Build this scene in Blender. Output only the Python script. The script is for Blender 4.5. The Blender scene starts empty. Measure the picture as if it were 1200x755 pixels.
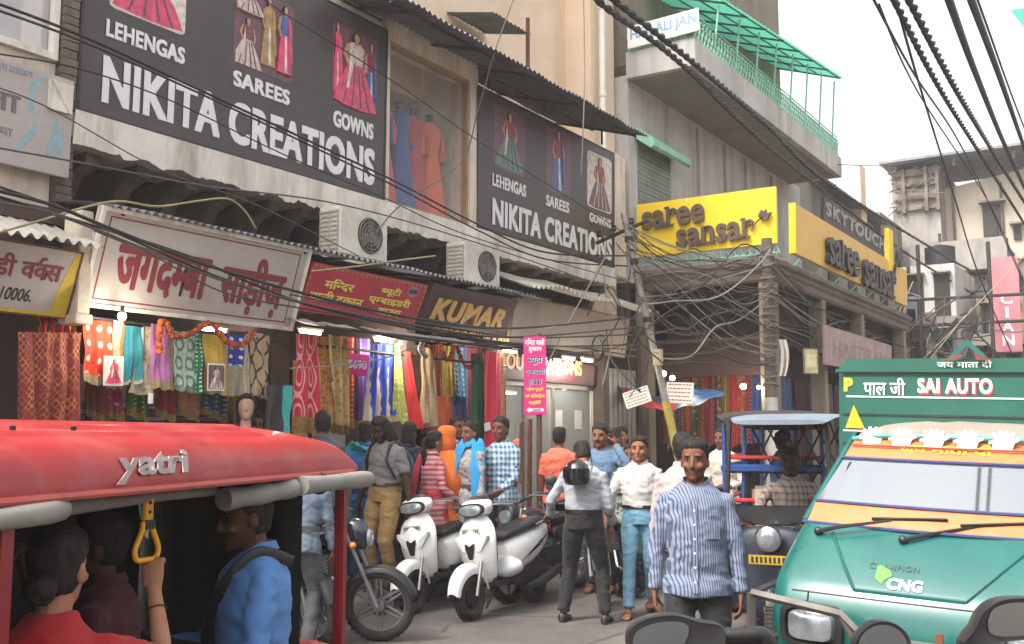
import bpy, bmesh, math, random
import numpy as np
from mathutils import Vector, Matrix, noise
random.seed(11)
SC = bpy.context.scene
COL = SC.collection
R_ = math.radians
PI = math.pi

# ------------------------------------------------------------------ camera
EYE = 1.7
PITCH = R_(6.301)
YAW = R_(32.865)
cam_d = bpy.data.cameras.new('camera')
cam_d.sensor_width = 36.0
cam_d.lens = 36.0
cam_d.clip_start = 0.05
cam_d.clip_end = 2000
cam = bpy.data.objects.new('camera', cam_d)
COL.objects.link(cam)
cam.location = (0, 0, EYE)
cam.rotation_euler = (PI / 2 + PITCH, 0, YAW)
SC.camera = cam

# ------------------------------------------------------------------ sky, sun, exposure
SUN_EL, SUN_AZ = 54.0, 202.0          # azimuth clockwise from +Y
W = bpy.data.worlds.new('World')
SC.world = W
W.use_nodes = True
wn = W.node_tree.nodes
wl = W.node_tree.links
bg = wn['Background']
sky = wn.new('ShaderNodeTexSky')
sky.sky_type = 'NISHITA'
sky.sun_disc = False
sky.sun_elevation = R_(SUN_EL)
sky.sun_rotation = R_(SUN_AZ)
sky.air_density = 1.0
sky.dust_density = 6.0
sky.ozone_density = 1.0
hs = wn.new('ShaderNodeHueSaturation')
hs.inputs['Saturation'].default_value = 0.22
hs.inputs['Value'].default_value = 1.0
wl.new(sky.outputs[0], hs.inputs['Color'])
wl.new(hs.outputs[0], bg.inputs['Color'])
bg.inputs['Strength'].default_value = 0.15
sun_d = bpy.data.lights.new('sun', 'SUN')
sun_d.energy = 1.1
sun_d.angle = R_(12)
sun_d.color = (1.0, 0.94, 0.86)
sun = bpy.data.objects.new('sun', sun_d)
COL.objects.link(sun)
_sd = Vector((math.sin(R_(SUN_AZ)) * math.cos(R_(SUN_EL)), math.cos(R_(SUN_AZ)) * math.cos(R_(SUN_EL)), math.sin(R_(SUN_EL))))
sun.rotation_euler = _sd.to_track_quat('Z', 'Y').to_euler()
sun.location = _sd * 60
vs = SC.view_settings
vs.view_transform = 'Standard'
vs.look = 'None'
vs.exposure = 1.65
vs.gamma = 1.0
vs.use_curve_mapping = False
SC.render.engine = 'CYCLES'
SC.cycles.use_denoising = True
SC.cycles.max_bounces = 6
SC.cycles.diffuse_bounces = 4
SC.cycles.glossy_bounces = 3
SC.cycles.transmission_bounces = 4
SC.cycles.transparent_max_bounces = 12
SC.cycles.caustics_reflective = False
SC.cycles.caustics_refractive = False

# ------------------------------------------------------------------ where a sight line meets a real plane of the street
_F = 1200.0
_sy, _cy, _sp, _cp = math.sin(YAW), math.cos(YAW), math.sin(PITCH), math.cos(PITCH)
_RT = Vector((_cy, _sy, 0)); _FW = Vector((-_sy * _cp, _cy * _cp, _sp)); _UP = _RT.cross(_FW)
def _ray(x, y): return _RT * ((x - 600) / _F) + _UP * ((377.5 - y) / _F) + _FW
def atx(x, y, D):                    # on the plane x = -D (parallel to the street)
    d = _ray(x, y); return Vector((0, 0, EYE)) + d * (-D / d.x)
def aty(x, y, Y):                    # on the plane y = Y (across the street)
    d = _ray(x, y); return Vector((0, 0, EYE)) + d * (Y / d.y)
def atz(x, y, h):                    # at the height h
    d = _ray(x, y); return Vector((0, 0, EYE)) + d * ((h - EYE) / d.z)
def atd(x, y, Z):                    # at the level distance Z ahead
    d = _ray(x, y); k = d.y * _cy - d.x * _sy; return Vector((0, 0, EYE)) + d * (Z / k)

# ------------------------------------------------------------------ colours and materials
def C(h, a=1.0):
    h = h.lstrip('#')
    v = [int(h[i:i + 2], 16) / 255 for i in (0, 2, 4)]
    return tuple([(c / 12.92 if c <= 0.04045 else ((c + 0.055) / 1.055) ** 2.4) for c in v] + [a])

MATS = {}
class NT:
    def __init__(s, name):
        s.m = bpy.data.materials.new(name); s.m.use_nodes = True
        s.n = s.m.node_tree.nodes; s.l = s.m.node_tree.links
        s.b = s.n['Principled BSDF']
    def new(s, t, **k):
        x = s.n.new(t)
        for a, v in k.items():
            if a.startswith('i_'):
                x.inputs[int(a[2:]) if a[2:].isdigit() else a[2:].replace('_', ' ')].default_value = v
            else: setattr(x, a, v)
        return x
    def link(s, a, b): s.l.new(a, b)
    def coord(s, kind='Object'): return s.new('ShaderNodeTexCoord').outputs[kind]
    def mapping(s, co, scale=(1, 1, 1), rot=(0, 0, 0), loc=(0, 0, 0)):
        m = s.new('ShaderNodeMapping'); s.link(co, m.inputs[0])
        m.inputs['Scale'].default_value = scale; m.inputs['Rotation'].default_value = rot; m.inputs['Location'].default_value = loc
        return m.outputs[0]
    def noise(s, co, scale, detail=4, rough=0.6):
        n = s.new('ShaderNodeTexNoise'); s.link(co, n.inputs['Vector'])
        n.inputs['Scale'].default_value = scale; n.inputs['Detail'].default_value = detail; n.inputs['Roughness'].default_value = rough
        return n.outputs[0]
    def ramp(s, fac, a, b, c0=(0, 0, 0, 1), c1=(1, 1, 1, 1)):
        r = s.new('ShaderNodeValToRGB'); s.link(fac, r.inputs[0])
        r.color_ramp.elements[0].position = a; r.color_ramp.elements[0].color = c0
        r.color_ramp.elements[1].position = b; r.color_ramp.elements[1].color = c1
        return r.outputs[0]
    def math(s, op, a, b=None, c=None):
        m = s.new('ShaderNodeMath', operation=op)
        for i, v in enumerate((a, b, c)):
            if v is None: continue
            if isinstance(v, (int, float)): m.inputs[i].default_value = v
            else: s.link(v, m.inputs[i])
        return m.outputs[0]
    def mix(s, fac, a, b, mode='MIX'):
        m = s.new('ShaderNodeMix', data_type='RGBA', blend_type=mode)
        for i, v in ((0, fac), (6, a), (7, b)):
            if isinstance(v, (int, float)): m.inputs[i].default_value = v
            elif isinstance(v, tuple): m.inputs[i].default_value = v
            else: s.link(v, m.inputs[i])
        return m.outputs[2]
    def xyz(s, co):
        x = s.new('ShaderNodeSeparateXYZ'); s.link(co, x.inputs[0]); return x.outputs
    def bump(s, h, strength=0.3, dist=0.02):
        b = s.new('ShaderNodeBump'); b.inputs['Strength'].default_value = strength; b.inputs['Distance'].default_value = dist
        s.link(h, b.inputs['Height']); s.link(b.outputs[0], s.b.inputs['Normal'])
    def color(s, c):
        if isinstance(c, tuple): s.b.inputs['Base Color'].default_value = c
        else: s.link(c, s.b.inputs['Base Color'])

def mat(name, col, rough=0.6, metal=0.0, var=0.25, scale=6.0, dirt=0.0, dirtcol=C('#3a3128'), dscale=1.7, bump=0.0, bscale=40, coat=0.0, spec=0.5, streak=False, coords='Object'):
    if name in MATS: return MATS[name]
    if isinstance(col, str): col = C(col)
    t = NT(name); co = t.coord(coords)
    n = t.noise(co, scale, 6, 0.65)
    dark = tuple(list(Vector(col[:3]) * (1 - var)) + [1]); lite = tuple([min(1, c * (1 + var * 0.6)) for c in col[:3]] + [1])
    c = t.ramp(n, 0.3, 0.7, dark, lite)
    if dirt > 0:
        d = t.noise(t.mapping(co, (1.6, 1.6, 0.3) if streak else (1, 1, 1)), dscale, 8, 0.7)
        f = t.math('MULTIPLY', t.ramp(d, 0.45, 0.72), dirt)
        c = t.mix(f, c, dirtcol)
    t.color(c)
    r = t.math('MULTIPLY_ADD', n, 0.3, max(0.02, rough - 0.15)); t.link(r, t.b.inputs['Roughness'])
    t.b.inputs['Metallic'].default_value = metal
    t.b.inputs['Specular IOR Level'].default_value = spec
    t.b.inputs['Coat Weight'].default_value = coat
    t.b.inputs['Coat Roughness'].default_value = 0.08
    if bump > 0: t.bump(t.noise(co, bscale, 5, 0.6), bump, 0.01)
    MATS[name] = t.m
    return t.m

def emit(name, col, strength):
    if name in MATS: return MATS[name]
    t = NT(name); t.color((0.8, 0.8, 0.8, 1))
    t.b.inputs['Emission Color'].default_value = C(col) if isinstance(col, str) else col
    t.b.inputs['Emission Strength'].default_value = strength
    MATS[name] = t.m; return t.m

def glass(name, col=(0.9, 0.95, 0.95, 1), alpha=0.2, rough=0.03):
    if name in MATS: return MATS[name]
    t = NT(name); t.color(col); t.b.inputs['Roughness'].default_value = rough
    t.b.inputs['Alpha'].default_value = alpha
    MATS[name] = t.m; return t.m

# ------------------------------------------------------------------ mesh builder
class MB:
    def __init__(s): s.v = []; s.f = []; s.mi = []; s.uv = {}; s.sm = []; s.m = 0; s.smooth = True
    def add(s, vs, fs, M=None, uvs=None):
        o = len(s.v)
        if M is not None: vs = [M @ Vector(p) for p in vs]
        s.v += [tuple(p) for p in vs]
        for f in fs:
            if uvs is not None: s.uv[len(s.f)] = [uvs[i] for i in f]
            s.f.append([i + o for i in f]); s.mi.append(s.m); s.sm.append(s.smooth)
        return s
    def box(s, x0, x1, y0, y1, z0, z1, M=None):
        v = [(x0, y0, z0), (x1, y0, z0), (x1, y1, z0), (x0, y1, z0), (x0, y0, z1), (x1, y0, z1), (x1, y1, z1), (x0, y1, z1)]
        sm, s.smooth = s.smooth, False
        s.add(v, [(3, 2, 1, 0), (4, 5, 6, 7), (0, 1, 5, 4), (1, 2, 6, 5), (2, 3, 7, 6), (3, 0, 4, 7)], M)
        s.smooth = sm; return s
    def cbox(s, c, size, M=None):
        a = [x / 2 for x in size]
        return s.box(c[0] - a[0], c[0] + a[0], c[1] - a[1], c[1] + a[1], c[2] - a[2], c[2] + a[2], M)
    def rings(s, rings, cap=True, closed=True, M=None):
        n = len(rings[0]); v = [p for r in rings for p in r]; f = []
        for i in range(len(rings) - 1):
            for j in range(n if closed else n - 1):
                k = (j + 1) % n
                f.append((i * n + j, i * n + k, (i + 1) * n + k, (i + 1) * n + j))
        if cap: f.append(tuple(reversed(range(n)))); f.append(tuple(range((len(rings) - 1) * n, len(rings) * n)))
        return s.add(v, f, M)
    def tube(s, pts, r, n=8, cap=True, M=None, flat=1.0):
        pts = [Vector(p) for p in pts]; m = len(pts)
        rs = [r] * m if isinstance(r, (int, float)) else list(r)
        T = [(pts[min(i + 1, m - 1)] - pts[max(i - 1, 0)]) for i in range(m)]
        T = [t.normalized() if t.length > 1e-9 else Vector((0, 0, 1)) for t in T]
        a = Vector((0, 0, 1)) if abs(T[0].z) < 0.9 else Vector((1, 0, 0))
        nrm = (a - T[0] * a.dot(T[0])).normalized(); R = []
        for i in range(m):
            if i: nrm = (nrm - T[i] * nrm.dot(T[i])); nrm = nrm.normalized() if nrm.length > 1e-6 else Vector((1, 0, 0))
            b = T[i].cross(nrm)
            R.append([pts[i] + nrm * (math.cos(2 * PI * k / n) * rs[i]) + b * (math.sin(2 * PI * k / n) * rs[i] * flat) for k in range(n)])
        return s.rings(R, cap, True, M)
    def lathe(s, prof, n=24, M=None, cap=True):        # prof: (radius, z), about local z
        return s.rings([[(r * math.cos(2 * PI * k / n), r * math.sin(2 * PI * k / n), z) for k in range(n)] for r, z in prof], cap, True, M)
    def torus(s, R, r, M=None, n=32, m=8, a0=0, a1=2 * PI):
        full = abs(a1 - a0 - 2 * PI) < 1e-6
        k = n if full else n + 1; rg = []
        for i in range(k):
            a = a0 + (a1 - a0) * i / n
            rg.append([((R + r * math.cos(2 * PI * j / m)) * math.cos(a), (R + r * math.cos(2 * PI * j / m)) * math.sin(a), r * math.sin(2 * PI * j / m)) for j in range(m)])
        if full: rg.append(rg[0]); return s.rings(rg, False, True, M)
        return s.rings(rg, True, True, M)
    def prism(s, poly, d0, d1, M=None):                 # poly in (x, z), extruded along y from d0 to d1
        n = len(poly); sm, s.smooth = s.smooth, False
        v = [(p[0], d0, p[1]) for p in poly] + [(p[0], d1, p[1]) for p in poly]
        f = [tuple(range(n)), tuple(reversed(range(n, 2 * n)))] + [(j, j + n, (j + 1) % n + n, (j + 1) % n) for j in range(n)]
        s.add(v, f, M); s.smooth = sm; return s
    def grid(s, fn, nu, nv, M=None):
        v = []; uv = []
        for j in range(nv + 1):
            for i in range(nu + 1):
                v.append(fn(i / nu, j / nv)); uv.append((i / nu, j / nv))
        f = [(j * (nu + 1) + i, j * (nu + 1) + i + 1, (j + 1) * (nu + 1) + i + 1, (j + 1) * (nu + 1) + i) for j in range(nv) for i in range(nu)]
        return s.add(v, f, M, uv)
    def ball(s, c, r, n=16, m=10, M=None):
        r = (r, r, r) if isinstance(r, (int, float)) else r
        rg = []
        for j in range(m + 1):
            t = PI * (j if 0 < j < m else (0.02 if j == 0 else m - 0.02)) / m
            rg.append([(c[0] + r[0] * math.sin(t) * math.cos(2 * PI * k / n), c[1] + r[1] * math.sin(t) * math.sin(2 * PI * k / n), c[2] + r[2] * -math.cos(t)) for k in range(n)])
        return s.rings(rg, True, True, M)
    def mesh(s, name, mats, angle=40):
        me = bpy.data.meshes.new(name)
        me.from_pydata(s.v, [], s.f)
        for m in (mats if isinstance(mats, (list, tuple)) else [mats]):
            if m is not None: me.materials.append(m)
        me.polygons.foreach_set('material_index', s.mi)
        me.polygons.foreach_set('use_smooth', s.sm)
        if s.uv:
            l = me.uv_layers.new(name='UVMap')
            for p in me.polygons:
                u = s.uv.get(p.index)
                if u:
                    for k, li in enumerate(p.loop_indices): l.data[li].uv = u[k]
        me.validate(); me.update()
        bm = bmesh.new(); bm.from_mesh(me)
        bmesh.ops.recalc_face_normals(bm, faces=bm.faces[:])
        bm.to_mesh(me); bm.free()
        if angle: me.set_sharp_from_angle(angle=R_(angle))
        return me
    def build(s, name, mats, parent=None, angle=40, base=False, bevel=0, label=None, cat=None, group=None, kind=None, rotM=None):
        off = Vector((0, 0, 0))
        if parent is None and base:
            a = np.array(s.v); mn, mx = a.min(0), a.max(0)
            off = Vector(((mn[0] + mx[0]) / 2, (mn[1] + mx[1]) / 2, mn[2]))
            s.v = [tuple(Vector(p) - off) for p in s.v]
        me = s.mesh(name, mats, angle)
        if bevel:
            bm = bmesh.new(); bm.from_mesh(me)
            bmesh.ops.remove_doubles(bm, verts=bm.verts[:], dist=1e-5)
            es = [e for e in bm.edges if len(e.link_faces) == 2 and e.calc_face_angle(0) > R_(35)]
            bmesh.ops.bevel(bm, geom=es, offset=bevel, segments=2, affect='EDGES', clamp_overlap=True)
            for f in bm.faces: f.smooth = True
            bm.to_mesh(me); bm.free(); me.set_sharp_from_angle(angle=R_(50))
        o = bpy.data.objects.new(name, me); COL.objects.link(o); o.location = off
        if parent is not None: o.parent = parent
        tag(o, label, cat, group, kind)
        return o

def islands(mb):
    par = list(range(len(mb.v)))
    def find(a):
        while par[a] != a: par[a] = par[par[a]]; a = par[a]
        return a
    for f in mb.f:
        a = find(f[0])
        for q in f[1:]: par[find(q)] = a
    out = {}
    for i, f in enumerate(mb.f):
        k = find(f[0])
        if k not in out: out[k] = (MB(), {})
        n, mp = out[k]
        for q in f:
            if q not in mp: mp[q] = len(n.v); n.v.append(mb.v[q])
        if i in mb.uv: n.uv[len(n.f)] = mb.uv[i]
        n.f.append([mp[q] for q in f]); n.mi.append(mb.mi[i]); n.sm.append(mb.sm[i])
    return [n for n, _ in out.values()]
def each(mb, name, mats, parent, **k): return [n.build(name, mats, parent, **k) for n in islands(mb)]

def tag(o, label=None, cat=None, group=None, kind=None):
    if label: o['label'] = label
    if cat: o['category'] = cat
    if group: o['group'] = group
    if kind: o['kind'] = kind
    return o

def thing(name, label, cat, loc=(0, 0, 0), rotz=0.0, group=None, M=None):
    o = bpy.data.objects.new(name, None); COL.objects.link(o)
    o.empty_display_size = 0.1
    if M is not None: o.matrix_world = M
    else: o.location = loc; o.rotation_euler = (0, 0, rotz)
    tag(o, label, cat, group)
    return o

def copy_tree(o, parent=None):
    c = o.copy(); COL.objects.link(c)
    if parent is not None: c.parent = parent
    for ch in list(o.children): copy_tree(ch, c)
    return c

def TR(loc=(0, 0, 0), rz=0, rx=0, ry=0, s=1.0):
    return Matrix.Translation(loc) @ Matrix.Rotation(rz, 4, 'Z') @ Matrix.Rotation(ry, 4, 'Y') @ Matrix.Rotation(rx, 4, 'X') @ Matrix.Scale(s, 4)

def catmull(pts, k=6):
    P = [Vector(p) for p in pts]; out = []
    for i in range(len(P) - 1):
        a, b, c, d = P[max(i - 1, 0)], P[i], P[i + 1], P[min(i + 2, len(P) - 1)]
        for j in range(k):
            t = j / k
            out.append(0.5 * ((2 * b) + (c - a) * t + (2 * a - 5 * b + 4 * c - d) * t * t + (3 * b - a - 3 * c + d) * t ** 3))
    out.append(P[-1]); return out

def fix(me, voxel=0.01, smooth_it=2):                    # one continuous skin out of overlapping lofts
    o = bpy.data.objects.new('tmp', me); COL.objects.link(o)
    m = o.modifiers.new('r', 'REMESH'); m.mode = 'VOXEL'; m.voxel_size = voxel; m.use_smooth_shade = True
    if smooth_it:
        s = o.modifiers.new('s', 'SMOOTH'); s.factor = 0.5; s.iterations = smooth_it
    dg = bpy.context.evaluated_depsgraph_get()
    r = bpy.data.meshes.new_from_object(o.evaluated_get(dg))
    bpy.data.objects.remove(o); bpy.data.meshes.remove(me)
    return r

# ------------------------------------------------------------------ lettering
_GC = {}
def _glyphs(s, bold=0.0, shear=0.0, space=1.0, mono=False):
    k = (s, bold, shear, space)
    if k in _GC: return _GC[k]
    c = bpy.data.curves.new('t', 'FONT'); c.body = s; c.offset = bold; c.shear = shear; c.space_character = space
    c.resolution_u = 4
    o = bpy.data.objects.new('t', c); COL.objects.link(o)
    dg = bpy.context.evaluated_depsgraph_get()
    m = bpy.data.meshes.new_from_object(o.evaluated_get(dg))
    v = [(p.co.x, p.co.y) for p in m.vertices]; f = [tuple(p.vertices) for p in m.polygons]
    bpy.data.objects.remove(o); bpy.data.curves.remove(c); bpy.data.meshes.remove(m)
    _GC[k] = (v, f); return v, f

def hindi(s, bold=0.025):
    """lay out Devanagari: ~X half letter, % short i sign, ^ hook of r over the letter before"""
    V, F, x = [], [], 0.0
    def put(vf, dx, dy=0, clip=None, flip=None):
        v, f = vf; o = len(V)
        for p in v:
            X = p[0] if flip is None else flip - p[0]
            if clip is not None: X = min(X, clip)
            V.append((X + dx, p[1] + dy))
        F.extend([tuple(i + o for i in q) for q in f])
    i = 0; buf = ''
    def flush():
        nonlocal buf, x
        if buf:
            vf = _glyphs(buf, 0.0); put(vf, x); x += max(p[0] for p in vf[0]) - 0.03; buf = ''
    while i < len(s):
        ch = s[i]
        if ch == '~':
            flush(); vf = _glyphs(s[i + 1], 0.0); w = max(p[0] for p in vf[0]) * 0.66
            put(vf, x, 0, w); x += w - 0.02; i += 2; continue
        if ch == '%':
            flush(); put(_glyphs('ि', 0.0), x); x += 0.25; i += 1; continue
        if ch == '^':
            flush(); vf = _glyphs('े', 0.0); mn = min(p[0] for p in vf[0]); mx = max(p[0] for p in vf[0])
            put(vf, x - 0.28, 0, None, mx + mn + 0.3); i += 1; continue
        if ch == ' ':
            flush(); x += 0.3; i += 1; continue
        buf += ch; i += 1
    flush()
    n = len(V); W3 = []; F3 = []
    for k, (dx, dy) in enumerate(((0, 0), (-bold, 0), (bold, 0), (0, bold * 0.8), (0, -bold * 0.8), (-bold * 0.7, bold * 0.56), (bold * 0.7, bold * 0.56), (-bold * 0.7, -bold * 0.56), (bold * 0.7, -bold * 0.56))):
        W3 += [(p[0] + dx, p[1] + dy, k) for p in V]; F3 += [tuple(i + k * n for i in q) for q in F]
    return W3, F3

def heavy(s, b=0.03, space=1.06, shear=0.0):
    V, F = _glyphs(s, 0.012, shear, space); n = len(V); W3 = []; F3 = []
    for k, (dx, dy) in enumerate(((0, 0), (-b, 0), (b, 0), (-b, b * 0.6), (b, b * 0.6), (-b, -b * 0.6), (b, -b * 0.6))):
        W3 += [(p[0] + dx, p[1] + dy, k) for p in V]; F3 += [tuple(i + k * n for i in q) for q in F]
    return W3, F3

class Fit:
    """letters fitted to a rectangle of a board: local x right, z up, written on the face y = 0 looking to -y"""
    def __init__(s, mb): s.mb = mb
    def put(s, vf, x0, z0, x1, z1, depth=0.006, y=0.0, slant=0.0):
        v, f = vf
        dd = [0.0004 * p[2] if len(p) > 2 else 0.0 for p in v]; a = np.array([q[:2] for q in v]); mn, mx = a.min(0), a.max(0)
        sx = (x1 - x0) / max(1e-6, mx[0] - mn[0]); sz = (z1 - z0) / max(1e-6, mx[1] - mn[1])
        P = [(x0 + (p[0] - mn[0]) * sx, z0 + (p[1] - mn[1]) * sz) for p in v]
        P = [(p[0], p[1] + slant * (p[0] - x0)) for p in P]
        n = len(P)
        # front faces and sides
        cnt = {}
        for q in f:
            for i in range(len(q)):
                e = (q[i], q[(i + 1) % len(q)]); cnt[e] = cnt.get(e, 0) + 1
        sm, s.mb.smooth = s.mb.smooth, False
        fr = [(p[0], y - depth - e, p[1]) for p, e in zip(P, dd)]; bk = [(p[0], y, p[1]) for p in P]
        fs = [tuple(q) for q in f]
        for (i, j) in cnt:
            if (j, i) not in cnt: fs.append((i, j, j + n, i + n))
        s.mb.add(fr + bk, fs); s.mb.smooth = sm
# ================================================================== materials of the street
m_asphalt = mat('asphalt', '#5a5653', 0.88, var=0.3, scale=5, dirt=0.85, dirtcol=C('#403c39'), dscale=0.9, bump=0.25, bscale=60)
_t = NT('asphalt_worn'); _c = _t.coord(); _n = _t.noise(_c, 0.55, 8, 0.65); _f = _t.noise(_c, 45, 4, 0.7); _v = _t.new('ShaderNodeTexVoronoi', feature='DISTANCE_TO_EDGE'); _t.link(_t.mapping(_t.coord(), (0.7, 0.5, 1)), _v.inputs['Vector']); _v.inputs['Scale'].default_value = 1.0
_col = _t.mix(_t.ramp(_n, 0.38, 0.62), C('#4a4643'), C('#6a645e')); _col = _t.mix(0.45, _col, _t.mix(1.0, _col, _t.ramp(_f, 0.3, 0.7, (0.45, 0.45, 0.45, 1), (1.5, 1.45, 1.4, 1)), 'MULTIPLY'))
_col = _t.mix(_t.math('MULTIPLY', _t.ramp(_t.noise(_c, 1.7, 6, 0.7), 0.55, 0.68), 0.6), _col, C('#332f2c')); _cr = _t.math('MULTIPLY', _t.math('LESS_THAN', _v.outputs['Distance'], 0.012), _t.ramp(_t.noise(_c, 0.8, 2), 0.45, 0.55)); _col = _t.mix(_t.math('MULTIPLY', _cr, 0.7), _col, C('#262321'))
_t.color(_col); _t.b.inputs['Roughness'].default_value = 0.85; _t.bump(_f, 0.5, 0.01); m_asphalt = _t.m
m_dust = mat('dusty_ground', '#857a6c', 0.95, var=0.3, scale=3)
m_pave = mat('plinth_concrete', '#6b6459', 0.9, var=0.3, scale=4, dirt=0.7, dirtcol=C('#3f3730'), bump=0.4, bscale=30)
m_cream = mat('cream_plaster', '#ddd0be', 0.85, var=0.15, scale=2.5, dirt=0.9, dirtcol=C('#8f8170'), dscale=1.5, bump=0.15, bscale=25, streak=True)
m_ledge = mat('ledge_plaster', '#e2dbd0', 0.85, var=0.15, scale=3, dirt=0.85, dirtcol=C('#8d8274'), dscale=1.6, bump=0.3, bscale=18, streak=True)
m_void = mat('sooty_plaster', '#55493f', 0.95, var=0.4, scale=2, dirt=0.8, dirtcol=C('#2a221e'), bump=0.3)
m_stone = mat('grimy_stone', '#6f6258', 0.95, var=0.35, scale=4, dirt=0.7, dirtcol=C('#3b322c'), bump=0.5, bscale=15)
m_peach = mat('peach_plaster', '#e2cbb0', 0.88, var=0.1, scale=1.2, dirt=0.45, dirtcol=C('#c09c7c'), dscale=0.9, bump=0.15, bscale=20, streak=True)
m_greyw = mat('grey_weathered_plaster', '#bab6b2', 0.9, var=0.15, scale=1.5, dirt=0.75, dirtcol=C('#757069'), dscale=1.0, bump=0.2, bscale=18, streak=True)
m_conc = mat('raw_concrete', '#8f8982', 0.92, var=0.25, scale=1.5, dirt=0.8, dirtcol=C('#55504a'), dscale=0.8, bump=0.2, streak=True)
m_brownw = mat('brown_plaster', '#857868', 0.9, var=0.25, scale=1.5, dirt=0.7, dirtcol=C('#575048'), dscale=1.0, streak=True)
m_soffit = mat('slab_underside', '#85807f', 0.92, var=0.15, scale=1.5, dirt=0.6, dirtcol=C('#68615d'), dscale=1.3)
m_farc = mat('sunlit_cream_wall', '#b9ad9b', 0.9, var=0.15, scale=0.8, dirt=0.7, dirtcol=C('#857969'), dscale=0.5, streak=True)
m_tin = mat('grey_tin', '#7d7f84', 0.55, 0.5, var=0.25, scale=3, dirt=0.7, dirtcol=C('#54463b'), dscale=2.0)
m_tinl = mat('pale_tin', '#b3ada3', 0.65, 0.2, var=0.2, scale=3, dirt=0.7, dirtcol=C('#80705f'), dscale=2.0)
m_iron = mat('dark_iron', '#35302e', 0.6, 0.4, var=0.3)
m_rust = mat('rusty_iron', '#6b3f2e', 0.85, 0.2, var=0.4, scale=12)
m_wood = mat('old_wood', '#5b4434', 0.8, var=0.4, scale=8)
m_black = mat('black_paint', '#191718', 0.45, var=0.3)
m_green = mat('mint_paint', '#8fcbb0', 0.55, var=0.15, dirt=0.4, dirtcol=C('#6a7468'))
m_shutter = mat('grey_green_shutter', '#7d8a7c', 0.6, 0.2, var=0.15, dirt=0.5)
m_brick = None
m_floor = mat('shop_floor', '#7a6d62', 0.7, var=0.2)
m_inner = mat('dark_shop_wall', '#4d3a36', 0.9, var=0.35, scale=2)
m_steel = mat('steel_shutter', '#8b8885', 0.5, 0.4, var=0.15, dirt=0.4)
m_white = mat('white_paint', '#e4e0da', 0.55, var=0.06, dirt=0.3, dirtcol=C('#a89f92'))

# ================================================================== setting
g = MB(); g.add([(-40, -25, -0.012), (40, -25, -0.012), (40, 80, -0.012), (-40, 80, -0.012)], [(0, 1, 2, 3)]); g.build('ground', m_dust, kind='structure')
g = MB(); g.smooth = False
g.grid(lambda u, v: (-6.75 + 12.75 * u, -8 + 68 * v, 0.01 * noise.noise((u * 9, v * 60, 0.3)) + 0.004), 24, 130); g.build('road', m_asphalt, kind='structure')
g = MB()
def _plinth(u, v):
    y = 1.0 + 14.7 * v; e = 0.04 * noise.noise((y * 2, 1, 4))
    prof = [(-6.62, -0.02), (-6.62, 0.12), (-6.66, 0.16), (-7.2, 0.18), (-7.9, 0.19)]
    p = prof[int(round(u * 4))]; return (p[0] + e, y, p[1] + 0.012 * noise.noise((p[0] * 3, y * 3, 0)))
g.grid(_plinth, 4, 120); g.build('pavement', m_pave, kind='structure', angle=50)

# ================================================================== corrugated sheets
def corrugated(mb, y0, y1, xf, zf, xb, zb, pitch=0.085, amp=0.016, sag=0.0, seed=0):
    n = int((y1 - y0) / pitch * 8)
    def f(u, v):
        y = y0 + (y1 - y0) * u
        w = amp * math.sin(2 * PI * y / pitch) + sag * noise.noise((y * 1.3 + seed, v * 2, seed))
        return (xf + (xb - xf) * v + 0.02 * noise.noise((y * 3, seed, v)), y, zf + (zb - zf) * v + w)
    mb.grid(f, n, 4)
    return mb

# ================================================================== left row: shop building
b = thing('shop_building', 'long two storey cream shop building with black sari boards, display window and shop openings below', 'building', (-8, 10, 0))
b.matrix_parent_inverse = Matrix()
def loc(mb, o):                                         # world coordinates -> the thing's own
    off = Vector(o.location); mb.v = [tuple(Vector(p) - off) for p in mb.v]; return mb
w = MB()
w.box(-8.2, -8.0, 5.2, 9.46, 4.45, 7.2); w.box(-8.2, -8.0, 9.46, 11.17, 6.56, 7.2); w.box(-8.2, -8.0, 11.17, 11.4, 4.45, 7.2)
w.box(-8.2, -8.0, 11.4, 16.1, 4.45, 6.62); w.box(-8.2, -7.9, 9.40, 9.455, 4.5, 6.9); w.box(-8.2, -7.9, 11.175, 11.36, 4.5, 6.9); w.box(-8.195, -7.905, 9.455, 11.175, 6.565, 6.9)
w.box(-9.6, -8.2, 9.40, 9.46, 4.45, 7.2); w.box(-9.6, -8.2, 11.17, 11.25, 4.45, 7.2); w.box(-9.7, -9.6, 9.2, 11.4, 4.4, 7.2)
loc(w, b).build('wall', m_cream, b)
w = MB()
def _ledge(u, v):
    y = 5.15 + 10.2 * u
    if v < 0.3: x, z = -8.5, 4.22
    elif v < 0.55: x, z = -7.82, 4.19 + 0.05 * noise.noise((y * 5, 0, 1)) + 0.035 * noise.noise((y * 17, 0, 1))
    elif v < 0.8: x, z = -7.80, 4.49
    else: x, z = -8.3, 4.52
    return (x + 0.006 * noise.noise((y * 4, z, 0)), y, z)
w.grid(_ledge, 260, 3)
w.box(-8.5, -7.84, 5.155, 15.34, 4.26, 4.47)
loc(w, b).build('ledge', m_ledge, b)
w = MB()
for i in range(19):
    y = 5.4 + i * 0.54 + 0.05 * math.sin(i * 3.3)
    w.prism([(-9.0, 4.2), (-7.98, 4.2), (-8.0, 4.1), (-8.25, 4.02), (-8.35, 3.88), (-8.6, 3.8), (-9.0, 3.74)], y, y + 0.15)
each(loc(w, b), 'bracket', m_stone, b)
w = MB()
w.box(-9.3, -9.0, 2, 16.1, 3.2, 4.5); w.box(-9.2, -8.45, 5.15, 16.1, 4.3, 4.5)
w.box(-11.2, -11.0, 2, 16.2, 0, 3.4)                       # back wall of the shops
w.box(-11.0, -7.65, 2, 16.1, 3.42, 3.55)                  # ceiling of the shops
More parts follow.
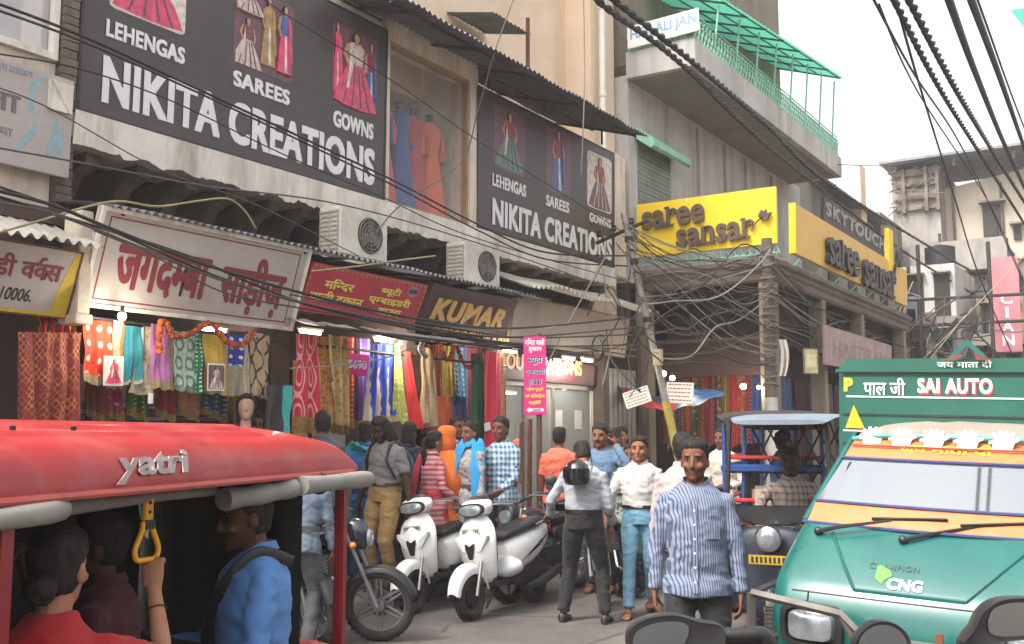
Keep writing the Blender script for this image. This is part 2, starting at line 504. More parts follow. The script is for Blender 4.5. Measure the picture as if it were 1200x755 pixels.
for y in (2.0, 5.0, 7.36, 9.45, 11.4, 14.4, 15.95): w.box(-11.0, -7.7, y - 0.06, y + 0.06, 0, 3.41)
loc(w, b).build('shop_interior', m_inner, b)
w = MB(); w.box(-11.0, -7.9, 2.07, 15.9, 0.05, 0.2); loc(w, b).build('shop_floor', m_floor, b)
w = MB()                                                   # pillars between the shops
for y, wd in ((4.93, 0.12), (7.34, 0.12), (9.42, 0.08), (11.36, 0.1), (14.35, 0.09)): w.box(-7.7, -7.5, y - wd, y + wd, 0.19, 3.3)
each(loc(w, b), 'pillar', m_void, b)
w = MB(); w.box(-9.4, -9.2, 11.4, 15.7, 6.0, 7.4)
for i in range(9): w.box(-9.17, -9.1, 11.5 + i * 0.46, 11.9 + i * 0.46, 6.3, 7.2)
loc(w, b).build('loft_boards', m_wood, b)
# roof awning over the boards
w = MB(); corrugated(w, 8.55, 14.95, -6.98, 6.56, -8.7, 7.08, 0.105, 0.018, 0.03)
loc(w, b).build('roof_awning', m_tin, b)
w = MB()
for y in (8.9, 10.3, 11.35, 12.9, 14.7): w.tube([(-8.6, y, 7.0), (-7.1, y, 6.54)], 0.022, 6)
for y in (11.42, 12.9, 14.75): w.tube([(-7.75, y, 6.5), (-7.75, y, 6.76)], 0.02, 6)
w.tube([(-7.2, 8.6, 6.58), (-7.2, 14.9, 6.58)], 0.02, 6); w.tube([(-8.0, 8.6, 6.82), (-8.0, 14.9, 6.82)], 0.02, 6)
loc(w, b).build('awning_frame', m_iron, b)
# show window
wf = MB()
for y0, y1, z0, z1 in ((9.46, 9.5, 4.5, 6.56), (11.13, 11.17, 4.5, 6.56), (9.5, 11.13, 6.52, 6.56), (9.5, 11.13, 4.5, 4.55)): wf.box(-8.02, -7.93, y0, y1, z0, z1)
f = loc(wf, b).build('window', mat('tan_frame', '#a98763', 0.6), b)
p = MB(); p.box(-7.975, -7.965, 9.5, 11.13, 4.55, 6.52); loc(p, b).build('pane', glass('shop_glass', (0.6, 0.6, 0.6, 1), 0.07, 0.06), f)
w = MB(); w.box(-9.6, -8.0, 9.47, 11.16, 4.46, 4.52); loc(w, b).build('window_floor', m_cream, b)

# peach block behind
b2 = thing('apartment_building', 'tall peach plastered building rising behind the tin awning, with a drain pipe', 'building', (-9, 12, 0))
w = MB(); w.box(-14, -8.75, 7.5, 16.18, 6.4, 15); w.box(-9.3, -8.25, 15.3, 16.2, 0.2, 15)
loc(w, b2).build('wall', m_peach, b2)
w = MB(); w.tube([(-8.12, 15.5, 6.3), (-8.12, 15.5, 14)], 0.055, 10)
for z in (7.6, 9.2): w.tube([(-8.12, 15.5, z), (-8.12, 15.5, z + 0.12)], 0.07, 10)
loc(w, b2).build('drain_pipe', m_white, b2)
w = MB(); corrugated(w, 11.75, 12.75, -7.9, 7.75, -8.74, 7.95, 0.1, 0.015); loc(w, b2).build('small_canopy', m_tin, b2)
w = MB(); w.tube([(-7.92, 12.7, 6.9), (-7.92, 12.7, 8.0)], 0.032, 8); loc(w, b2).build('canopy_post', m_rust, b2)

# neighbour at the far left
b3 = thing('plaster_house', 'grimy plaster house at the left edge with a barred window and brick pilaster', 'building', (-8.5, 3.5, 0))
w = MB(); w.box(-8.6, -7.95, 0.5, 4.3, 3.3, 8); w.box(-8.6, -7.95, 4.3, 5.04, 5.7, 8); w.box(-8.6, -7.95, 4.3, 5.04, 3.3, 4.93); w.box(-8.6, -8.5, 4.3, 5.04, 4.9, 5.8)
loc(w, b3).build('wall', m_cream, b3)
w = MB()
for k in range(44):
    z = 3.3 + k * 0.075; d = 0.012 * noise.noise((k * 0.7, 0, 0))
    w.box(-8.2, -7.86 + d, 5.05, 5.19 + d, z, z + 0.066)
w.box(-8.22, -7.9, 5.06, 5.17, 3.3, 6.6)
loc(w, b3).build('brick_pilaster', m_stone, b3)
wf = MB()
for y0, y1, z0, z1 in ((4.98, 5.03, 4.9, 5.8), (4.3, 4.98, 4.9, 4.96)): wf.box(-7.98, -7.9, y0, y1, z0, z1)
f = loc(wf, b3).build('window', m_ledge, b3)
p = MB(); p.box(-8.0, -7.985, 4.3, 4.98, 4.96, 5.7); loc(p, b3).build('pane', glass('grey_pane', (0.5, 0.5, 0.5, 1), 0.75, 0.15), f)

# ================================================================== corner building with the balcony
c = thing('corner_building', 'weathered grey corner building with a long balcony, green railing and sari shop arcade', 'building', (-8, 20, 0))
w = MB()
w.box(-8.4, -8.0, 16.25, 16.6, 4.4, 8.2); w.box(-8.4, -8.0, 16.6, 18.05, 7.05, 8.2); w.box(-8.4, -8.0, 18.05, 26.4, 4.4, 8.2); w.box(-8.4, -8.08, 16.6, 18.05, 4.4, 5.4)
for y in (19.4, 20.9, 22.2, 24.0): w.box(-8.0, -7.93, y, y + 0.22, 4.8, 8.0)      # flat piers
w.box(-11, -8.4, 16.25, 16.5, 4.4, 8.2)
loc(w, c).build('wall', m_greyw, c)
w = MB(); w.box(-11, -8.05, 16.4, 25.2, 8.45, 13.5); loc(w, c).build('upper_wall', m_brownw, c)
w = MB()
w.box(-8.04, -8.0, 16.6, 18.05, 5.4, 7.05)
for k in range(20): w.box(-8.0, -7.985 + 0.006 * (k % 2), 16.62, 18.03, 5.42 + k * 0.08, 5.42 + k * 0.08 + 0.07)
loc(w, c).build('roller_shutter', m_shutter, c)
w = MB(); w.prism([(-8.0, 7.32), (-7.62, 7.02), (-7.62, 6.9), (-7.68, 6.86), (-8.0, 7.1)], 16.5, 18.2); loc(w, c).build('shutter_hood', m_green, c)
# balcony slab
w = MB(); w.box(-8.0, -6.68, 16.2, 25.5, 8.12, 8.24); loc(w, c).build('balcony_slab', m_soffit, c)
w = MB(); w.box(-6.79, -6.66, 16.18, 25.52, 8.1, 8.6); w.box(-8.0, -6.79, 16.18, 16.3, 8.1, 8.6); w.box(-8.0, -6.79, 25.4, 25.52, 8.1, 8.6)
loc(w, c).build('balcony_parapet', m_greyw, c, bevel=0.01)
w = MB()
def scroll(y, z, ax='y', x0=-6.72):
    pts1 = []; 
    for i in range(9):
        a = PI * i / 8
        pts1.append((math.cos(a) * 0.085, z + 0.30 + math.sin(a) * 0.14))
    pts2 = [(-0.085, z + 0.30), (-0.02, z + 0.17), (0.085, z)]; pts3 = [(0.085, z + 0.30), (0.02, z + 0.17), (-0.085, z)]
    for pp in (pts1, pts2, pts3):
        w.tube([((x0, y + q[0], q[1]) if ax == 'y' else (x0 + q[0], y, q[1])) for q in pp], 0.016, 4, False)
yy = 16.35
while yy < 25.4: scroll(yy, 8.6); yy += 0.15
xx = -7.9
while xx < -6.75: scroll(16.24, 8.6, 'x', xx); xx += 0.2
for z in (8.64, 8.92, 9.1): w.tube([(-6.72, 16.24, z), (-6.72, 25.45, z)], 0.014, 5); w.tube([(-7.95, 16.24, z), (-6.72, 16.24, z)], 0.014, 5)
loc(w, c).build('railing', m_green, c)
w = MB()
for i in range(8):
    y = 17.25 + i * 1.1; w.tube([(-6.74, y, 8.6), (-6.62, y, 9.5 + 0.9 * (y - 16.8) / 8.1)], 0.02, 6)
each(loc(w, c), 'balcony_post', m_green, c)
w = MB()
def _zr(y, x): return 9.52 + 0.95 * (y - 16.85) / 8.1 + (-x - 6.5) * 0.36
def _roof(u, v):
    y = 17.1 + 8.0 * u; x = -6.42 - 1.65 * v
    return (x, y, _zr(y, x) + 0.03 + 0.012 * math.sin(y * 2 * PI / 0.2))
w.grid(_roof, 240, 3)
t = NT('green_roof_sheet'); t.color(t.ramp(t.noise(t.coord(), 1.6, 5), 0.35, 0.7, C('#3f8a72'), C('#63ae93'))); t.b.inputs['Transmission Weight'].default_value = 0.0
tl = t.n.new('ShaderNodeBsdfTranslucent'); tl.inputs[0].default_value = C('#58b899'); ms = t.n.new('ShaderNodeMixShader'); ms.inputs[0].default_value = 0.55
t.link(t.b.outputs[0], ms.inputs[1]); t.link(tl.outputs[0], ms.inputs[2]); t.link(ms.outputs[0], t.n['Material Output'].inputs[0])
m_groof = t.m
loc(w, c).build('balcony_roof', m_groof, c)
w = MB()
for i in range(8):
    y = 17.2 + i * 1.1; w.tube([(-6.45, y, _zr(y, -6.45) - 0.01), (-8.05, y, _zr(y, -8.05) - 0.01)], 0.022, 5)
for x in (-6.5, -7.0, -7.5): w.tube([(x, 17.15, _zr(17.15, x) - 0.0), (x, 25.0, _zr(25.0, x) - 0.0)], 0.018, 5)
loc(w, c).build('roof_frame', mat('dark_green_paint', '#2f5a4b', 0.6), c)
# arcade on the ground floor
w = MB()
w.box(-11, -5.5, 16.5, 26.5, 4.44, 4.6)
w.box(-8.0, -5.5, 16.5, 16.75, 4.3, 4.62); w.box(-5.75, -5.5, 16.75, 26.5, 4.3, 4.62)
loc(w, c).build('arcade_slab', m_stone, c)
w = MB()
prof = [(-5.5, 4.62), (-5.36, 4.60), (-5.36, 4.52), (-5.42, 4.48), (-5.42, 4.42), (-5.46, 4.38), (-5.46, 4.28), (-5.5, 4.24)]
w.rings([[(p[0], y, p[1] + 0.02 * noise.noise((y * 3, 0, 0))) for p in prof] for y in np.linspace(16.4, 26.6, 60)], True, True)
w.rings([[(x, 16.5 - (p[0] + 5.5), p[1] + 0.02 * noise.noise((x * 3, 0, 0))) for p in prof] for x in np.linspace(-8.0, -5.5, 20)], True, True)
loc(w, c).build('cornice', m_stone, c)
w = MB()
for x, y in ((-5.62, 16.62), (-5.62, 19.4), (-5.62, 22.3), (-5.62, 26.3), (-7.9, 16.62)): w.box(x - 0.13, x + 0.13, y - 0.13, y + 0.13, 0, 4.44)
each(loc(w, c), 'arcade_pillar', m_brownw, c, bevel=0.015)
w = MB(); w.box(-11, -10.8, 16.3, 26.5, 0, 4.44); w.box(-11, -5.8, 26.4, 26.6, 0, 4.44); w.box(-10.8, -8.1, 16.3, 16.45, 0, 4.44)
w.box(-8.1, -5.85, 19.3, 19.5, 0, 4.4); w.box(-10.8, -5.8, 16.6, 26.4, 3.3, 3.36)
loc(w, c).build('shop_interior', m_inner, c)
w = MB(); w.box(-11, -5.4, 16.4, 26.6, 0, 0.14); loc(w, c).build('shop_floor', m_floor, c)
w = MB(); w.box(-7.85, -5.8, 17.45, 17.5, 3.37, 4.43); w.box(-5.98, -5.93, 17.5, 26.3, 3.37, 4.43); loc(w, c).build('shade_panel', mat('shade_panel_dark', '#2a211e', 0.9, var=0.4, scale=4), c)  # dark sheets added to stand in for the shade under the slab

# ================================================================== buildings further up the street
k = thing('shop_house', 'grey house with a tin roof and white lettered board beyond the yellow sari sign', 'building', (-8, 30, 0))
w = MB(); w.box(-12, -7.62, 26.6, 34.2, 0, 7.3); w.box(-12, -8.4, 26.6, 36, 7.3, 8.9); w.box(-7.62, -7.2, 29, 34, 5.2, 5.35); w.box(-7.62, -7.4, 34, 34.25, 0, 8)
loc(w, k).build('wall', m_conc, k)
w = MB()
for y in (27.4, 29.4, 31.4, 33.2): w.box(-7.63, -7.58, y, y + 0.9, 5.6, 7.0)
each(loc(w, k), 'window', m_iron, k)
w = MB(); corrugated(w, 28.5, 36.2, -7.9, 8.9, -10, 9.3, 0.2, 0.03); loc(w, k).build('tin_roof', m_tin, k)
w = MB(); w.box(-8.4, -8.1, 33.2, 33.9, 8.0, 10.4); loc(w, k).build('chimney', m_peach, k)

k = thing('concrete_building', 'unfinished four storey concrete building with balconies closing the street behind the truck', 'building', (-6, 41, 0))
w = MB()
w.box(-8.6, -6.9, 40, 46, 0, 11.7); w.box(-6.9, 2, 41.2, 46, 0, 10.6); w.box(-6.9, 2, 40.9, 41.2, 6.6, 7.0)
w.box(-7.8, -4.6, 38.9, 41, 7.5, 7.75); w.box(-7.8, -4.6, 38.8, 38.95, 7.5, 8.6); w.box(-7.8, -7.65, 38.95, 40, 7.5, 8.6); w.box(-4.75, -4.6, 38.95, 41, 7.5, 8.3)
w.box(-6.2, 2, 39.2, 41.2, 4.7, 5.0); w.box(-4.4, 2, 39.4, 41.2, 0, 6.6)
loc(w, k).build('wall', m_conc, k)
w = MB(); w.prism([(-6.9, 8.3), (2, 7.6), (2, 13.0), (-3.5, 12.3), (-4.2, 11.4), (-6.9, 11.0)], 41.0, 41.3); loc(w, k).build('gable_wall', m_farc, k)
w = MB(); w.box(-7.0, -4.7, 39.5, 40.2, 5.2, 7.4); loc(w, k).build('white_screen', mat('screen_grey', '#a9a6a2', 0.7, var=0.15, dirt=0.6), k)
w = MB(); w.box(-5.9, -5.86, 39.47, 39.5, 5.2, 7.4)
for q in range(5): w.tube([(-6.9 + q * 1.9, 39.3, 3.0 + q), (-6.85 + q * 1.9, 39.3, 9.0)], 0.05, 6)
each(loc(w, k), 'drain_pipe', m_iron, k)
w = MB()
for x in (-8.2, -7.4, -7.0): w.box(x, x + 0.12, 39.8, 40.0, 10.0, 11.7)
for z in (10.1, 10.5, 11.0, 11.4): w.box(-8.5, -6.9, 39.86, 39.95, z, z + 0.08)
for q in range(34):
    x = random.uniform(-8.5, -7.0); z = random.uniform(9.9, 11.5); w.tube([(x, 39.82, z), (x + random.uniform(-0.5, 0.5), 39.8, z + random.uniform(-0.4, 0.4))], 0.025, 4)
loc(w, k).build('clutter_rack', m_stone, k)
w = MB()
for x, z, a, h in ((-7.6, 5.6, 0.5, 1.5), (-6.2, 3.0, 0.9, 1.8), (-3.6, 5.2, 1.0, 1.0), (-7.7, 2.4, 0.6, 1.4), (-2.2, 8.6, 0.9, 1.4)): w.box(x, x + a, 39.3 if x > -4.4 and z < 6 else 39.97, 40.02 if x < -6.9 else 41.25, z, z + h)
each(loc(w, k), 'window', m_iron, k)
w = MB(); w.box(-8.9, 0.5, 39.4, 44, 11.9, 12.0); w.box(-3, 2, 40, 44, 13.0, 13.1)
for x in (-8.5, -6.4, -4.4): w.box(x, x + 0.1, 39.9, 40.0, 11.6, 12.0)
loc(w, k).build('flat_tin_roof', m_tin, k)

k = thing('brick_house', 'dim house with broken plaster between the sari shop and the concrete building', 'building', (-8, 37, 0))
w = MB(); w.box(-12, -7.4, 34.4, 39.5, 0, 6.6); w.box(-7.4, -6.6, 35, 39.4, 3.1, 3.3); w.box(-7.0, -6.5, 36, 39.5, 0, 5.4); w.box(-12, -8.2, 36.2, 39.5, 6.6, 9.4)
loc(w, k).build('wall', m_brownw, k)
w = MB()
for y, z in ((35.2, 4.0), (36.6, 4.0), (38.2, 3.6)): w.box(-7.42, -7.36, y, y + 0.7, z, z + 1.4)
each(loc(w, k), 'window', m_iron, k)

# houses crowded at the end of the street
def street_house(label, x0, x1, y, zt, m, floors, wins, seed):
    r_ = random.Random(seed); h = thing('town_house', label, 'building', ((x0 + x1) / 2, y, 0))
    w = MB(); w.box(x0, x1, y, y + 4, 0, zt); loc(w, h).build('wall', m, h)
    for f in range(floors):
        z = 2.9 + f * (zt - 2.9) / floors; hh = (zt - 2.9) / floors
        w = MB(); w.box(x0 - 0.1, x1 + 0.1, y - 0.75, y - 0.003, z, z + 0.12); w.box(x0 - 0.1, x1 + 0.1, y - 0.75, y - 0.69, z + 0.121, z + 0.12 + (0.75 if r_.random() < 0.5 else 0.25)); loc(w, h).build('balcony', m_conc, h)
        for k in range(wins):
            xa = x0 + (x1 - x0) * (k + 0.2) / wins; xb = x0 + (x1 - x0) * (k + 0.8) / wins
            w = MB(); w.box(xa, xb, y - 0.03, y - 0.004, z + 0.25, z + hh * 0.85); o = loc(w, h).build('window', m_iron, h)
            w = MB(); w.box(xa - 0.05, xb + 0.05, y - 0.25, y - 0.02, z + hh * 0.86, z + hh * 0.86 + 0.05); loc(w, h).build('sunshade', m_conc, o)
        for k in range(3):
            xa = r_.uniform(x0, x1 - 0.4); w = MB(); w.box(xa, xa + r_.uniform(0.2, 0.6), y - 0.85, y - 0.78, z + 0.05, z + r_.uniform(0.5, 1.1)); loc(w, h).build('balcony_cloth', mat('wash_%d' % (k % 3), ('#8f8a84', '#6f5a58', '#5f6a74')[k % 3], 0.9), h)
    w = MB(); w.lathe([(0.0, 0), (0.5, 0), (0.5, 0.9), (0.15, 1.0), (0, 1.0)], 14, TR(((x0 + x1) / 2 - h.location.x, 2.2, zt))); w.build('water_tank', m_black, h)
    w = MB(); w.tube([(x0 + 0.2 - h.location.x, -0.06, 0.2), (x0 + 0.2 - h.location.x, -0.06, zt)], 0.05, 6); w.build('drain_pipe', m_iron, h)
_cb = [o for o in SC.objects if o.name.startswith('concrete_building')][0]
for x, z, a, h in ((-5.6, 9.0, 0.7, 1.2), (-3.9, 9.2, 0.6, 1.1), (-5.9, 5.6, 0.5, 1.3), (-4.6, 8.8, 0.25, 0.5)):
    w = MB(); w.box(x, x + a, 40.9, 40.99, z, z + h); o = loc(w, _cb).build('window', m_iron, _cb); w = MB(); w.box(x - 0.1, x + a + 0.1, 40.6, 40.98, z + h + 0.05, z + h + 0.13); loc(w, _cb).build('sunshade', m_conc, o)
for x in (-6.6, -4.95, -3.2): w = MB(); w.tube([(x, 40.93, 5), (x, 40.93, 11)], 0.05, 6); loc(w, _cb).build('drain_pipe', m_stone, _cb)
street_house('narrow grey house with dark windows and balconies right behind the truck box', -5.3, -3.9, 36.3, 6.2, m_brownw, 2, 2, 3)
street_house('pale weathered house squeezed beside the ochre board end', -7.3, -5.7, 35.0, 7.2, m_greyw, 2, 2, 5)
# ================================================================== boards with lettering
def solid(name, h, rough=0.5, var=0.08, **k): return mat(name, h, rough, var=var, **k)
m_signblack = solid('flex_black', '#3d3536', 0.45, 0.12, dirt=0.35, dirtcol=C('#5a5152'))
m_lw = solid('letter_white', '#dedbda', 0.5)
m_signwhite = solid('flex_white', '#b0a7a2', 0.55, 0.08, dirt=0.55, dirtcol=C('#9b8f88'), dscale=1.4)
m_maroon = solid('letter_maroon', '#7c2a33', 0.6)
m_yel = solid('sign_yellow', '#f2cc22', 0.45, 0.05)
m_gold = solid('letter_gold', '#c99a58', 0.5)
m_yl = solid('letter_yellow', '#e5cf62', 0.5)
m_red = solid('flex_red', '#b82c46', 0.5, 0.12, dirt=0.3)
m_dkbrown = solid('letter_brown', '#5d483f', 0.5)
m_pink = solid('flex_pink', '#e01c72', 0.45)
m_ink = solid('ink_black', '#1d1a1c', 0.5)
m_blue = solid('letter_blue', '#7f9fc0', 0.6)

class Board:
    """a flat board: local x along its width, z up, its face at y = 0 looking to -y"""
    def __init__(s, name, label, cat, org, ex, ez, w, h, mats, thick=0.06, group=None):
        ex = Vector(ex).normalized(); ez = Vector(ez); ez = (ez - ex * ez.dot(ex)).normalized(); ey = ez.cross(ex)
        M = Matrix((ex, ey, ez)).transposed().to_4x4(); M.translation = Vector(org)
        s.o = thing(name, label, cat, M=M, group=group); s.Mi = M.inverted(); s.M = M; s.w = w; s.h = h; s.ey = ey
        if mats is not None:
            p = MB(); p.box(0, w, 0, thick, 0, h); s.panel = p.build('panel', mats, s.o, bevel=min(0.006, thick / 4))
    def uv(s, px, py):
        d = _ray(px, py); o = s.M.translation; k = (o - Vector((0, 0, EYE))).dot(s.ey) / d.dot(s.ey)
        q = s.Mi @ (Vector((0, 0, EYE)) + d * k); return q.x, q.z
    def box_uv(s, tl, bl, tr, br):
        a, b, c, d = s.uv(*tl), s.uv(*bl), s.uv(*tr), s.uv(*br)
        return (a[0] + b[0]) / 2, (b[1] + d[1]) / 2, (c[0] + d[0]) / 2, (a[1] + c[1]) / 2
    def text(s, vf, r, m, depth=0.006, name='lettering', shadow=None, slant=0.0, y=0.0):
        if isinstance(vf, str): vf = _glyphs(vf, 0.03)
        mb = MB(); f = Fit(mb); mats = [m]
        if shadow:
            d = (r[3] - r[1]) * 0.06; f.put(vf, r[0] + d, r[1] - d, r[2] + d, r[3] - d, 0.003, y, slant); mb.mi = [1] * len(mb.f); mats.append(shadow)
        f.put(vf, r[0], r[1], r[2], r[3], depth, y, slant)
        return mb.build(name, mats, s.o)
    def rect(s, x0, x1, z0, z1, m, depth=0.004, name='border', parent=None, y=0.0):
        mb = MB(); mb.box(x0, x1, y - depth, y - 0.0005, z0, z1); return mb.build(name, m, parent or s.o)
    def border(s, x0, x1, z0, z1, t, m, depth=0.004, name='border'):
        mb = MB()
        for a in ((x0, x1, z0, z0 + t), (x0, x1, z1 - t, z1), (x0, x0 + t, z0 + t, z1 - t), (x1 - t, x1, z0 + t, z1 - t)): mb.box(a[0], a[1], -depth, -0.0005, a[2], a[3])
        return mb.build(name, m, s.o)

def street_board(name, label, cat, y0, y1, xb, zb, xt, zt, mats, thick=0.06, group=None):
    return Board(name, label, cat, (xb, y0, zb), (0, 1, 0), (xt - xb, 0, zt - zb), y1 - y0, math.hypot(xt - xb, zt - zb), mats, thick, group)

# ---- printed pictures of dresses (flat shapes laid on the print)
PC = [solid('print_%s' % n, h, 0.45, 0.45, scale=11) for n, h in (('skin', '#b98a70'), ('hair', '#2a1d1c'), ('rose', '#d8456f'), ('pale', '#cdb9b0'), ('plum', '#6e4650'), ('blue', '#3d5f98'), ('teal', '#5f7f78'), ('red', '#9c2a3a'), ('cream', '#d9cdbf'), ('gold', '#a98a55'))]
PI_ = {n: i for i, n in enumerate(('skin', 'hair', 'rose', 'pale', 'plum', 'blue', 'teal', 'red', 'cream', 'gold'))}
def picture(bd, r, back, figs, parent=None):
    x0, z0, x1, z1 = r; w, h = x1 - x0, z1 - z0; mb = MB(); lay = [0.002]
    def poly(pts, col, sub=True):
        mb.m = PI_[col]; lay[0] += 0.0012
        mb.prism([(x0 + w * p[0], z0 + h * p[1]) for p in pts], -lay[0], -0.0004)
    def ell(cx, cz, a, b, col, n=14): poly([(cx + a * math.cos(2 * PI * k / n), cz + b * math.sin(2 * PI * k / n)) for k in range(n)], col)
    rr = 0.09; q = []
    for (cx, cz, a0) in ((1 - rr, rr, -90), (1 - rr, 1 - rr, 0), (rr, 1 - rr, 90), (rr, rr, 180)):
        for k in range(5): a = R_(a0 + k * 22.5); q.append((cx + rr * math.cos(a), cz + rr * 0.8 * math.sin(a)))
    poly(q, back)
    for (cx, b, t, wid, sk, top, kind) in figs:
        H = t - b; X = lambda u: min(0.97, max(0.03, cx + u * wid)); Z = lambda v: max(0.03, b + v * H)
        if kind == 'gown':
            poly([(X(-0.5), Z(0.0)), (X(-0.2), Z(-0.03)), (X(0.2), Z(-0.03)), (X(0.5), Z(0.0)), (X(0.36), Z(0.25)), (X(0.13), Z(0.56)), (X(-0.13), Z(0.56)), (X(-0.36), Z(0.25))], sk)
            for u in (-0.28, -0.08, 0.12, 0.3): poly([(X(u), Z(0)), (X(u + 0.035), Z(0)), (X(u * 0.35 + 0.02), Z(0.5)), (X(u * 0.35), Z(0.5))], 'plum' if sk != 'plum' else 'pale')
        else:
            poly([(X(-0.26), Z(0)), (X(0.28), Z(0)), (X(0.2), Z(0.35)), (X(0.15), Z(0.58)), (X(-0.13), Z(0.58)), (X(-0.2), Z(0.3))], sk)
            poly([(X(0.02), Z(0.02)), (X(0.12), Z(0.02)), (X(0.05), Z(0.56)), (X(0.0), Z(0.56))], 'cream')
        poly([(X(-0.14), Z(0.54)), (X(0.14), Z(0.54)), (X(0.17), Z(0.78)), (X(0.08), Z(0.83)), (X(-0.08), Z(0.83)), (X(-0.17), Z(0.78))], top)
        poly([(X(-0.15), Z(0.8)), (X(-0.19), Z(0.78)), (X(-0.27), Z(0.62)), (X(-0.17), Z(0.5)), (X(-0.13), Z(0.52)), (X(-0.2), Z(0.63))], 'skin')
        poly([(X(0.15), Z(0.8)), (X(0.19), Z(0.78)), (X(0.26), Z(0.6)), (X(0.2), Z(0.46)), (X(0.16), Z(0.48)), (X(0.2), Z(0.62))], 'skin')
        ell(X(0), Z(0.9), 0.085 * wid, 0.085 * H, 'hair'); ell(X(0), Z(0.895), 0.058 * wid, 0.065 * H, 'skin'); poly([(X(-0.03), Z(0.8)), (X(0.03), Z(0.8)), (X(0.03), Z(0.86)), (X(-0.03), Z(0.86))], 'skin')
        if kind == 'sari': poly([(X(0.1), Z(0.8)), (X(0.17), Z(0.8)), (X(0.3), Z(0.2)), (X(0.2), Z(0.12))], sk)
        if kind == 'gown': poly([(X(-0.12), Z(0.76)), (X(-0.16), Z(0.4)), (X(-0.2), Z(0.2)), (X(-0.16), Z(0.2)), (X(-0.08), Z(0.5))], 'cream')
    mb.build('photo', PC, parent or bd.o)

# ---- big black sari boards on the upper storey
def black_board(label, y0, y1, z0, z1, words, pics):
    bd = street_board('shop_sign', label, 'sign', y0, y1, -7.9, z0, -7.88, z1, m_signblack, 0.09, 'black sari shop boards')
    for s, r in words: bd.text(s if not isinstance(s, str) else heavy(s), bd.box_uv(*r), m_lw, 0.008)
    for r, back, figs in pics: picture(bd, bd.box_uv(*r), back, figs)
    bd.border(0.0, bd.w, 0.0, bd.h, 0.03, m_black, 0.006, 'frame')
    return bd
black_board('larger black board with white capitals and dress photos left of the display window', 5.22, 9.38, 4.51, 6.66,
    [('NIKITA CREATIONS', ((121, 62), (118, 119), (440, 178), (437, 219))), ('LEHENGAS', ((125, 21), (123, 42), (217, 58), (215, 76))),
     ('SAREES', ((274, 83), (272, 101), (340, 106), (338, 123))), ('GOWNS', ((391, 129), (390, 149), (438, 146), (436, 163)))],
    [(((132, -70), (128, 6), (218, -20), (217, 47)), 'cream', [(0.5, 0.08, 1.3, 1.0, 'rose', 'gold', 'gown')]),
     (((276, -28), (273, 75), (345, 10), (342, 100)), 'plum', [(0.22, 0.02, 0.62, 0.5, 'pale', 'plum', 'gown'), (0.55, 0.12, 0.98, 0.45, 'gold', 'gold', 'sari'), (0.82, 0.1, 0.96, 0.45, 'rose', 'blue', 'sari'), (0.2, 0.66, 1.02, 0.5, 'pale', 'red', 'gown')]),
     (((391, 22), (388, 121), (443, 47), (440, 141)), 'plum', [(0.85, 0.1, 0.95, 0.5, 'blue', 'red', 'sari'), (0.08, 0.15, 1.0, 0.4, 'rose', 'rose', 'sari'), (0.48, 0.06, 0.97, 1.0, 'rose', 'pale', 'gown')])])
black_board('smaller black board with white capitals and dress photos under the tin awning', 11.33, 15.45, 4.53, 6.54,
    [('NIKITA CREATIONS', ((577, 230), (576, 263), (717, 281), (716, 306))), ('LEHENGAS', ((577, 203), (576, 219), (616, 217), (616, 230))),
     ('SAREES', ((640, 229), (639, 242), (667, 237), (666, 249))), ('GOWNS', ((691, 249), (690, 260), (716, 258), (715, 267)))],
    [(((579, 119), (577, 196), (616, 136), (614, 210)), 'plum', [(0.5, 0.08, 0.95, 0.9, 'teal', 'red', 'gown')]),
     (((640, 146), (638, 224), (669, 158), (668, 233)), 'plum', [(0.5, 0.06, 1.0, 0.95, 'blue', 'red', 'sari')]),
     (((689, 176), (687, 243), (717, 186), (716, 252)), 'cream', [(0.5, 0.06, 0.95, 0.9, 'plum', 'red', 'gown')])])

# ---- faded white board of the neighbour
bd = street_board('name_board', 'faded white painted board with blue smears at the left edge below the barred window', 'sign', 4.05, 5.12, -7.8, 3.87, -7.78, 4.72, m_signwhite, 0.05)
bd.text(_glyphs('(R) 23253079', 0.0), bd.box_uv((0, 74), (0, 84), (38, 84), (38, 93)), mat('faded_blue', '#7b8aa0', 0.7), 0.003)
bd.text(hindi('ता', 0.02), bd.box_uv((-18, 103), (-18, 128), (24, 112), (24, 130)), mat('faded_ink', '#6d6765', 0.7), 0.003)
bd.text(hindi('टर्था', 0.01), bd.box_uv((-20, 146), (-20, 160), (15, 148), (15, 160)), mat('faded_ink2', '#8d8785', 0.7), 0.003)
mb = MB()
for pts in ([(57, 92), (45, 94), (38, 105), (36, 120), (36, 136)], [(40, 142), (41, 150), (34, 160), (24, 170), (16, 178)], [(66, 140), (64, 158), (60, 170), (56, 182)], [(74, 150), (70, 170), (66, 185)]):
    p = catmull([(bd.uv(*q)[0], -0.001, bd.uv(*q)[1]) for q in pts], 5); n = len(p)
    mb.tube(p, [0.007 + 0.02 * math.sin(PI * i / n) for i in range(n)], 6, True, None)
mb.v = [(v[0], -0.002 if v[1] < -0.001 else 0.0, v[2]) for v in mb.v]
mb.build('smear', mat('blue_smear', '#8fb0b8', 0.8, var=0.3), bd.o)
mb = MB(); a = bd.uv(57, 93); b_ = bd.uv(82, 135); mb.box(a[0], b_[0], -0.03, -0.001, b_[1], a[1]); mb.tube([(a[0] + 0.02, -0.035, a[1]), (b_[0] - 0.02, -0.035, b_[1])], 0.012, 5)
mb.build('patch', m_ledge, bd.o)

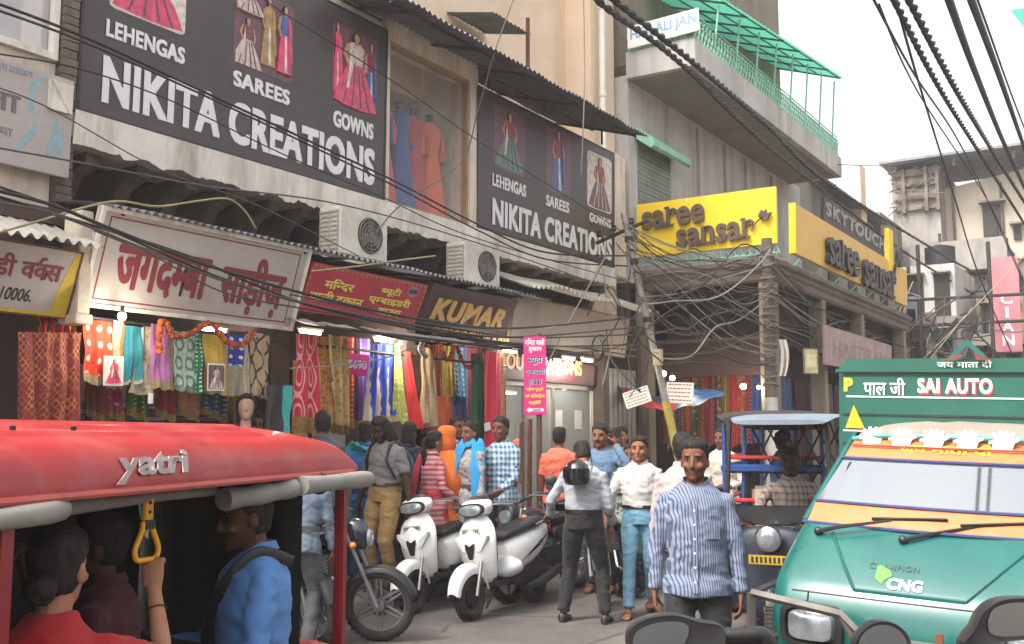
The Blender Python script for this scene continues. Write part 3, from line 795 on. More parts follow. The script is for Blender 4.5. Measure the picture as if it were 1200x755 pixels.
# ---- boards over the shops, tilted towards the street
bd = street_board('shop_sign', 'white board with maroon letters, the number 10006 and a yellow edge at the far left', 'sign', 3.95, 4.89, -7.4, 2.63, -7.2, 3.14, m_signwhite, 0.05)
bd.text(hindi('ड़ी व~क^स', 0.022), bd.box_uv((-8, 290), (-8, 332), (75, 308), (72, 332)), m_maroon, 0.004)
bd.text(_glyphs('10006.', 0.012, 0.15), bd.box_uv((0, 335), (0, 352), (38, 339), (37, 353)), m_ink, 0.003)
mb = MB(); mb.prism([(bd.w - 0.17, 0.03), (bd.w - 0.01, 0.03), (bd.w - 0.01, bd.h - 0.02), (bd.w - 0.06, bd.h - 0.02)], -0.002, -0.0004); mb.box(0, bd.w, -0.003, -0.0005, 0.0, 0.028)
mb.build('yellow_edge', mat('dull_yellow', '#cdb02a', 0.5), bd.o)
bd.border(0, bd.w, -0.01, bd.h, 0.012, m_rust, 0.008, 'frame')

bd = street_board('shop_sign', 'big off white board with tall maroon letters over the counter of bright cloths', 'sign', 5.0, 7.38, -7.4, 2.74, -7.15, 3.54, m_signwhite, 0.06)
bd.text(hindi('जगद~मबा', 0.04), bd.box_uv((135, 285), (135, 340), (247, 303), (240, 358)), m_maroon, 0.005)
bd.text(hindi('साड़ीज़', 0.04), bd.box_uv((257, 288), (263, 362), (336, 314), (327, 378)), m_maroon, 0.005)
bd.border(0.1, bd.w - 0.12, 0.07, bd.h - 0.07, 0.012, m_maroon, 0.003)
bd.border(0, bd.w, 0, bd.h, 0.035, m_ledge, 0.02, 'frame')

bd = street_board('shop_sign', 'crimson board with yellow letters and a patterned border beside the dark brown board', 'sign', 7.45, 9.33, -7.4, 2.95, -7.18, 3.42, m_red, 0.05)
for s, r in (('म%~नदर', ((381, 325), (380, 338), (416, 331), (414, 344))), ('वाली दकान', ((363, 339), (362, 352), (426, 347), (424, 362))), ('~बयूटी', ((447, 335), (446, 346), (471, 339), (469, 350))),
             ('ए~मबाइडरी', ((432, 345), (431, 357), (482, 351), (480, 362))), ('हाउस', ((442, 361), (441, 370), (470, 364), (468, 373)))):
    bd.text(hindi(s, 0.03), bd.box_uv(*r), m_yl, 0.005, shadow=m_ink)
mb = MB(); u = bd.uv(484, 342); mb.lathe([(0.0, 0), (0.1, 0), (0.1, 0.004), (0, 0.004)], 24, Matrix.Translation((u[0], -0.004, u[1])) @ Matrix.Rotation(-PI / 2, 4, 'X') @ Matrix.Diagonal((1, 0.6, 1, 1)))
mb.build('number_oval', mat('mauve', '#8d7f8e', 0.6), bd.o); bd.text(_glyphs('5690', 0.03), (u[0] - 0.075, u[1] - 0.03, u[0] + 0.075, u[1] + 0.03), m_ink, 0.003, y=-0.004)
mb = MB()
for k in range(24): x = 0.04 + k * (bd.w - 0.08) / 23; mb.prism([(x - 0.035, bd.h - 0.005), (x + 0.035, bd.h - 0.005), (x, bd.h - 0.05)], -0.003, -0.0004)
for k in range(6): z = 0.03 + k * 0.075; mb.prism([(0.005, z), (0.045, z + 0.035), (0.005, z + 0.07)], -0.003, -0.0004); mb.prism([(bd.w - 0.005, z), (bd.w - 0.045, z + 0.035), (bd.w - 0.005, z + 0.07)], -0.003, -0.0004)
mb.build('border', mat('dull_gold', '#a9744f', 0.6), bd.o)

bd = street_board('shop_sign', 'dark brown board with slanted gold capitals below the second air conditioner', 'sign', 9.42, 11.27, -7.4, 3.0, -7.18, 3.46, mat('sign_brown', '#40282a', 0.45, var=0.1), 0.05)
bd.text(heavy('KUMAR', 0.035, 1.1, 0.12), bd.box_uv((509, 348), (506, 374), (592, 363), (589, 387)), m_gold, 0.012, shadow=m_ink)
bd.text(heavy('EMBROIDERY HOUSE', 0.02, 1.1), bd.box_uv((508, 382), (507, 391), (593, 396), (592, 403)), m_gold, 0.008)

bd = street_board('shop_sign', 'blank beige board with a hanging lip to the right of the dark brown board', 'sign', 11.37, 14.8, -7.4, 2.93, -7.3, 3.57, mat('board_beige', '#ab9a8c', 0.7, var=0.1, dirt=0.5, dirtcol=C('#857465'), streak=True), 0.05)
bd.border(0, bd.w, 0, bd.h, 0.02, m_brownw, 0.01, 'frame')

bd = street_board('shop_sign', 'dark maroon board with gold capitals behind the pink pole sign over the glass shopfront', 'sign', 11.45, 14.25, -7.62, 2.46, -7.6, 2.78, mat('sign_maroon', '#4f2129', 0.5), 0.05)
bd.text(_glyphs('YOU CREATIONS', 0.03), bd.box_uv((584, 409), (583, 429), (682, 426), (681, 443)), m_gold, 0.008)

bd = street_board('small_sign', 'little magenta sign with a number among the hanging saris', 'sign', 8.42, 8.84, -7.62, 2.36, -7.62, 2.6, m_pink, 0.03)
bd.text(_glyphs('5690', 0.04), (0.05, 0.07, 0.36, 0.17), m_lw, 0.004)

# ---- pink sign on the pole, facing up the street
bd = Board('pole_sign', 'tall bright pink sign with white, blue and yellow lines of writing on the thin pole', 'sign', (-6.56, 10.41, 1.94), (0.87, 0.49, 0), (0, 0, 1), 0.27, 0.94, m_pink, 0.03)
m_navy = solid('letter_navy', '#2a2a66', 0.5)
for s, z0, z1, x0, x1, m in (('म%~नदर वाली', 0.83, 0.92, 0.015, 0.255, m_lw), ('दुकान', 0.745, 0.815, 0.06, 0.22, m_lw), ('~बयूटी', 0.6, 0.72, 0.045, 0.225, m_navy), ('ए~मबाइडरी', 0.475, 0.565, 0.015, 0.255, m_navy), ('हाउस', 0.35, 0.435, 0.045, 0.22, m_navy),
                            ('लहंगा चुन्नी', 0.275, 0.335, 0.03, 0.24, m_yl), ('एवं डिजाईनर', 0.195, 0.255, 0.015, 0.255, m_yl), ('साड़ियाँ', 0.115, 0.175, 0.06, 0.21, m_yl)):
    bd.text(hindi(s, 0.03), (x0, z0, x1, z1), m, 0.004, shadow=m_lw if m is m_navy else None)
mb = MB(); mb.prism([(0.03, 0.06), (0.075, 0.095), (0.075, 0.078), (0.24, 0.078), (0.24, 0.042), (0.075, 0.042), (0.075, 0.025)], -0.004, -0.0004); mb.build('arrow', m_lw, bd.o)
bd.text(_glyphs('5690', 0.02), (0.11, 0.048, 0.21, 0.072), m_navy, 0.003, y=-0.004)

# ---- yellow boards with raised letters
def saree(bd, lines, m, d=0.045):
    for s, r, sl in lines: bd.text(serif(s), r, m, d, y=-0.03, slant=sl)
def serif(s):
    v, f = _glyphs(s, 0.02); V = list(v); Fc = list(f)
    def box(x0, x1, y0, y1):
        o = len(V); V.extend([(x0, y0), (x1, y0), (x1, y1), (x0, y1)]); Fc.append((o, o + 1, o + 2, o + 3))
    x = 0.0
    for i, ch in enumerate(s):
        a = _glyphs(s[:i] + ch, 0.02)[0]; b0 = max(p[0] for p in _glyphs(s[:i], 0.02)[0]) if i else 0.0; b1 = max(p[0] for p in a); w = b1 - b0
        if ch == 'r': box(b0 + 0.0, b0 + 0.3, -0.02, 0.04); box(b0 - 0.0, b0 + 0.14, 0.47, 0.53)
        if ch == 'n': box(b0 + 0.02, b0 + 0.26, -0.02, 0.04); box(b1 - 0.2, b1 + 0.04, -0.02, 0.04)
        if ch == 'a': box(b1 - 0.1, b1 + 0.06, -0.02, 0.05)
    return V, Fc
def flower(bd, x, z, s, m):
    mb = MB(); p = catmull([(x, -0.06, z), (x + 0.3 * s, -0.06, z + 0.55 * s), (x + 0.85 * s, -0.06, z + 0.95 * s)], 6); mb.tube(p, [0.06 * s] * len(p), 6)
    for a, l in ((20, 0.75), (60, 0.6), (95, 0.55), (-15, 0.5), (135, 0.35)):
        ca, sa = math.cos(R_(a)), math.sin(R_(a)); bx, bz = x + 0.8 * s, z + 0.9 * s
        mb.prism([(bx, bz), (bx + l * s * 0.5 * ca - 0.17 * s * sa, bz + l * s * 0.5 * sa + 0.17 * s * ca), (bx + l * s * ca, bz + l * s * sa), (bx + l * s * 0.5 * ca + 0.17 * s * sa, bz + l * s * 0.5 * sa - 0.17 * s * ca)], -0.1, -0.03)
    mb.build('flower_emblem', m, bd.o)
bd = Board('shop_sign', 'bright yellow board with raised brown letters below the roller shutter, facing down the street', 'sign', (-7.95, 16.42, 4.86), (1, 0.0, 0.0), (0, 0.03, 1), 2.56, 0.97, m_yel, 0.08)
saree(bd, [('saree', bd.box_uv((753, 247), (755, 270), (827, 240), (826, 264)), 0.03), ('sansar', bd.box_uv((793, 266), (795, 291), (886, 260), (884, 283)), 0.03)], m_dkbrown)
u = bd.uv(882, 272); flower(bd, u[0], u[1], 0.24, m_dkbrown)
mb = MB()
for k in range(20): x = 0.1 + k * 0.125; mb.tube([(x, 0.05, -0.16), (x + 0.06, 0.05, 0.0), (x + 0.12, 0.05, -0.16)], 0.012, 4, False)
mb.tube([(0, 0.05, -0.15), (2.56, 0.05, -0.15)], 0.014, 5); mb.build('lattice_support', m_green, bd.o)
bd = street_board('shop_sign', 'long yellow board, its shade coloured ochre, with raised dark letters running along the street side of the sari shop', 'sign', 17.62, 26.6, -5.46, 4.88, -5.44, 5.78, mat('sign_yellow_shaded', '#dcae52', 0.5, var=0.08, dirt=0.25, dirtcol=C('#b08a45')), 0.1)  # same yellow as the other board, with its shade put into the colour
saree(bd, [('saree', bd.box_uv((966, 272), (966, 308), (1002, 296), (1001, 327)), 0.0), ('sansar', bd.box_uv((1008, 299), (1008, 335), (1046, 322), (1045, 352)), 0.0)], m_black, 0.08)
u = bd.uv(1044, 330); flower(bd, u[0], u[1], 0.62, m_black)
a = bd.uv(1042, 300); mb = MB(); mb.box(a[0] - 0.1, a[0] + 0.35, -0.02, 0.08, 0.6, 1.65); mb.build('raised_tab', m_yel, bd.o)
mb = MB(); mb.box(-0.02, 0.0, -0.02, 0.1, 0, bd.h); mb.build('edge_strip', m_yel, bd.o)
mb = MB(); k = 0
while k < 8.9: mb.tube([(k, 0.3, -0.42), (k + 0.09, 0.3, -0.1), (k + 0.18, 0.3, -0.42)], 0.014, 4, False); k += 0.19
mb.tube([(0, 0.3, -0.42), (8.9, 0.3, -0.42)], 0.018, 5); mb.tube([(0, 0.3, -0.08), (8.9, 0.3, -0.08)], 0.018, 5)
for q in range(7): mb.tube([(0.6 + q * 1.3, 0.3, -0.2), (0.6 + q * 1.3, 0.02, 0.05)], 0.016, 5)
mb.build('lattice_support', m_green, bd.o)

bd = Board('name_board', 'white board with pale blue capitals tied to the end of the balcony railing', 'sign', (-7.92, 16.1, 8.62), (1, 0.0, 0.04), (0, 0.05, 1), 1.38, 0.42, m_white, 0.03)
bd.text(_glyphs('HAJI ALI JAN', 0.03), (0.06, 0.1, 1.33, 0.35), m_blue, 0.004)
bd = street_board('name_board', 'dark board with white block letters high on the grey house past the ochre sign', 'sign', 26.7, 33.6, -7.5, 7.3, -7.45, 7.95, mat('flex_charcoal', '#4b4746', 0.6), 0.08)
bd.text(heavy('SKYTOUCH', 0.03, 1.15), (0.15, 0.2, 6.7, 0.56), mat('letter_dull', '#a8a4a2', 0.6, var=0.2, dirt=0.5), 0.02)
bd = street_board('shop_sign', 'faded pink board with ghostly letters hung below the street cornice', 'sign', 18.7, 23.9, -5.3, 2.98, -5.28, 3.7, mat('flex_fadedpink', '#a98a88', 0.6, var=0.08, dirt=0.4), 0.05)
bd.text(_glyphs('HASTIRAM', 0.03), (0.5, 0.2, 4.7, 0.5), mat('ghost_letters', '#8f7472', 0.6), 0.003)
bd = Board('notice_board', 'small yellowed notice hanging beside the faded pink board', 'sign', (-5.3, 17.4, 2.74), (0.6, 0.8, 0), (0, 0, 1), 0.3, 0.44, mat('old_yellow', '#c4b482', 0.7), 0.02)
bd.border(0, 0.3, 0, 0.44, 0.02, m_brownw, 0.004); bd.rect(0.05, 0.25, 0.12, 0.34, mat('pale_print', '#d9cfa8', 0.7), name='print')
def notice(label, org, ex, ez, w, h, n):
    bd = Board('notice_board', label, 'notice', org, ex, ez, w, h, m_white, 0.012)
    mb = MB()
    for k in range(n):
        z = h * (0.86 - 0.74 * k / max(1, n - 1)); x = 0.03
        while x < w - 0.06:
            l = random.uniform(0.02, 0.06); mb.box(x, min(w - 0.03, x + l), -0.003, -0.0005, z, z + h * 0.05); x += l + 0.012
    mb.build('writing', mat('notice_ink', '#8a4a4a', 0.7), bd.o)
notice('white printed notice nailed to the leaning pole above the blue tarpaulin', (-6.62, 14.62, 2.2), (0.98, -0.05, -0.06), (0.06, 0.03, 1), 0.46, 0.32, 5)
notice('tilted pale notice hanging in front of the striped shutter', (-7.2, 14.45, 2.1), (0.93, 0.2, 0.3), (-0.28, 0.0, 0.95), 0.42, 0.26, 5)
bd = Board('shop_sign', 'dusky red shop board behind the tangle of wires under the corner slab', 'sign', (-7.9, 16.9, 2.72), (1, 0, 0), (0, 0, 1), 2.1, 0.62, mat('sign_dusky', '#40201f', 0.6, var=0.2, dirt=0.4), 0.05)
bd.text(_glyphs('SAREE SHOP', 0.0), (0.5, 0.2, 1.6, 0.35), mat('dusky_letters', '#7d5550', 0.6), 0.003) if False else None
bd = Board('hanging_sign', 'tall faded pink sign with white letters far up the street by the concrete building', 'sign', (-4.5, 34.0, 4.2), (1, 0.1, 0), (0, 0, 1), 0.75, 2.9, mat('flex_dustypink', '#b8747a', 0.6, var=0.1), 0.08)
for k, ch in enumerate('CIAN'): bd.text(_glyphs(ch, 0.03), (0.22 if ch != 'I' else 0.33, 1.45 - 0.42 * k, 0.55 if ch != 'I' else 0.43, 1.78 - 0.42 * k), m_lw, 0.01)
mb = MB(); mb.tube([(0.5, 0.1, 2.9), (0.5, 0.1, 3.5)], 0.02, 6); mb.tube([(-0.6, 0.1, 1.9), (1.2, 0.1, 1.9)], 0.03, 6); mb.build('bracket', m_iron, bd.o)
# ================================================================== tin awnings over the shops
def awning(label, mb, m, frame=None):
    o = mb.build('tin_awning', m, base=True, label=label, cat='awning')
    if frame: frame.v = [tuple(Vector(p) - o.location) for p in frame.v]; each(frame, 'awning_frame', m_iron, o)
    return o
w = MB(); corrugated(w, 5.05, 11.95, -7.08, 3.54, -8.7, 3.82, 0.085, 0.018, 0.02); f = MB()
for y in (5.2, 7.3, 9.4, 11.3): f.tube([(-7.15, y, 3.5), (-8.9, y, 3.8)], 0.018, 5)
awning('long rusty corrugated awning over the maroon, crimson and brown shop boards', w, m_tin, f)
w = MB(); corrugated(w, 11.1, 14.95, -6.85, 3.64, -8.2, 4.05, 0.12, 0.025, 0.09, 3.0)
awning('pale sagging corrugated awning over the blank beige board', w, m_tinl)
w = MB(); corrugated(w, 3.4, 4.95, -7.02, 3.17, -8.0, 3.52, 0.1, 0.022, 0.03, 5.0)
awning('short pale corrugated awning over the board with the yellow edge', w, m_tinl)
w = MB(); corrugated(w, 7.3, 10.6, -6.85, 2.74, -7.42, 2.87, 0.3, 0.012, 0.03, 7.0); f = MB(); f.tube([(-6.86, 7.3, 2.74), (-6.86, 10.6, 2.76)], 0.016, 6)
awning('narrow buckled tin flap hanging below the crimson board', w, m_tinl, f)
w = MB(); w.box(-7.5, -7.28, 4.9, 5.02, 2.66, 3.5); w.box(-7.52, -7.26, 4.88, 5.04, 2.58, 2.66)
w.build('corner_post', mat('cream_paint', '#d5c9b4', 0.7, dirt=0.5), base=True, bevel=0.008, label='cream painted post beside the big maroon lettered board', cat='post')

# ================================================================== air conditioners on the awning
def ac_unit():
    t = thing('air_conditioner', '', 'air conditioner')
    mb = MB(); mb.box(-0.3, 0, 0, 0.78, 0, 0.52)
    mb.build('casing', mat('ac_white', '#d3cdc2', 0.5, dirt=0.4, dirtcol=C('#9a8d7c')), t, bevel=0.012)
    mb = MB(); mb.lathe([(0.0, 0), (0.2, 0), (0.2, 0.006), (0, 0.006)], 32, TR((0.001, 0.48, 0.26), ry=PI / 2)); mb.build('fan_well', m_black, t)
    mb = MB()
    for r in (0.07, 0.11, 0.15, 0.19): mb.torus(r, 0.004, TR((0.02, 0.48, 0.26), ry=PI / 2), 28, 5)
    for k in range(8): a = k * PI / 4; mb.tube([(0.02, 0.48, 0.26), (0.02, 0.48 + 0.2 * math.cos(a), 0.26 + 0.2 * math.sin(a))], 0.003, 4)
    mb.build('fan_guard', mat('ac_grille', '#8d8880', 0.5, 0.3), t)
    mb = MB(); mb.lathe([(0, 0), (0.045, 0), (0.04, 0.015), (0, 0.02)], 16, TR((0.005, 0.48, 0.26), ry=PI / 2))
    for k in range(3):
        a = k * 2 * PI / 3; M = TR((0.01, 0.48, 0.26)) @ Matrix.Rotation(a, 4, 'X')
        mb.prism([(-0.004, 0.03), (0.004, 0.03), (0.008, 0.17), (-0.008, 0.17)], -0.05, 0.05, M)
    mb.build('fan', mat('ac_fan', '#5f5a56', 0.5), t)
    mb = MB()
    for k in range(9): z = 0.05 + k * 0.05; mb.box(-0.28, -0.02, -0.012, -0.001, z, z + 0.022)
    for x in (-0.28, -0.15, -0.035): mb.box(x, x + 0.015, -0.016, -0.0125, 0.04, 0.48)
    mb.build('side_louvre', mat('ac_louvre', '#a8a094', 0.5), t)
    mb = MB(); mb.box(-0.28, 0.03, 0.1, 0.14, -0.05, -0.001); mb.box(-0.28, 0.03, 0.64, 0.68, -0.05, -0.001); each(mb, 'stand', m_iron, t)
    return t
A1 = ac_unit(); A1.location = (-7.28, 7.93, 3.6); A1['label'] = 'dusty white air conditioner above the crimson board'; A1['group'] = 'air conditioners on the awning'
A2 = copy_tree(A1); A2.location = (-7.28, 10.2, 3.58); A2['label'] = 'white air conditioner with a barred side above the brown board with gold capitals'

# ================================================================== cloth
def cloth_mat(name, base, kind='plain', c2='#caa860', n=5, m=8, border=None, bw=0.12, side=None, sw=0.15, bright=1.0):
    if name in MATS: return MATS[name]
    t = NT(name); uv = t.coord('UV'); x = t.xyz(uv); u, v = x[0], x[1]
    c = C(base); wv = t.noise(uv, 14, 4)
    dk = tuple([q * 0.72 for q in c[:3]] + [1]); col = t.ramp(wv, 0.3, 0.7, dk, c)
    def fr(a, k): return t.math('SUBTRACT', t.math('FRACT', t.math('MULTIPLY', a, k)), 0.5)
    if kind in ('dots', 'rings', 'paisley'):
        fu, fv = fr(u, n), fr(v, m)
        if kind == 'paisley': fv = t.math('MULTIPLY', fv, 0.7); fu = t.math('ADD', fu, t.math('MULTIPLY', t.math('ABSOLUTE', fv), 0.25))
        d = t.math('SQRT', t.math('ADD', t.math('MULTIPLY', fu, fu), t.math('MULTIPLY', fv, fv)))
        if kind == 'dots': k = t.math('LESS_THAN', d, 0.2)
        elif kind == 'rings': k = t.math('LESS_THAN', t.math('ABSOLUTE', t.math('SUBTRACT', d, 0.3)), 0.09)
        else: k = t.math('ADD', t.math('LESS_THAN', t.math('ABSOLUTE', t.math('SUBTRACT', d, 0.33)), 0.035), t.math('LESS_THAN', t.math('ABSOLUTE', t.math('SUBTRACT', d, 0.17)), 0.03)); k = t.math('MINIMUM', k, 1.0)
        col = t.mix(k, col, C(c2))
    elif kind == 'net':
        a = t.math('ABSOLUTE', fr(t.math('ADD', u, v), n)); b_ = t.math('ABSOLUTE', fr(t.math('SUBTRACT', u, v), n))
        k = t.math('LESS_THAN', t.math('MINIMUM', a, b_), 0.09); col = t.mix(t.math('MULTIPLY', k, t.ramp(t.noise(uv, 8, 3), 0.4, 0.6)), col, C(c2))
    elif kind == 'brocade':
        vo = t.new('ShaderNodeTexVoronoi'); t.link(t.mapping(uv, (n, m, 1)), vo.inputs['Vector']); vo.inputs['Scale'].default_value = 1.0
        col = t.mix(t.ramp(vo.outputs['Distance'], 0.25, 0.45), C(c2), col)
    elif kind == 'lattice':
        fu = t.math('ABSOLUTE', fr(u, n)); s_ = t.math('MULTIPLY', t.math('SINE', t.math('MULTIPLY', v, m * 6.28)), 0.22)
        k = t.math('LESS_THAN', t.math('ABSOLUTE', t.math('SUBTRACT', fu, t.math('ADD', s_, 0.25))), 0.07); col = t.mix(k, col, C(c2))
    elif kind == 'spires':
        fu = t.math('ABSOLUTE', fr(u, n)); wd = t.math('MULTIPLY_ADD', v, -0.55, 0.42); wob = t.math('MULTIPLY', t.math('SINE', t.math('MULTIPLY', v, 40)), 0.06)
        k = t.math('LESS_THAN', fu, t.math('ADD', wd, wob)); col = t.mix(k, col, C(c2))
    elif kind == 'stripes':
        k = t.math('LESS_THAN', t.math('ABSOLUTE', fr(v, m)), 0.16); col = t.mix(k, col, C(c2))
    if border:
        bc = t.ramp(t.noise(t.mapping(uv, (60, 30, 1)), 1.0, 3), 0.4, 0.6, C(border), tuple([q * 0.45 for q in C(border)[:3]] + [1]))
        col = t.mix(t.math('LESS_THAN', v, bw), col, bc)
    if side:
        bc = t.ramp(t.noise(t.mapping(uv, (30, 60, 1)), 1.0, 3), 0.4, 0.6, C(side), tuple([q * 0.5 for q in C(side)[:3]] + [1]))
        col = t.mix(t.math('GREATER_THAN', u, 1 - sw), col, bc)
    t.color(col); t.b.inputs['Roughness'].default_value = 0.75; t.b.inputs['Sheen Weight'].default_value = 0.15
    t.bump(t.noise(t.mapping(uv, (1, 0.3, 1)), 18, 4), 0.35, 0.01)
    MATS[name] = t.m; return t.m

def drape(label, tl, tr, bl, br, D, m, folds=3, amp=0.03, group='saris and cloths hanging in the shops', gather=0.5, across=False, name='hanging_cloth', cat='sari', ruffle=0.0):
    P = [(aty if across else atx)(p[0], p[1], D) for p in (tl, tr, bl, br)]
    ph = random.uniform(0, 6); out = Vector((0, -1, 0)) if across else Vector((1, 0, 0))
    def fn(u, v):
        t = P[0].lerp(P[1], u); b_ = P[2].lerp(P[3], u); p = b_.lerp(t, v)
        a = amp * (0.35 + 0.65 * (1 - v)) * (math.sin(2 * PI * folds * u + ph + 0.8 * math.sin(3 * v + ph)) + 0.5 * math.sin(2 * PI * folds * 2.3 * u + ph * 2 + v))
        a += 0.03 * noise.noise((u * 3 + ph, v * 3, ph))
        if ruffle: p = p + Vector((0, 0, ruffle * math.sin(u * 40 + ph) * v ** 6))
        return p + out * a + Vector((0, 0, -0.012 * (1 - v) * math.cos(2 * PI * folds * u + ph)))
    mb = MB(); mb.grid(fn, max(10, int(folds * 10)), 22)
    return mb.build(name, m, base=True, angle=0, label=label, cat=cat, group=group)
G = 'cloths hung over the big counter'
drape('sheer dark red net cloth with gold flecks at the far left of the counter', (22, 389), (97, 390), (20, 512), (92, 512), 7.42, cloth_mat('net_red', '#8d2222', 'net', '#c08a4a', 14, 14, '#b08040', 0.03), 4, 0.03)
drape('bright red folded cloth with gold edge behind the sheer net', (44, 366), (88, 370), (44, 394), (88, 396), 7.5, cloth_mat('fold_red', '#c01f2e', 'plain', side='#c79c46', sw=0.2), 5, 0.03)
drape('vermilion cloth with white sprigs and a beige hem', (98, 374), (136, 378), (96, 447), (134, 455), 7.42, cloth_mat('vermilion', '#e2401d', 'dots', '#f2d9c0', 3, 4, '#b59a72', 0.14), 2, 0.02, G)
drape('narrow beige border strip with an orange edge beside the vermilion cloth', (133, 375), (146, 378), (131, 452), (143, 456), 7.40, cloth_mat('beige_strip', '#b69b78', 'brocade', '#8d6d4c', 4, 14, None, 0.1, '#df6a35', 0.2), 1, 0.01, G)
drape('teal cloth with a white zigzag edge and one paisley', (146, 381), (169, 384), (142, 450), (168, 449), 7.42, cloth_mat('teal', '#127b86', 'plain', '#9fc0b2', 1.6, 2.2, '#b8ad92', 0.06, '#cfd8c8', 0.08), 2, 0.015, G)
drape('plain beige cloth between the teal and the mauve', (168, 380), (177, 382), (150, 462), (178, 461), 7.45, cloth_mat('beige_a', '#b3a38a', 'brocade', '#8a7a60', 3, 16), 1, 0.015, G)
drape('mauve cloth with a gold lace edge', (177, 379), (204, 384), (176, 455), (204, 458), 7.41, cloth_mat('mauve_sari', '#b06aa2', 'plain', '#c9a0c0', 3, 3, '#a8946a', 0.14, '#a59070', 0.22), 2, 0.015, G)
drape('mint cloth with big green rings', (204, 388), (230, 390), (203, 456), (228, 460), 7.42, cloth_mat('mint', '#b9c8b4', 'rings', '#54806a', 2, 3.2, '#8ba090', 0.06), 2, 0.015, G)
drape('narrow emerald cloth with white dots', (229, 389), (238, 391), (227, 460), (237, 462), 7.40, cloth_mat('emerald', '#147a4a', 'dots', '#c9dfc8', 2, 14), 1, 0.01, G)
drape('mustard yellow cloth behind a photo card', (238, 391), (265, 394), (237, 460), (264, 463), 7.42, cloth_mat('mustard', '#d8b03f', 'plain', '#c49a30', 3, 3, '#c5b083', 0.05, '#c9a653', 0.12), 2, 0.02, G)
drape('royal blue cloth with white dots over a beige skirt', (266, 391), (288, 394), (265, 463), (288, 465), 7.41, cloth_mat('royal', '#2337a5', 'dots', '#dcd8d0', 2, 7, '#a59a7c', 0.5, '#c3b48c', 0.12), 2, 0.015, G)
drape('narrow cream and blue striped border cloth', (288, 391), (295, 393), (287, 464), (294, 466), 7.43, cloth_mat('cream_blue', '#c9bba0', 'plain', side='#3a3f98', sw=0.4), 1, 0.01, G)
drape('tan cloth with a black lattice pattern', (294, 388), (316, 394), (293, 464), (313, 468), 7.41, cloth_mat('tan_lattice', '#b49a73', 'lattice', '#2b2420', 1.5, 2.2), 2, 0.015, G)
drape('plain deep red curtain beside the tan lattice cloth', (315, 390), (340, 394), (314, 500), (340, 505), 7.55, cloth_mat('deep_red', '#b01822', 'plain'), 3, 0.03)
drape('black cloth with a turquoise edge hung over a stand', (312, 451), (341, 452), (308, 512), (337, 516), 7.25, cloth_mat('black_teal', '#22242c', 'plain', side='#35b0a5', sw=0.3), 1, 0.03)
drape('crimson sari with oval paisleys and a gold hem', (347, 391), (372, 393), (341, 506), (378, 508), 7.33, cloth_mat('crimson_sari', '#c81f3d', 'paisley', '#e0958e', 2.2, 2.6, '#a87c3a', 0.16), 2, 0.03)
drape('gold lace panel beside the crimson sari', (371, 393), (385, 395), (376, 505), (393, 508), 7.38, cloth_mat('gold_lace', '#c08a3a', 'brocade', '#7a4a22', 5, 26, '#8d6028', 0.1), 2, 0.015)
drape('pale gold brocade sari with a fringed hem', (384, 392), (407, 396), (392, 508), (409, 510), 7.36, cloth_mat('pale_gold', '#b8985a', 'brocade', '#8a6a36', 7, 26, '#7a4f22', 0.1), 2, 0.025)
drape('royal blue sari with tall beige spire motifs', (433, 403), (463, 404), (423, 502), (465, 492), 7.4, cloth_mat('blue_spires', '#1f3fae', 'spires', '#b8a98c', 3.4, 1, '#b3a071', 0.08), 3, 0.03)
drape('lime green sari narrowing to the top', (463, 403), (468, 405), (462, 492), (480, 500), 7.36, cloth_mat('lime', '#a8b354', 'brocade', '#c9cc84', 3, 18), 2, 0.02)
drape('scarlet sari hanging at a slant before the brown curtain', (474, 412), (481, 413), (480, 500), (497, 503), 7.35, cloth_mat('scarlet', '#d9252c', 'plain'), 2, 0.025)
drape('dark brown curtain by the shop pillar', (478, 404), (500, 406), (482, 500), (502, 502), 7.5, cloth_mat('brown_cloth', '#5d443a', 'plain'), 4, 0.025)
drape('fawn sari with maroon stripes near the hem', (494, 406), (506, 410), (494, 500), (516, 508), 7.36, cloth_mat('fawn', '#b59b78', 'brocade', '#a0835c', 5, 30, '#8a4a3a', 0.06), 2, 0.03)
drape('orange cloth on the counter below the jewellery poster', (511, 464), (530, 465), (510, 510), (529, 510), 7.6, cloth_mat('orange_cloth', '#cf5a22', 'plain'), 2, 0.02)
drape('navy cloth on the counter beside the orange one', (529, 464), (546, 466), (529, 510), (546, 512), 7.6, cloth_mat('navy_cloth', '#23377f', 'plain'), 2, 0.02)
drape('bottle green sari with a white price tag', (551, 414), (566, 415), (550, 560), (566, 560), 7.38, cloth_mat('bottle_green', '#1f5a3c', 'plain'), 2, 0.02)
drape('olive brocade strip between the green and the rose sari', (565, 413), (571, 414), (563, 560), (569, 562), 7.42, cloth_mat('olive_gold', '#6f6a42', 'brocade', '#9c8c54', 3, 30), 1, 0.02)
drape('rose red sari reaching down behind the checked shirt', (569, 412), (590, 413), (560, 606), (590, 600), 7.33, cloth_mat('rose_red', '#dd2846', 'plain', side='#d98a5a', sw=0.12), 2, 0.04)
def tag_card(label, px, py, wd, ht, D, back, figs):
    p = atx(px, py, D); bd = Board('photo_card', label, 'card', (p.x, p.y, p.z), (0, 1, 0.02), (0, 0, 1), wd, ht, m_white, 0.008); picture(bd, (0.01, 0.01, wd - 0.01, ht - 0.01), back, figs)
tag_card('white photo card of a magenta gown on the vermilion cloth', 121, 452, 0.19, 0.245, 7.36, 'cream', [(0.5, 0.06, 0.95, 0.9, 'rose', 'rose', 'gown')])
tag_card('brown photo card of a pale gown on the mustard cloth', 243, 458, 0.2, 0.25, 7.36, 'plum', [(0.5, 0.06, 0.95, 0.9, 'pale', 'pale', 'gown')])
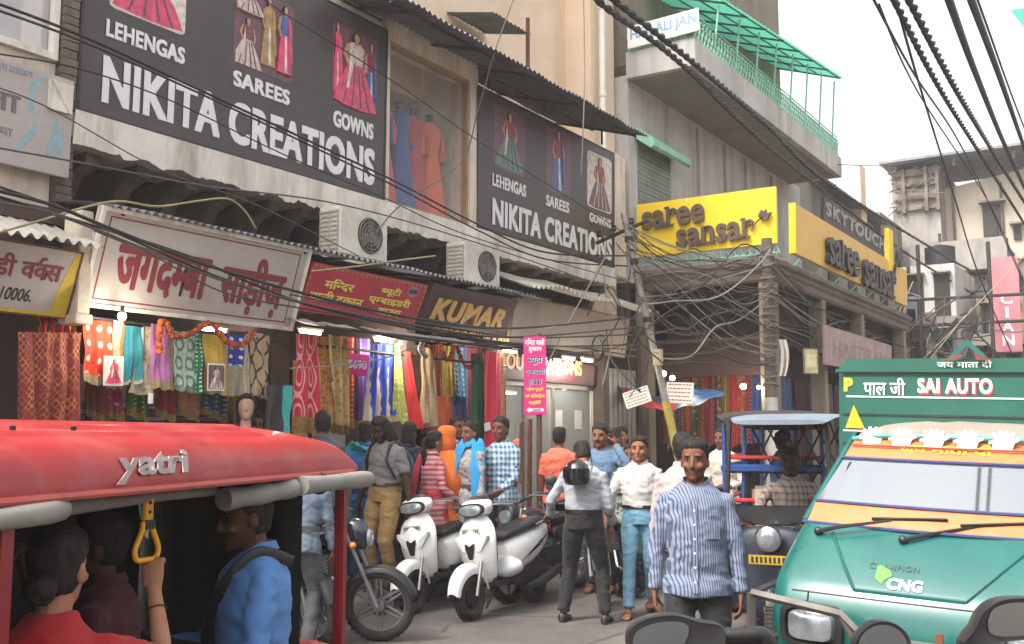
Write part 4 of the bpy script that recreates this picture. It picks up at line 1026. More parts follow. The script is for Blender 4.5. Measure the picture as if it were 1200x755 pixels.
for lb, px, py in (('white price tag on the bottle green sari', 551, 504), ('tilted white price tag on the rose red sari', 568, 506)):
    p = atx(px, py, 7.28); mb = MB(); mb.box(0, 0.006, 0, 0.13, 0, 0.1, TR((p.x, p.y, p.z), rx=0.2 if 'tilted' in lb else 0)); mb.build('price_tag', m_white, base=True, label=lb, cat='tag')
p = atx(173, 473, 7.35); mb = MB(); mb.box(0, 0.005, 0, 0.05, 0, 0.09, TR((p.x, p.y, p.z))); mb.build('price_tag', m_white, base=True, label='tiny white tag below the plain beige cloth', cat='tag')
# jewellery poster, pale door panel
bd = Board('poster', 'dark framed poster of a necklace on a black bust', 'poster', (-8.2, 10.0, 2.05), (0, 1, 0), (0, 0, 1), 0.42, 0.72, mat('poster_back', '#b9b2aa', 0.6), 0.03)
mb = MB(); mb.prism([(0.06, 0.04), (0.36, 0.04), (0.34, 0.2), (0.25, 0.3), (0.25, 0.45), (0.17, 0.45), (0.17, 0.3), (0.08, 0.2)], -0.005, -0.0005); mb.build('bust_print', m_black, bd.o)
mb = MB(); mb.torus(0.09, 0.012, TR((0.21, -0.008, 0.24), rx=PI / 2) @ Matrix.Diagonal((1, 1.2, 0.3, 1)), 20, 5); mb.build('necklace_print', m_lw, bd.o); bd.border(0, 0.42, 0, 0.72, 0.03, m_black, 0.01, 'frame')
mb = MB(); mb.box(-7.9, -7.86, 8.45, 8.72, 0.2, 2.3); mb.build('door_panel', mat('pale_grey_door', '#8d979b', 0.6), base=True, bevel=0.006, label='narrow pale grey door panel behind the pale gold sari', cat='door')

# ---- the corner shop
G2 = 'cloths hanging in the corner shop'
cols = [('#6f2433', 'maroon'), ('#7d6d4a', 'olive'), ('#6d6470', 'ash grey'), ('#a04a2a', 'rust'), ('#2f5a46', 'forest green'), ('#c9622b', 'orange'), ('#8c2d3c', 'wine'), ('#5a5348', 'mud brown'), ('#c59a35', 'amber'), ('#b92a2a', 'bright red'), ('#c3472e', 'brick red'), ('#a03050', 'cerise'), ('#32508f', 'cobalt'), ('#b07a55', 'tan')]
lab = {'maroon': 'maroon cloth at the left end of the corner shop', 'tan': 'tan cloth at the right end of the corner shop'}
for i, (h, nm) in enumerate(cols):
    x0 = 774 + i * 9.0; y0 = 436 + random.uniform(-3, 4)
    drape(lab.get(nm, nm + ' cloth hanging in the corner shop behind the wires'), (x0, y0), (x0 + 9, y0), (x0 - 1, 520 + random.uniform(-8, 12)), (x0 + 9, 520), 17.3 + 0.1 * (i % 3), cloth_mat('c_' + nm.replace(' ', '_'), h, ('plain', 'brocade', 'dots')[i % 3], '#b79a68', 4, 18), 1.5, 0.05, G2, across=True)
for i, (h, nm) in enumerate((('#3a2f55', 'violet'), ('#27406f', 'steel blue'), ('#5b2430', 'dark wine'), ('#2f3f6a', 'slate blue'), ('#6a4a34', 'coffee'), ('#3a2b3a', 'aubergine'))):
    y0 = 17.3 + i * 0.9
    mb = MB(); mb.grid(lambda u, v: (-6.0 + 0.05 * math.sin(u * 18 + i) * (1.2 - v), y0 + 0.7 * u, 1.0 + 1.75 * v), 20, 10)
    mb.build('hanging_cloth', cloth_mat('d_' + nm.replace(' ', '_'), h), base=True, angle=0, label=nm + ' cloth in the shade on the street side of the corner shop', cat='sari', group=G2)
# ---- dim shops: folded stock on shelves, counters
sh = thing('wall_shelf', 'dark shelf of folded cloth under the hanging cloths of the big counter', 'shelf', (-8.6, 6.2, 0.2))
for k in range(4):
    mb = MB(); mb.box(-0.5, 0.5, -1.1, 1.1, 0.35 + k * 0.38, 0.38 + k * 0.38); mb.build('shelf_board', m_wood, sh)
mb = MB(); mb.box(-0.55, -0.5, -1.1, 1.1, 0, 2.2); mb.box(-0.5, 0.5, -1.13, -1.1, 0, 2.2); mb.box(-0.5, 0.5, 1.1, 1.13, 0, 2.2); mb.build('shelf_frame', m_wood, sh)
FC = [mat('folded_%d' % i, h, 0.75, var=0.3, scale=10) for i, h in enumerate(('#4a3f5c', '#8a8088', '#5f2f3a', '#3c5560', '#a09480', '#54323f', '#2f3550', '#7c5a48'))]
stk = []
for k in range(4):
    for j in range(8):
        n = 5; mb = MB(); x, y, z = 0.28, -0.98 + j * 0.28, 0.0; 
        for q in range(n):
            hgt = random.uniform(0.045, 0.06); mb.m = random.randrange(8); a = random.uniform(-0.02, 0.02)
            mb.rings([[(0.2 * c1 + a, 0.115 * c2 + a, z + hz) for c1, c2 in ((-1, -1), (1, -1), (1, 1), (-1, 1))] for hz in (0.004, hgt)]); z += hgt
        mb.smooth = False
        o = mb.build('cloth_pile', FC, bevel=0.008, label='pile of folded cloth on the dark shelf behind the counter', cat='cloth', group='piles of folded cloth on the shelf'); o.location = (-8.6 + 0.28, 6.2 - 0.98 + j * 0.28, 0.2 + 0.381 + k * 0.38)
mb = MB(); mb.box(-8.1, -7.6, 5.15, 7.2, 0.19, 1.15); mb.build('shop_counter', m_wood, base=True, bevel=0.01, label='wooden counter under the bright hanging cloths', cat='counter')
mb = MB(); mb.tube([(-7.43, 4.95, 2.66), (-7.43, 7.4, 2.62)], 0.014, 6); mb.tube([(-7.38, 7.4, 2.62), (-7.38, 11.3, 2.6)], 0.014, 6); mb.build('hanging_rod', m_iron, base=True, label='thin iron rod the shop cloths hang from', cat='rod')
# glass shopfront
t = thing('glass_shopfront', 'glazed shopfront with framed panes and paper notices right of the pole sign', 'shopfront', (-7.72, 11.5, 0.19))
mb = MB()
for y in (0.0, 0.72, 1.5, 2.75): mb.box(-0.03, 0.03, y, y + 0.06, 0, 2.28)
mb.box(-0.031, 0.031, 0.06, 2.75, 2.2, 2.28); mb.build('frame', mat('aluminium', '#8f8c88', 0.4, 0.6), t)
for y0, y1 in ((0.06, 0.72), (0.78, 1.5), (1.56, 2.75)):
    mb = MB(); mb.box(-0.006, 0.006, y0, y1, 0.02, 2.2); mb.build('pane', glass('shopfront_glass', (0.55, 0.6, 0.58, 1), 0.25, 0.04), t)
for y, z, s in ((1.62, 1.62, 0.2), (2.2, 1.6, 0.22), (2.45, 0.9, 0.13)):
    mb = MB(); mb.box(0.008, 0.012, y, y + s, z, z + s * 1.3); mb.build('paper_notice', mat('paper', '#c9c6b8', 0.8), t)
mb = MB(); mb.box(-9.3, -9.2, 11.5, 14.3, 0.2, 3.3); mb.build('back_panel', mat('shop_cream_wall', '#9a9484', 0.8, var=0.2), base=True, label='pale inner wall of the glazed shop', cat='wall panel')
# striped shutter bay beside it
t = thing('roller_shutter', 'grey ribbed roller shutter beyond the glazed shop', 'shutter', (-7.75, 14.42, 0.19))
mb = MB()
def _rs(u, v): return (0.02 * abs(math.sin(u * 9 * PI)), 1.5 * u, 2.6 * v)
mb.grid(_rs, 120, 2); mb.build('shutter_slats', m_steel, t); mb = MB(); mb.tube([(0.15, 0.08, 0), (0.15, 0.08, 2.5)], 0.05, 8); mb.build('pipe', m_brownw, t)

# lit lamps, plus three tube lamps added to brighten the shop cloths
m_bulb = emit('lit_bulb', '#fff1d6', 14); m_tube = emit('lit_tube', '#fff6ea', 7)
def bulb(label, p, r=0.035, e=18):
    o = thing('light_bulb', label, 'lamp', p); mb = MB(); mb.ball((0, 0, 0), r, 12, 8); mb.build('globe', m_bulb, o); mb = MB(); mb.lathe([(0.016, 0.02), (0.018, 0.07), (0.012, 0.09)], 10); mb.build('socket', m_black, o)
    l = bpy.data.lights.new('bulb_light', 'POINT'); l.energy = e; l.shadow_soft_size = 0.06; l.color = (1, 0.88, 0.7); lo = bpy.data.objects.new('bulb_light', l); COL.objects.link(lo); lo.location = (p[0] + 0.09, p[1], p[2] - 0.06)
p = atx(143, 371, 7.25); bulb('lit bulb above the teal cloth', p, 0.035, 5)
p = atx(469, 402, 7.3); bulb('small lit bulb above the lime sari', p, 0.022, 8)
p = atd(777, 438, 16.2); bulb('lit bulb by the leaning pole', p, 0.05, 3)
p = atd(788, 443, 16.4); bulb('lit bulb right beside the leaning pole notice', p, 0.04, 2)
p = atd(871, 453, 17.0); bulb('lit bulb among the red cloths of the corner shop', p, 0.05, 5)
p = atd(889, 454, 17.0); bulb('small lit bulb left of the white utility pole', p, 0.03, 6)
for lb, px, py, D, L in (('short lit tube lamp left of the pink pole sign', 590, 411, 7.3, 0.3), ('added lit tube lamp over the blue sari with spires', 440, 398, 7.6, 0.3), ('added lit tube lamp over the crimson sari', 352, 388, 7.7, 0.3), ('added lit tube lamp deep over the counter by the green dotted cloth', 236, 385, 7.9, 0.3), ('lit tube lamp above the glazed shop, left one', 661, 420, 7.3, 0.28), ('lit tube lamp above the glazed shop, right one', 683, 422, 7.3, 0.28)):
    p = atx(px, py, D); o = thing('tube_lamp', lb, 'lamp', p); mb = MB(); mb.tube([(0, 0, 0), (0, L, 0)], 0.018, 8); mb.build('tube', m_tube, o); mb = MB(); mb.box(-0.03, 0.03, -0.02, L + 0.02, 0.02, 0.045); mb.build('holder', m_white, o); l = bpy.data.lights.new('tube_light', 'POINT'); l.energy = 9; l.shadow_soft_size = 0.15; l.color = (1, 0.93, 0.82); lo = bpy.data.objects.new('tube_light', l); COL.objects.link(lo); lo.location = p + Vector((-0.1, L / 2, -0.12))
for lb, px, py, Y in (('shop light inside the glazed shop, left', 602, 438, 11.9), ('shop light inside the glazed shop, right', 646, 441, 13.2)):
    p = (-8.6, Y, 2.35); o = thing('ceiling_lamp', lb, 'lamp', p); mb = MB(); mb.box(-0.06, 0.06, -0.14, 0.14, -0.02, 0.0); mb.build('diffuser', emit('warm_panel', '#ffdf9a', 6), o); mb = MB(); mb.box(-0.07, 0.07, -0.15, 0.15, 0.001, 0.03); mb.build('casing', m_white, o)
l = bpy.data.lights.new('shop_light', 'POINT'); l.energy = 25; l.shadow_soft_size = 0.2; l.color = (1, 0.85, 0.65); lo = bpy.data.objects.new('shop_light', l); COL.objects.link(lo); lo.location = (-8.5, 12.6, 2.2)

# garlands of marigolds
def garland(label, pts):
    P = catmull(pts, 10); mb = MB(); d = 0
    for i in range(len(P)):
        for k in range(2):
            q = P[i] + Vector((random.uniform(-.012, .012), random.uniform(-.012, .012), random.uniform(-.012, .012))); mb.m = random.randrange(2)
            mb.ball(q, random.uniform(0.018, 0.026), 7, 5)
    mb.build('marigold_garland', [mat('marigold', '#b5541c', 0.8), mat('marigold_dark', '#8a3a18', 0.8)], base=True, label=label, cat='garland', group='marigold garlands')
Q = lambda px, py, D=7.3: atx(px, py, D)
garland('marigold garland hanging straight and looping over the mauve cloth', [Q(187, 412), Q(187, 395), Q(188, 378), Q(196, 381), Q(200, 392), Q(214, 394), Q(232, 386), Q(243, 379)])
garland('marigold garland swagged across the royal blue cloth', [Q(252, 382), Q(258, 393), Q(268, 402), Q(280, 405), Q(291, 400), Q(297, 390)])
garland('thin marigold garland in two loops before the jewellery poster', [Q(516, 402, 7.4), Q(520, 416, 7.4), Q(526, 422, 7.4), Q(531, 410, 7.4), Q(535, 402, 7.4), Q(540, 420, 7.4), Q(550, 431, 7.4), Q(560, 420, 7.4), Q(563, 406, 7.4)])

# dress forms in the show window and a mannequin head at the counter
def dress_form(label, x, y, z, m, h=1.45, arms=False, head=False):
    o = thing('dress_form', label, 'mannequin', (x, y, z), 0, 'dress forms in the show window' if not head else None)
    mb = MB(); n = 20
    def rg(z, rx, ry): return [(ry * math.cos(2 * PI * k / n) * (1 + 0.06 * math.sin(5 * 2 * PI * k / n) * (z < 0.7)), rx * math.sin(2 * PI * k / n) * (1 + 0.06 * math.sin(6 * 2 * PI * k / n) * (z < 0.7)), z) for k in range(n)]
    mb.rings([rg(0.05, 0.26, 0.2), rg(0.35, 0.22, 0.17), rg(0.65, 0.17, 0.13), rg(0.85, 0.12, 0.1), rg(1.0, 0.145, 0.11), rg(1.15, 0.17, 0.11), rg(1.22, 0.15, 0.09), rg(1.26, 0.06, 0.055)]); mb.build('dress', m, o)
    for s in (-1, 1):
        mb = MB(); mb.tube([(0, s * 0.16, 1.18), (0.03, s * 0.22, 1.0), (0.04, s * 0.2, 0.8)], [0.055, 0.05, 0.045], 8); mb.build('sleeve', m, o)
    mb = MB(); mb.lathe([(0.045, 1.24), (0.04, 1.33), (0.045, 1.36), (0.0, 1.38)], 12); mb.build('neck', m_black, o)
    mb = MB(); mb.tube([(0, 0, 0), (0, 0, 0.4)], 0.02, 8); mb.lathe([(0.15, 0), (0.15, 0.02), (0, 0.02)], 16); mb.build('stand', m_iron, o)
    return o
for lb, y, m in (('dress form in a coral gown at the left of the show window', 9.72, cloth_mat('coral', '#d8504a', 'plain')), ('dress form in a blue jacket over red in the show window', 10.12, cloth_mat('dress_blue', '#33508f', 'plain')), ('dress form in a deep red dress in the middle of the show window', 10.42, cloth_mat('dress_red', '#b03a3a', 'brocade', '#d8a070', 6, 20)), ('dress form in an orange gown at the right of the show window', 10.78, cloth_mat('dress_orange', '#d9663c', 'brocade', '#e0a070', 6, 30))):
    dress_form(lb, -8.3, y, 4.53, m, head=True).scale = (1.1, 1.1, 1.1)

for lb, x, y, m in (('red sequinned gown on a dress form inside the glazed shop', -8.35, 13.15, cloth_mat('dress_scarlet', '#b5262c', 'brocade', '#d8a050', 6, 24)), ('orange gown on a dress form deep in the glazed shop', -8.9, 12.3, cloth_mat('dress_amber', '#b5602a', 'plain'))):
    dress_form(lb, x, y, 0.2, m, head=False).scale = (1.1, 1.1, 1.15)
for i, (lb, h, y, z0) in enumerate((('plum cloth folded over a rail deep in the shop behind the pale gold sari', '#6a2f4a', 8.0, 1.2), ('saffron cloth deep in the shop behind the blue sari', '#c07a22', 8.9, 1.1), ('turquoise cloth deep in the shop beside the jewellery poster', '#22707c', 9.75, 1.0), ('pink cloth deep in the shop behind the bottle green sari', '#b04a78', 10.9, 0.9), ('ivory cloth deep in the dark shop behind the scarlet sari', '#b0a48c', 9.3, 1.2), ('ruby cloth deep in the shop behind the crimson sari', '#8a1c2c', 7.62, 1.1))):
    mb = MB(); mb.grid(lambda u, v: (-8.9 + 0.05 * math.sin(u * 17 + i) * (1.2 - v), y + 0.32 * u, z0 + (2.6 - z0) * v), 20, 10); mb.build('hanging_cloth', cloth_mat('deep_%d' % i, h, ('plain', 'brocade')[i % 2], '#b79a68', 4, 20), base=True, angle=0, label=lb, cat='sari', group='saris and cloths hanging in the shops')

# a second, denser row just behind the first
row = [(100, 'russet', '#8f3a22'), (122, 'magenta', '#a82a6a'), (150, 'grass green', '#3f7a3a'), (182, 'cherry', '#a01c30'), (210, 'peach', '#c98a62'), (240, 'peacock blue', '#1f5f86'), (268, 'golden', '#b58a2e'), (298, 'burgundy', '#641a2a'), (400, 'coral red', '#c04a3a'), (418, 'violet', '#54357a'), (446, 'parrot green', '#4f8a2e'), (470, 'hot pink', '#c02a66'), (500, 'rust orange', '#b5521f'), (516, 'bright yellow', '#c9a428'), (532, 'sky blue', '#3f83b0'), (546, 'wine red', '#7a1a30')]
for i, (x, nm, h) in enumerate(row):
    y0 = 388 + max(0, (x - 320) * 0.085); w = 24 if x < 400 else 16
    drape(nm + ' cloth in the second row of hanging saris', (x, y0), (x + w, y0 + 1), (x - 2, y0 + (96 if x < 320 else 104)), (x + w, y0 + 108), 7.85, cloth_mat('row_%d' % i, h, ('plain', 'brocade', 'dots')[i % 3], '#c9a868', 5, 18, '#a88a4a', 0.08), 2.5, 0.03)
# ================================================================== vehicle materials
m_rub = mat('rubber', '#1c1a19', 0.85, var=0.3, dirt=0.5, dirtcol=C('#5a5048'))
m_chrome = mat('chrome', '#d0d0d0', 0.15, 1.0, var=0.05)
m_alloy = mat('alloy', '#8f8f90', 0.4, 0.7, var=0.15, dirt=0.4)
m_dkmet = mat('dark_metal', '#3a3836', 0.5, 0.6, var=0.3, dirt=0.4)
m_blk = mat('black_plastic', '#1b1b1d', 0.42, var=0.25, dirt=0.3, dirtcol=C('#4a4640'))
m_seat = mat('black_vinyl', '#1e1c1d', 0.5, var=0.2)
m_lens = mat('lamp_lens', '#9aa1a4', 0.07, 0.5, var=0.35, scale=14, coat=0.6)
m_amber = mat('amber_lens', '#d9772a', 0.2, coat=0.5)
m_redl = mat('red_lens', '#a01818', 0.2, coat=0.5)
m_mirr = mat('mirror_glass', '#858b90', 0.06, 1.0, var=0.05)
m_scw = mat('scooter_white', '#e6e4e0', 0.28, var=0.04, coat=0.5, dirt=0.25, dirtcol=C('#b5aca0'))
m_rred = mat('rickshaw_red', '#98161a', 0.45, var=0.22, scale=4, coat=0.1, dirt=0.75, dirtcol=C('#a05650'), dscale=2.5)
m_rpost = mat('rickshaw_post_red', '#8a1a20', 0.4, var=0.2, coat=0.2)
m_foam = mat('grey_rolled_curtain', '#8c8780', 0.75, var=0.15, dirt=0.4)
m_tgreen = mat('truck_green', '#05504a', 0.32, var=0.1, scale=3, coat=0.3, dirt=0.45, dirtcol=C('#2f6f62'), dscale=1.4)
m_tgreen2 = mat('truck_box_green', '#065040', 0.5, var=0.2, scale=4, dirt=0.5, dirtcol=C('#235446'))
m_torange = mat('truck_orange', '#b56a3a', 0.5, var=0.1, dirt=0.4, dirtcol=C('#a8744f'))
m_canvas = mat('tan_canvas', '#86796c', 0.9, var=0.15, dirt=0.5, dirtcol=C('#77695a'), bump=0.3)
m_wind = NT('windscreen'); m_wind.color(C('#c8cccd')); m_wind.b.inputs['Roughness'].default_value = 0.05; m_wind.b.inputs['Metallic'].default_value = 0.9; m_wind.b.inputs['Alpha'].default_value = 0.85; m_wind = m_wind.m

def wheel(parent, c, R, r, spoke='disc', name='wheel', M=None, rim=None):
    """wheel standing in the local y-z plane (axle along x)"""
    M = (M or Matrix()) @ TR(c) @ Matrix.Rotation(PI / 2, 4, 'Y')
    t = MB(); t.torus(R - r, r, M @ Matrix.Diagonal((1, 1, 1.15, 1)), 40, 10)
    for k in range(36):
        a = k * PI / 18; t.cbox((0, 0, 0), (0.012, 0.016, r * 1.5), M @ Matrix.Rotation(a, 4, 'Z') @ TR((R - 0.004, 0, 0)))
    w = t.build('tyre', m_rub, parent) if False else None
    o = bpy.data.objects.new(name, None); COL.objects.link(o); o.parent = parent
    t.build('tyre', m_rub, o)
    q = MB(); q.torus(R - 1.8 * r, r * 0.35, M, 36, 6)
    if spoke == 'disc':
        q.lathe([(0.0, -0.03), (R * 0.3, -0.03), (R - 1.9 * r, -0.012), (R - 1.9 * r, 0.012), (R * 0.3, 0.03), (0, 0.03)], 24, M)
        for k in range(6): q.lathe([(0.0, 0.0), (0.02, 0.0), (0.02, 0.034), (0, 0.034)], 8, M @ Matrix.Rotation(k * PI / 3, 4, 'Z') @ TR((R * 0.38, 0, 0)))
    else:
        q.lathe([(0.0, -0.05), (0.05, -0.05), (0.05, 0.05), (0, 0.05)], 16, M)
        for k in range(6): 
            for s in (-0.025, 0.025): q.tube([M @ Matrix.Rotation(k * PI / 3, 4, 'Z') @ Vector((0.03, s, 0)), M @ Matrix.Rotation(k * PI / 3, 4, 'Z') @ Vector((R - 1.9 * r, s * 0.6, 0))], 0.011, 6)
        q.lathe([(0.07, 0.045), (0.115, 0.045), (0.115, 0.05), (0.07, 0.05)], 24, M, False)
    q.build('rim', rim or m_alloy, o)
    return o

def sub2(o, lv=2):
    m = o.modifiers.new('s', 'SUBSURF'); m.levels = lv; m.render_levels = lv
    dg = bpy.context.evaluated_depsgraph_get(); me = bpy.data.meshes.new_from_object(o.evaluated_get(dg)); o.modifiers.clear(); o.data = me
    for p in me.polygons: p.use_smooth = True
    return o
def sring(c, rx, ry, n=16, p=2.6, ax='z'):
    out = []
    for k in range(n):
        a = 2 * PI * k / n; ca, sa = math.cos(a), math.sin(a); e = 2 / p
        x = rx * math.copysign(abs(ca) ** e, ca); y = ry * math.copysign(abs(sa) ** e, sa)
        out.append((c[0] + x, c[1] + y, c[2]) if ax == 'z' else (c[0] + x, c[1], c[2] + y))
    return out

# ================================================================== scooter (front towards local -y)
def make_scooter():
    t = thing('scooter', '', 'scooter')
    F = bpy.data.objects.new('front_fork', None)
    wheel(t, (0, -0.62, 0.22), 0.22, 0.05, rim=m_dkmet, name='front_wheel'); wheel(t, (0, 0.6, 0.22), 0.22, 0.05, rim=m_dkmet, name='rear_wheel')
    bpy.data.objects.remove(F)
    mb = MB(); rg = []
    for i in range(15):
        a = R_(8 + i * 11.5); r = 0.285; cy, cz = -0.62 - r * math.cos(a), 0.22 + r * math.sin(a); w = 0.082 - 0.02 * abs(i - 7) / 7
        rg.append([(-w, cy + 0.05 * math.cos(a), cz - 0.085 * max(0.3, math.sin(a))), (-w, cy, cz - 0.02), (-w * 0.55, cy - 0.012 * math.cos(a), cz + 0.012), (0, cy - 0.018 * math.cos(a), cz + 0.02), (w * 0.55, cy - 0.012 * math.cos(a), cz + 0.012), (w, cy, cz - 0.02), (w, cy + 0.05 * math.cos(a), cz - 0.085 * max(0.3, math.sin(a)))])
    mb.rings(rg, False, False); o = mb.build('front_fender', m_scw, t); sub2(o)
    mb = MB(); mb.tube([(-0.085, -0.62, 0.22), (-0.085, -0.5, 0.52)], 0.018, 8); mb.tube([(0.085, -0.62, 0.22), (0.085, -0.5, 0.52)], 0.018, 8); mb.build('front_fork', m_alloy, t)
    # apron
    mb = MB(); R = []
    for z, w, yc, d in ((0.30, 0.10, -0.30, 0.05), (0.36, 0.15, -0.33, 0.065), (0.48, 0.185, -0.37, 0.085), (0.60, 0.205, -0.395, 0.105), (0.72, 0.215, -0.395, 0.105), (0.82, 0.20, -0.38, 0.095), (0.90, 0.14, -0.36, 0.08), (0.95, 0.08, -0.34, 0.06)):
        ring = []
        for k in range(16):
            a = 2 * PI * k / 16; x = w * math.cos(a); y = d * math.sin(a)
            if y < 0: y *= (1.0 + 0.5 * (1 - abs(math.cos(a))))
            else: y *= 0.35
            ring.append((x, yc + y, z))
        R.append(ring)
    mb.rings(R); o = mb.build('front_apron', m_scw, t); sub2(o)
    mb = MB(); mb.prism([(-0.13, 0.32), (0.13, 0.32), (0.17, 0.5), (0.185, 0.72), (0.15, 0.86), (-0.15, 0.86), (-0.185, 0.72), (-0.17, 0.5)], -0.352, -0.33); mb.build('leg_shield', m_blk, t, bevel=0.01)
    # chrome and black grille, side slashes, plate, emblem
    mb = MB(); mb.prism([(-0.012, 0.54), (0.012, 0.54), (0.045, 0.64), (0.05, 0.69), (0.0, 0.66), (-0.05, 0.69), (-0.045, 0.64)], -0.562, -0.5, None); mb.build('nose_grille', m_blk, t, bevel=0.006)
    for s in (-1, 1):
        mb = MB(); mb.prism([(s * 0.055, 0.60), (s * 0.10, 0.61), (s * 0.175, 0.72), (s * 0.17, 0.755), (s * 0.075, 0.68)], -0.522, -0.44, None); mb.build('indicator', mat('clear_indicator', '#c5c6c4', 0.2, var=0.1, coat=0.5), t, bevel=0.004)
    mb = MB(); mb.cbox((0, -0.508, 0.80), (0.2, 0.008, 0.055), TR((0, 0, 0), rx=0.0)); mb.build('number_plate', mat('plate_white', '#b9b6ae', 0.5), t)
    mb = MB()
    for k in range(9): mb.cbox((-0.08 + k * 0.02, -0.513, 0.80), (0.011, 0.002, 0.028))
    mb.build('plate_marks', m_ink, t)
    # head
    mb = MB(); R = []
    for z, w, yc, d in ((0.93, 0.10, -0.33, 0.08), (0.97, 0.155, -0.36, 0.115), (1.02, 0.175, -0.375, 0.125), (1.07, 0.15, -0.35, 0.105), (1.10, 0.09, -0.31, 0.07)): R.append(sring((0, yc, z), w, d, 16, 2.4))
    mb.rings(R); o = mb.build('headlight_cowl', m_scw, t); sub2(o)
    mb = MB(); R = []
    for y, w, h, z in ((-0.475, 0.125, 0.05, 0.995), (-0.5, 0.118, 0.047, 0.99), (-0.512, 0.09, 0.033, 0.985)): R.append(sring((0, y, z), w, h, 20, 2.8, 'y'))
    mb.rings(R); mb.build('headlight', m_lens, t)
    mb = MB(); R = []
    for y, w, h, z in ((-0.45, 0.138, 0.06, 0.998), (-0.485, 0.138, 0.062, 0.995)): R.append(sring((0, y, z), w, h, 20, 2.8, 'y'))
    mb.rings(R); mb.build('headlight_bezel', m_dkmet, t)
    mb = MB(); R = [sring((0, -0.33, 1.095), 0.12, 0.07, 14, 2.5), sring((0, -0.31, 1.125), 0.07, 0.035, 14, 2.5)]; mb.rings(R); mb.build('instrument_visor', m_blk, t)
    for s in (-1, 1):
        mb = MB(); mb.tube([(s * 0.12, -0.31, 1.03), (s * 0.24, -0.27, 1.04), (s * 0.35, -0.22, 1.03)], 0.016, 8); mb.build('handlebar', m_dkmet, t)
        mb = MB(); mb.tube([(s * 0.24, -0.265, 1.04), (s * 0.36, -0.215, 1.03)], 0.02, 10); mb.build('grip', m_blk, t)
        mb = MB(); mb.tube([(s * 0.17, -0.33, 1.03), (s * 0.26, -0.33, 1.03), (s * 0.36, -0.28, 1.02)], 0.008, 6); mb.build('brake_lever', m_alloy, t)
    # floor, seat, tail
    mb = MB(); mb.box(-0.16, 0.16, -0.34, 0.1, 0.27, 0.32); mb.build('floorboard', m_blk, t, bevel=0.015)
    mb = MB(); R = []
    for y, w, z0, z1 in ((-0.02, 0.10, 0.32, 0.66), (0.1, 0.15, 0.34, 0.70), (0.3, 0.175, 0.37, 0.73), (0.55, 0.165, 0.44, 0.76), (0.78, 0.12, 0.56, 0.79), (0.95, 0.05, 0.68, 0.79)): R.append(sring((0, y, (z0 + z1) / 2), w, (z1 - z0) / 2, 16, 3.0, 'y'))
    mb.rings(R); o = mb.build('side_panels', m_scw, t); sub2(o)
    mb = MB(); R = []
    for y, w, z, h in ((-0.04, 0.08, 0.70, 0.03), (0.05, 0.12, 0.735, 0.045), (0.25, 0.155, 0.765, 0.05), (0.42, 0.15, 0.785, 0.05), (0.55, 0.15, 0.82, 0.05), (0.75, 0.12, 0.83, 0.04), (0.85, 0.06, 0.83, 0.025)): R.append(sring((0, y, z), w, h, 16, 2.6, 'y'))
    mb.rings(R); o = mb.build('seat', m_seat, t); sub2(o)
    mb = MB(); mb.box(-0.13, 0.13, 0.02, 0.75, 0.24, 0.42); mb.build('engine', m_dkmet, t, bevel=0.03)
    mb = MB(); mb.tube([(0.16, 0.2, 0.2), (0.17, 0.55, 0.24), (0.17, 0.9, 0.32)], [0.025, 0.05, 0.045], 10); mb.build('exhaust', m_blk, t)
    mb = MB(); mb.tube([(-0.14, 0.5, 0.78), (-0.19, 0.75, 0.84), (-0.17, 0.98, 0.87), (0, 1.02, 0.875), (0.17, 0.98, 0.87), (0.19, 0.75, 0.84), (0.14, 0.5, 0.78)], 0.014, 8); mb.build('grab_rail', m_alloy, t)
    mb = MB(); mb.box(-0.07, 0.07, 0.93, 0.97, 0.68, 0.76); mb.build('tail_lamp', m_redl, t, bevel=0.01)
    mb = MB(); mb.tube([(-0.1, 0.1, 0.3), (-0.24, 0.02, 0.01)], 0.012, 6); mb.build('side_stand', m_dkmet, t)
    for s in (-1, 1):
        mb = MB(); mb.prism([(0.12, 0.46), (0.5, 0.58), (0.72, 0.7), (0.45, 0.56)], 0, 0.004, TR((s * 0.176, 0, 0), rz=PI / 2)); mb.build('panel_stripe', m_dkmet, t)
    return t

def yaw_to(fx, fy, bx, by):           # local -y points from the back point to the front point
    return math.atan2(-(by - fy), -(bx - fx)) + PI / 2
GS = 'white scooters parked along the shops'
S2 = make_scooter(); S2['label'] = 'white scooter parked in front with a clear plastic bag at its footboard'; S2['group'] = GS
pf = atz(545, 730, 0); pb = atz(634, 704, 0); S2.location = ((pf.x + pb.x) / 2, (pf.y + pb.y) / 2, 0.0); S2.rotation_euler = (0, R_(-6), math.atan2(pb.y - pf.y, pb.x - pf.x) - PI / 2)
S1 = copy_tree(S2); S1['label'] = 'white scooter half hidden behind the black motorcycle wheel'
pf1 = atz(474, 722, 0); S1.location = (pf1.x - 0.32 + 0.27, pf1.y + 0.55 + 0.17, 0.0); S1.rotation_euler = (0, R_(-7), S2.rotation_euler.z + R_(4))
mb = MB(); mb.ball((0, 0, 0.1), (0.2, 0.14, 0.1), 18, 12); mb.v = [tuple(Vector(p) * (1 + 0.3 * noise.noise((p[0] * 9, p[1] * 9, p[2] * 9 + 3)))) for p in mb.v]
b_ = mb.build('plastic_bag', mat('clear_plastic', '#cfcfd2', 0.25, var=0.1, bump=0.6, bscale=18), label='crumpled clear plastic bag on the footboard of the front scooter', cat='bag')
_m = S2.matrix_basis; b_.location = Matrix.Translation(S2.location) @ S2.rotation_euler.to_matrix().to_4x4() @ Vector((0.08, -0.12, 0.33))

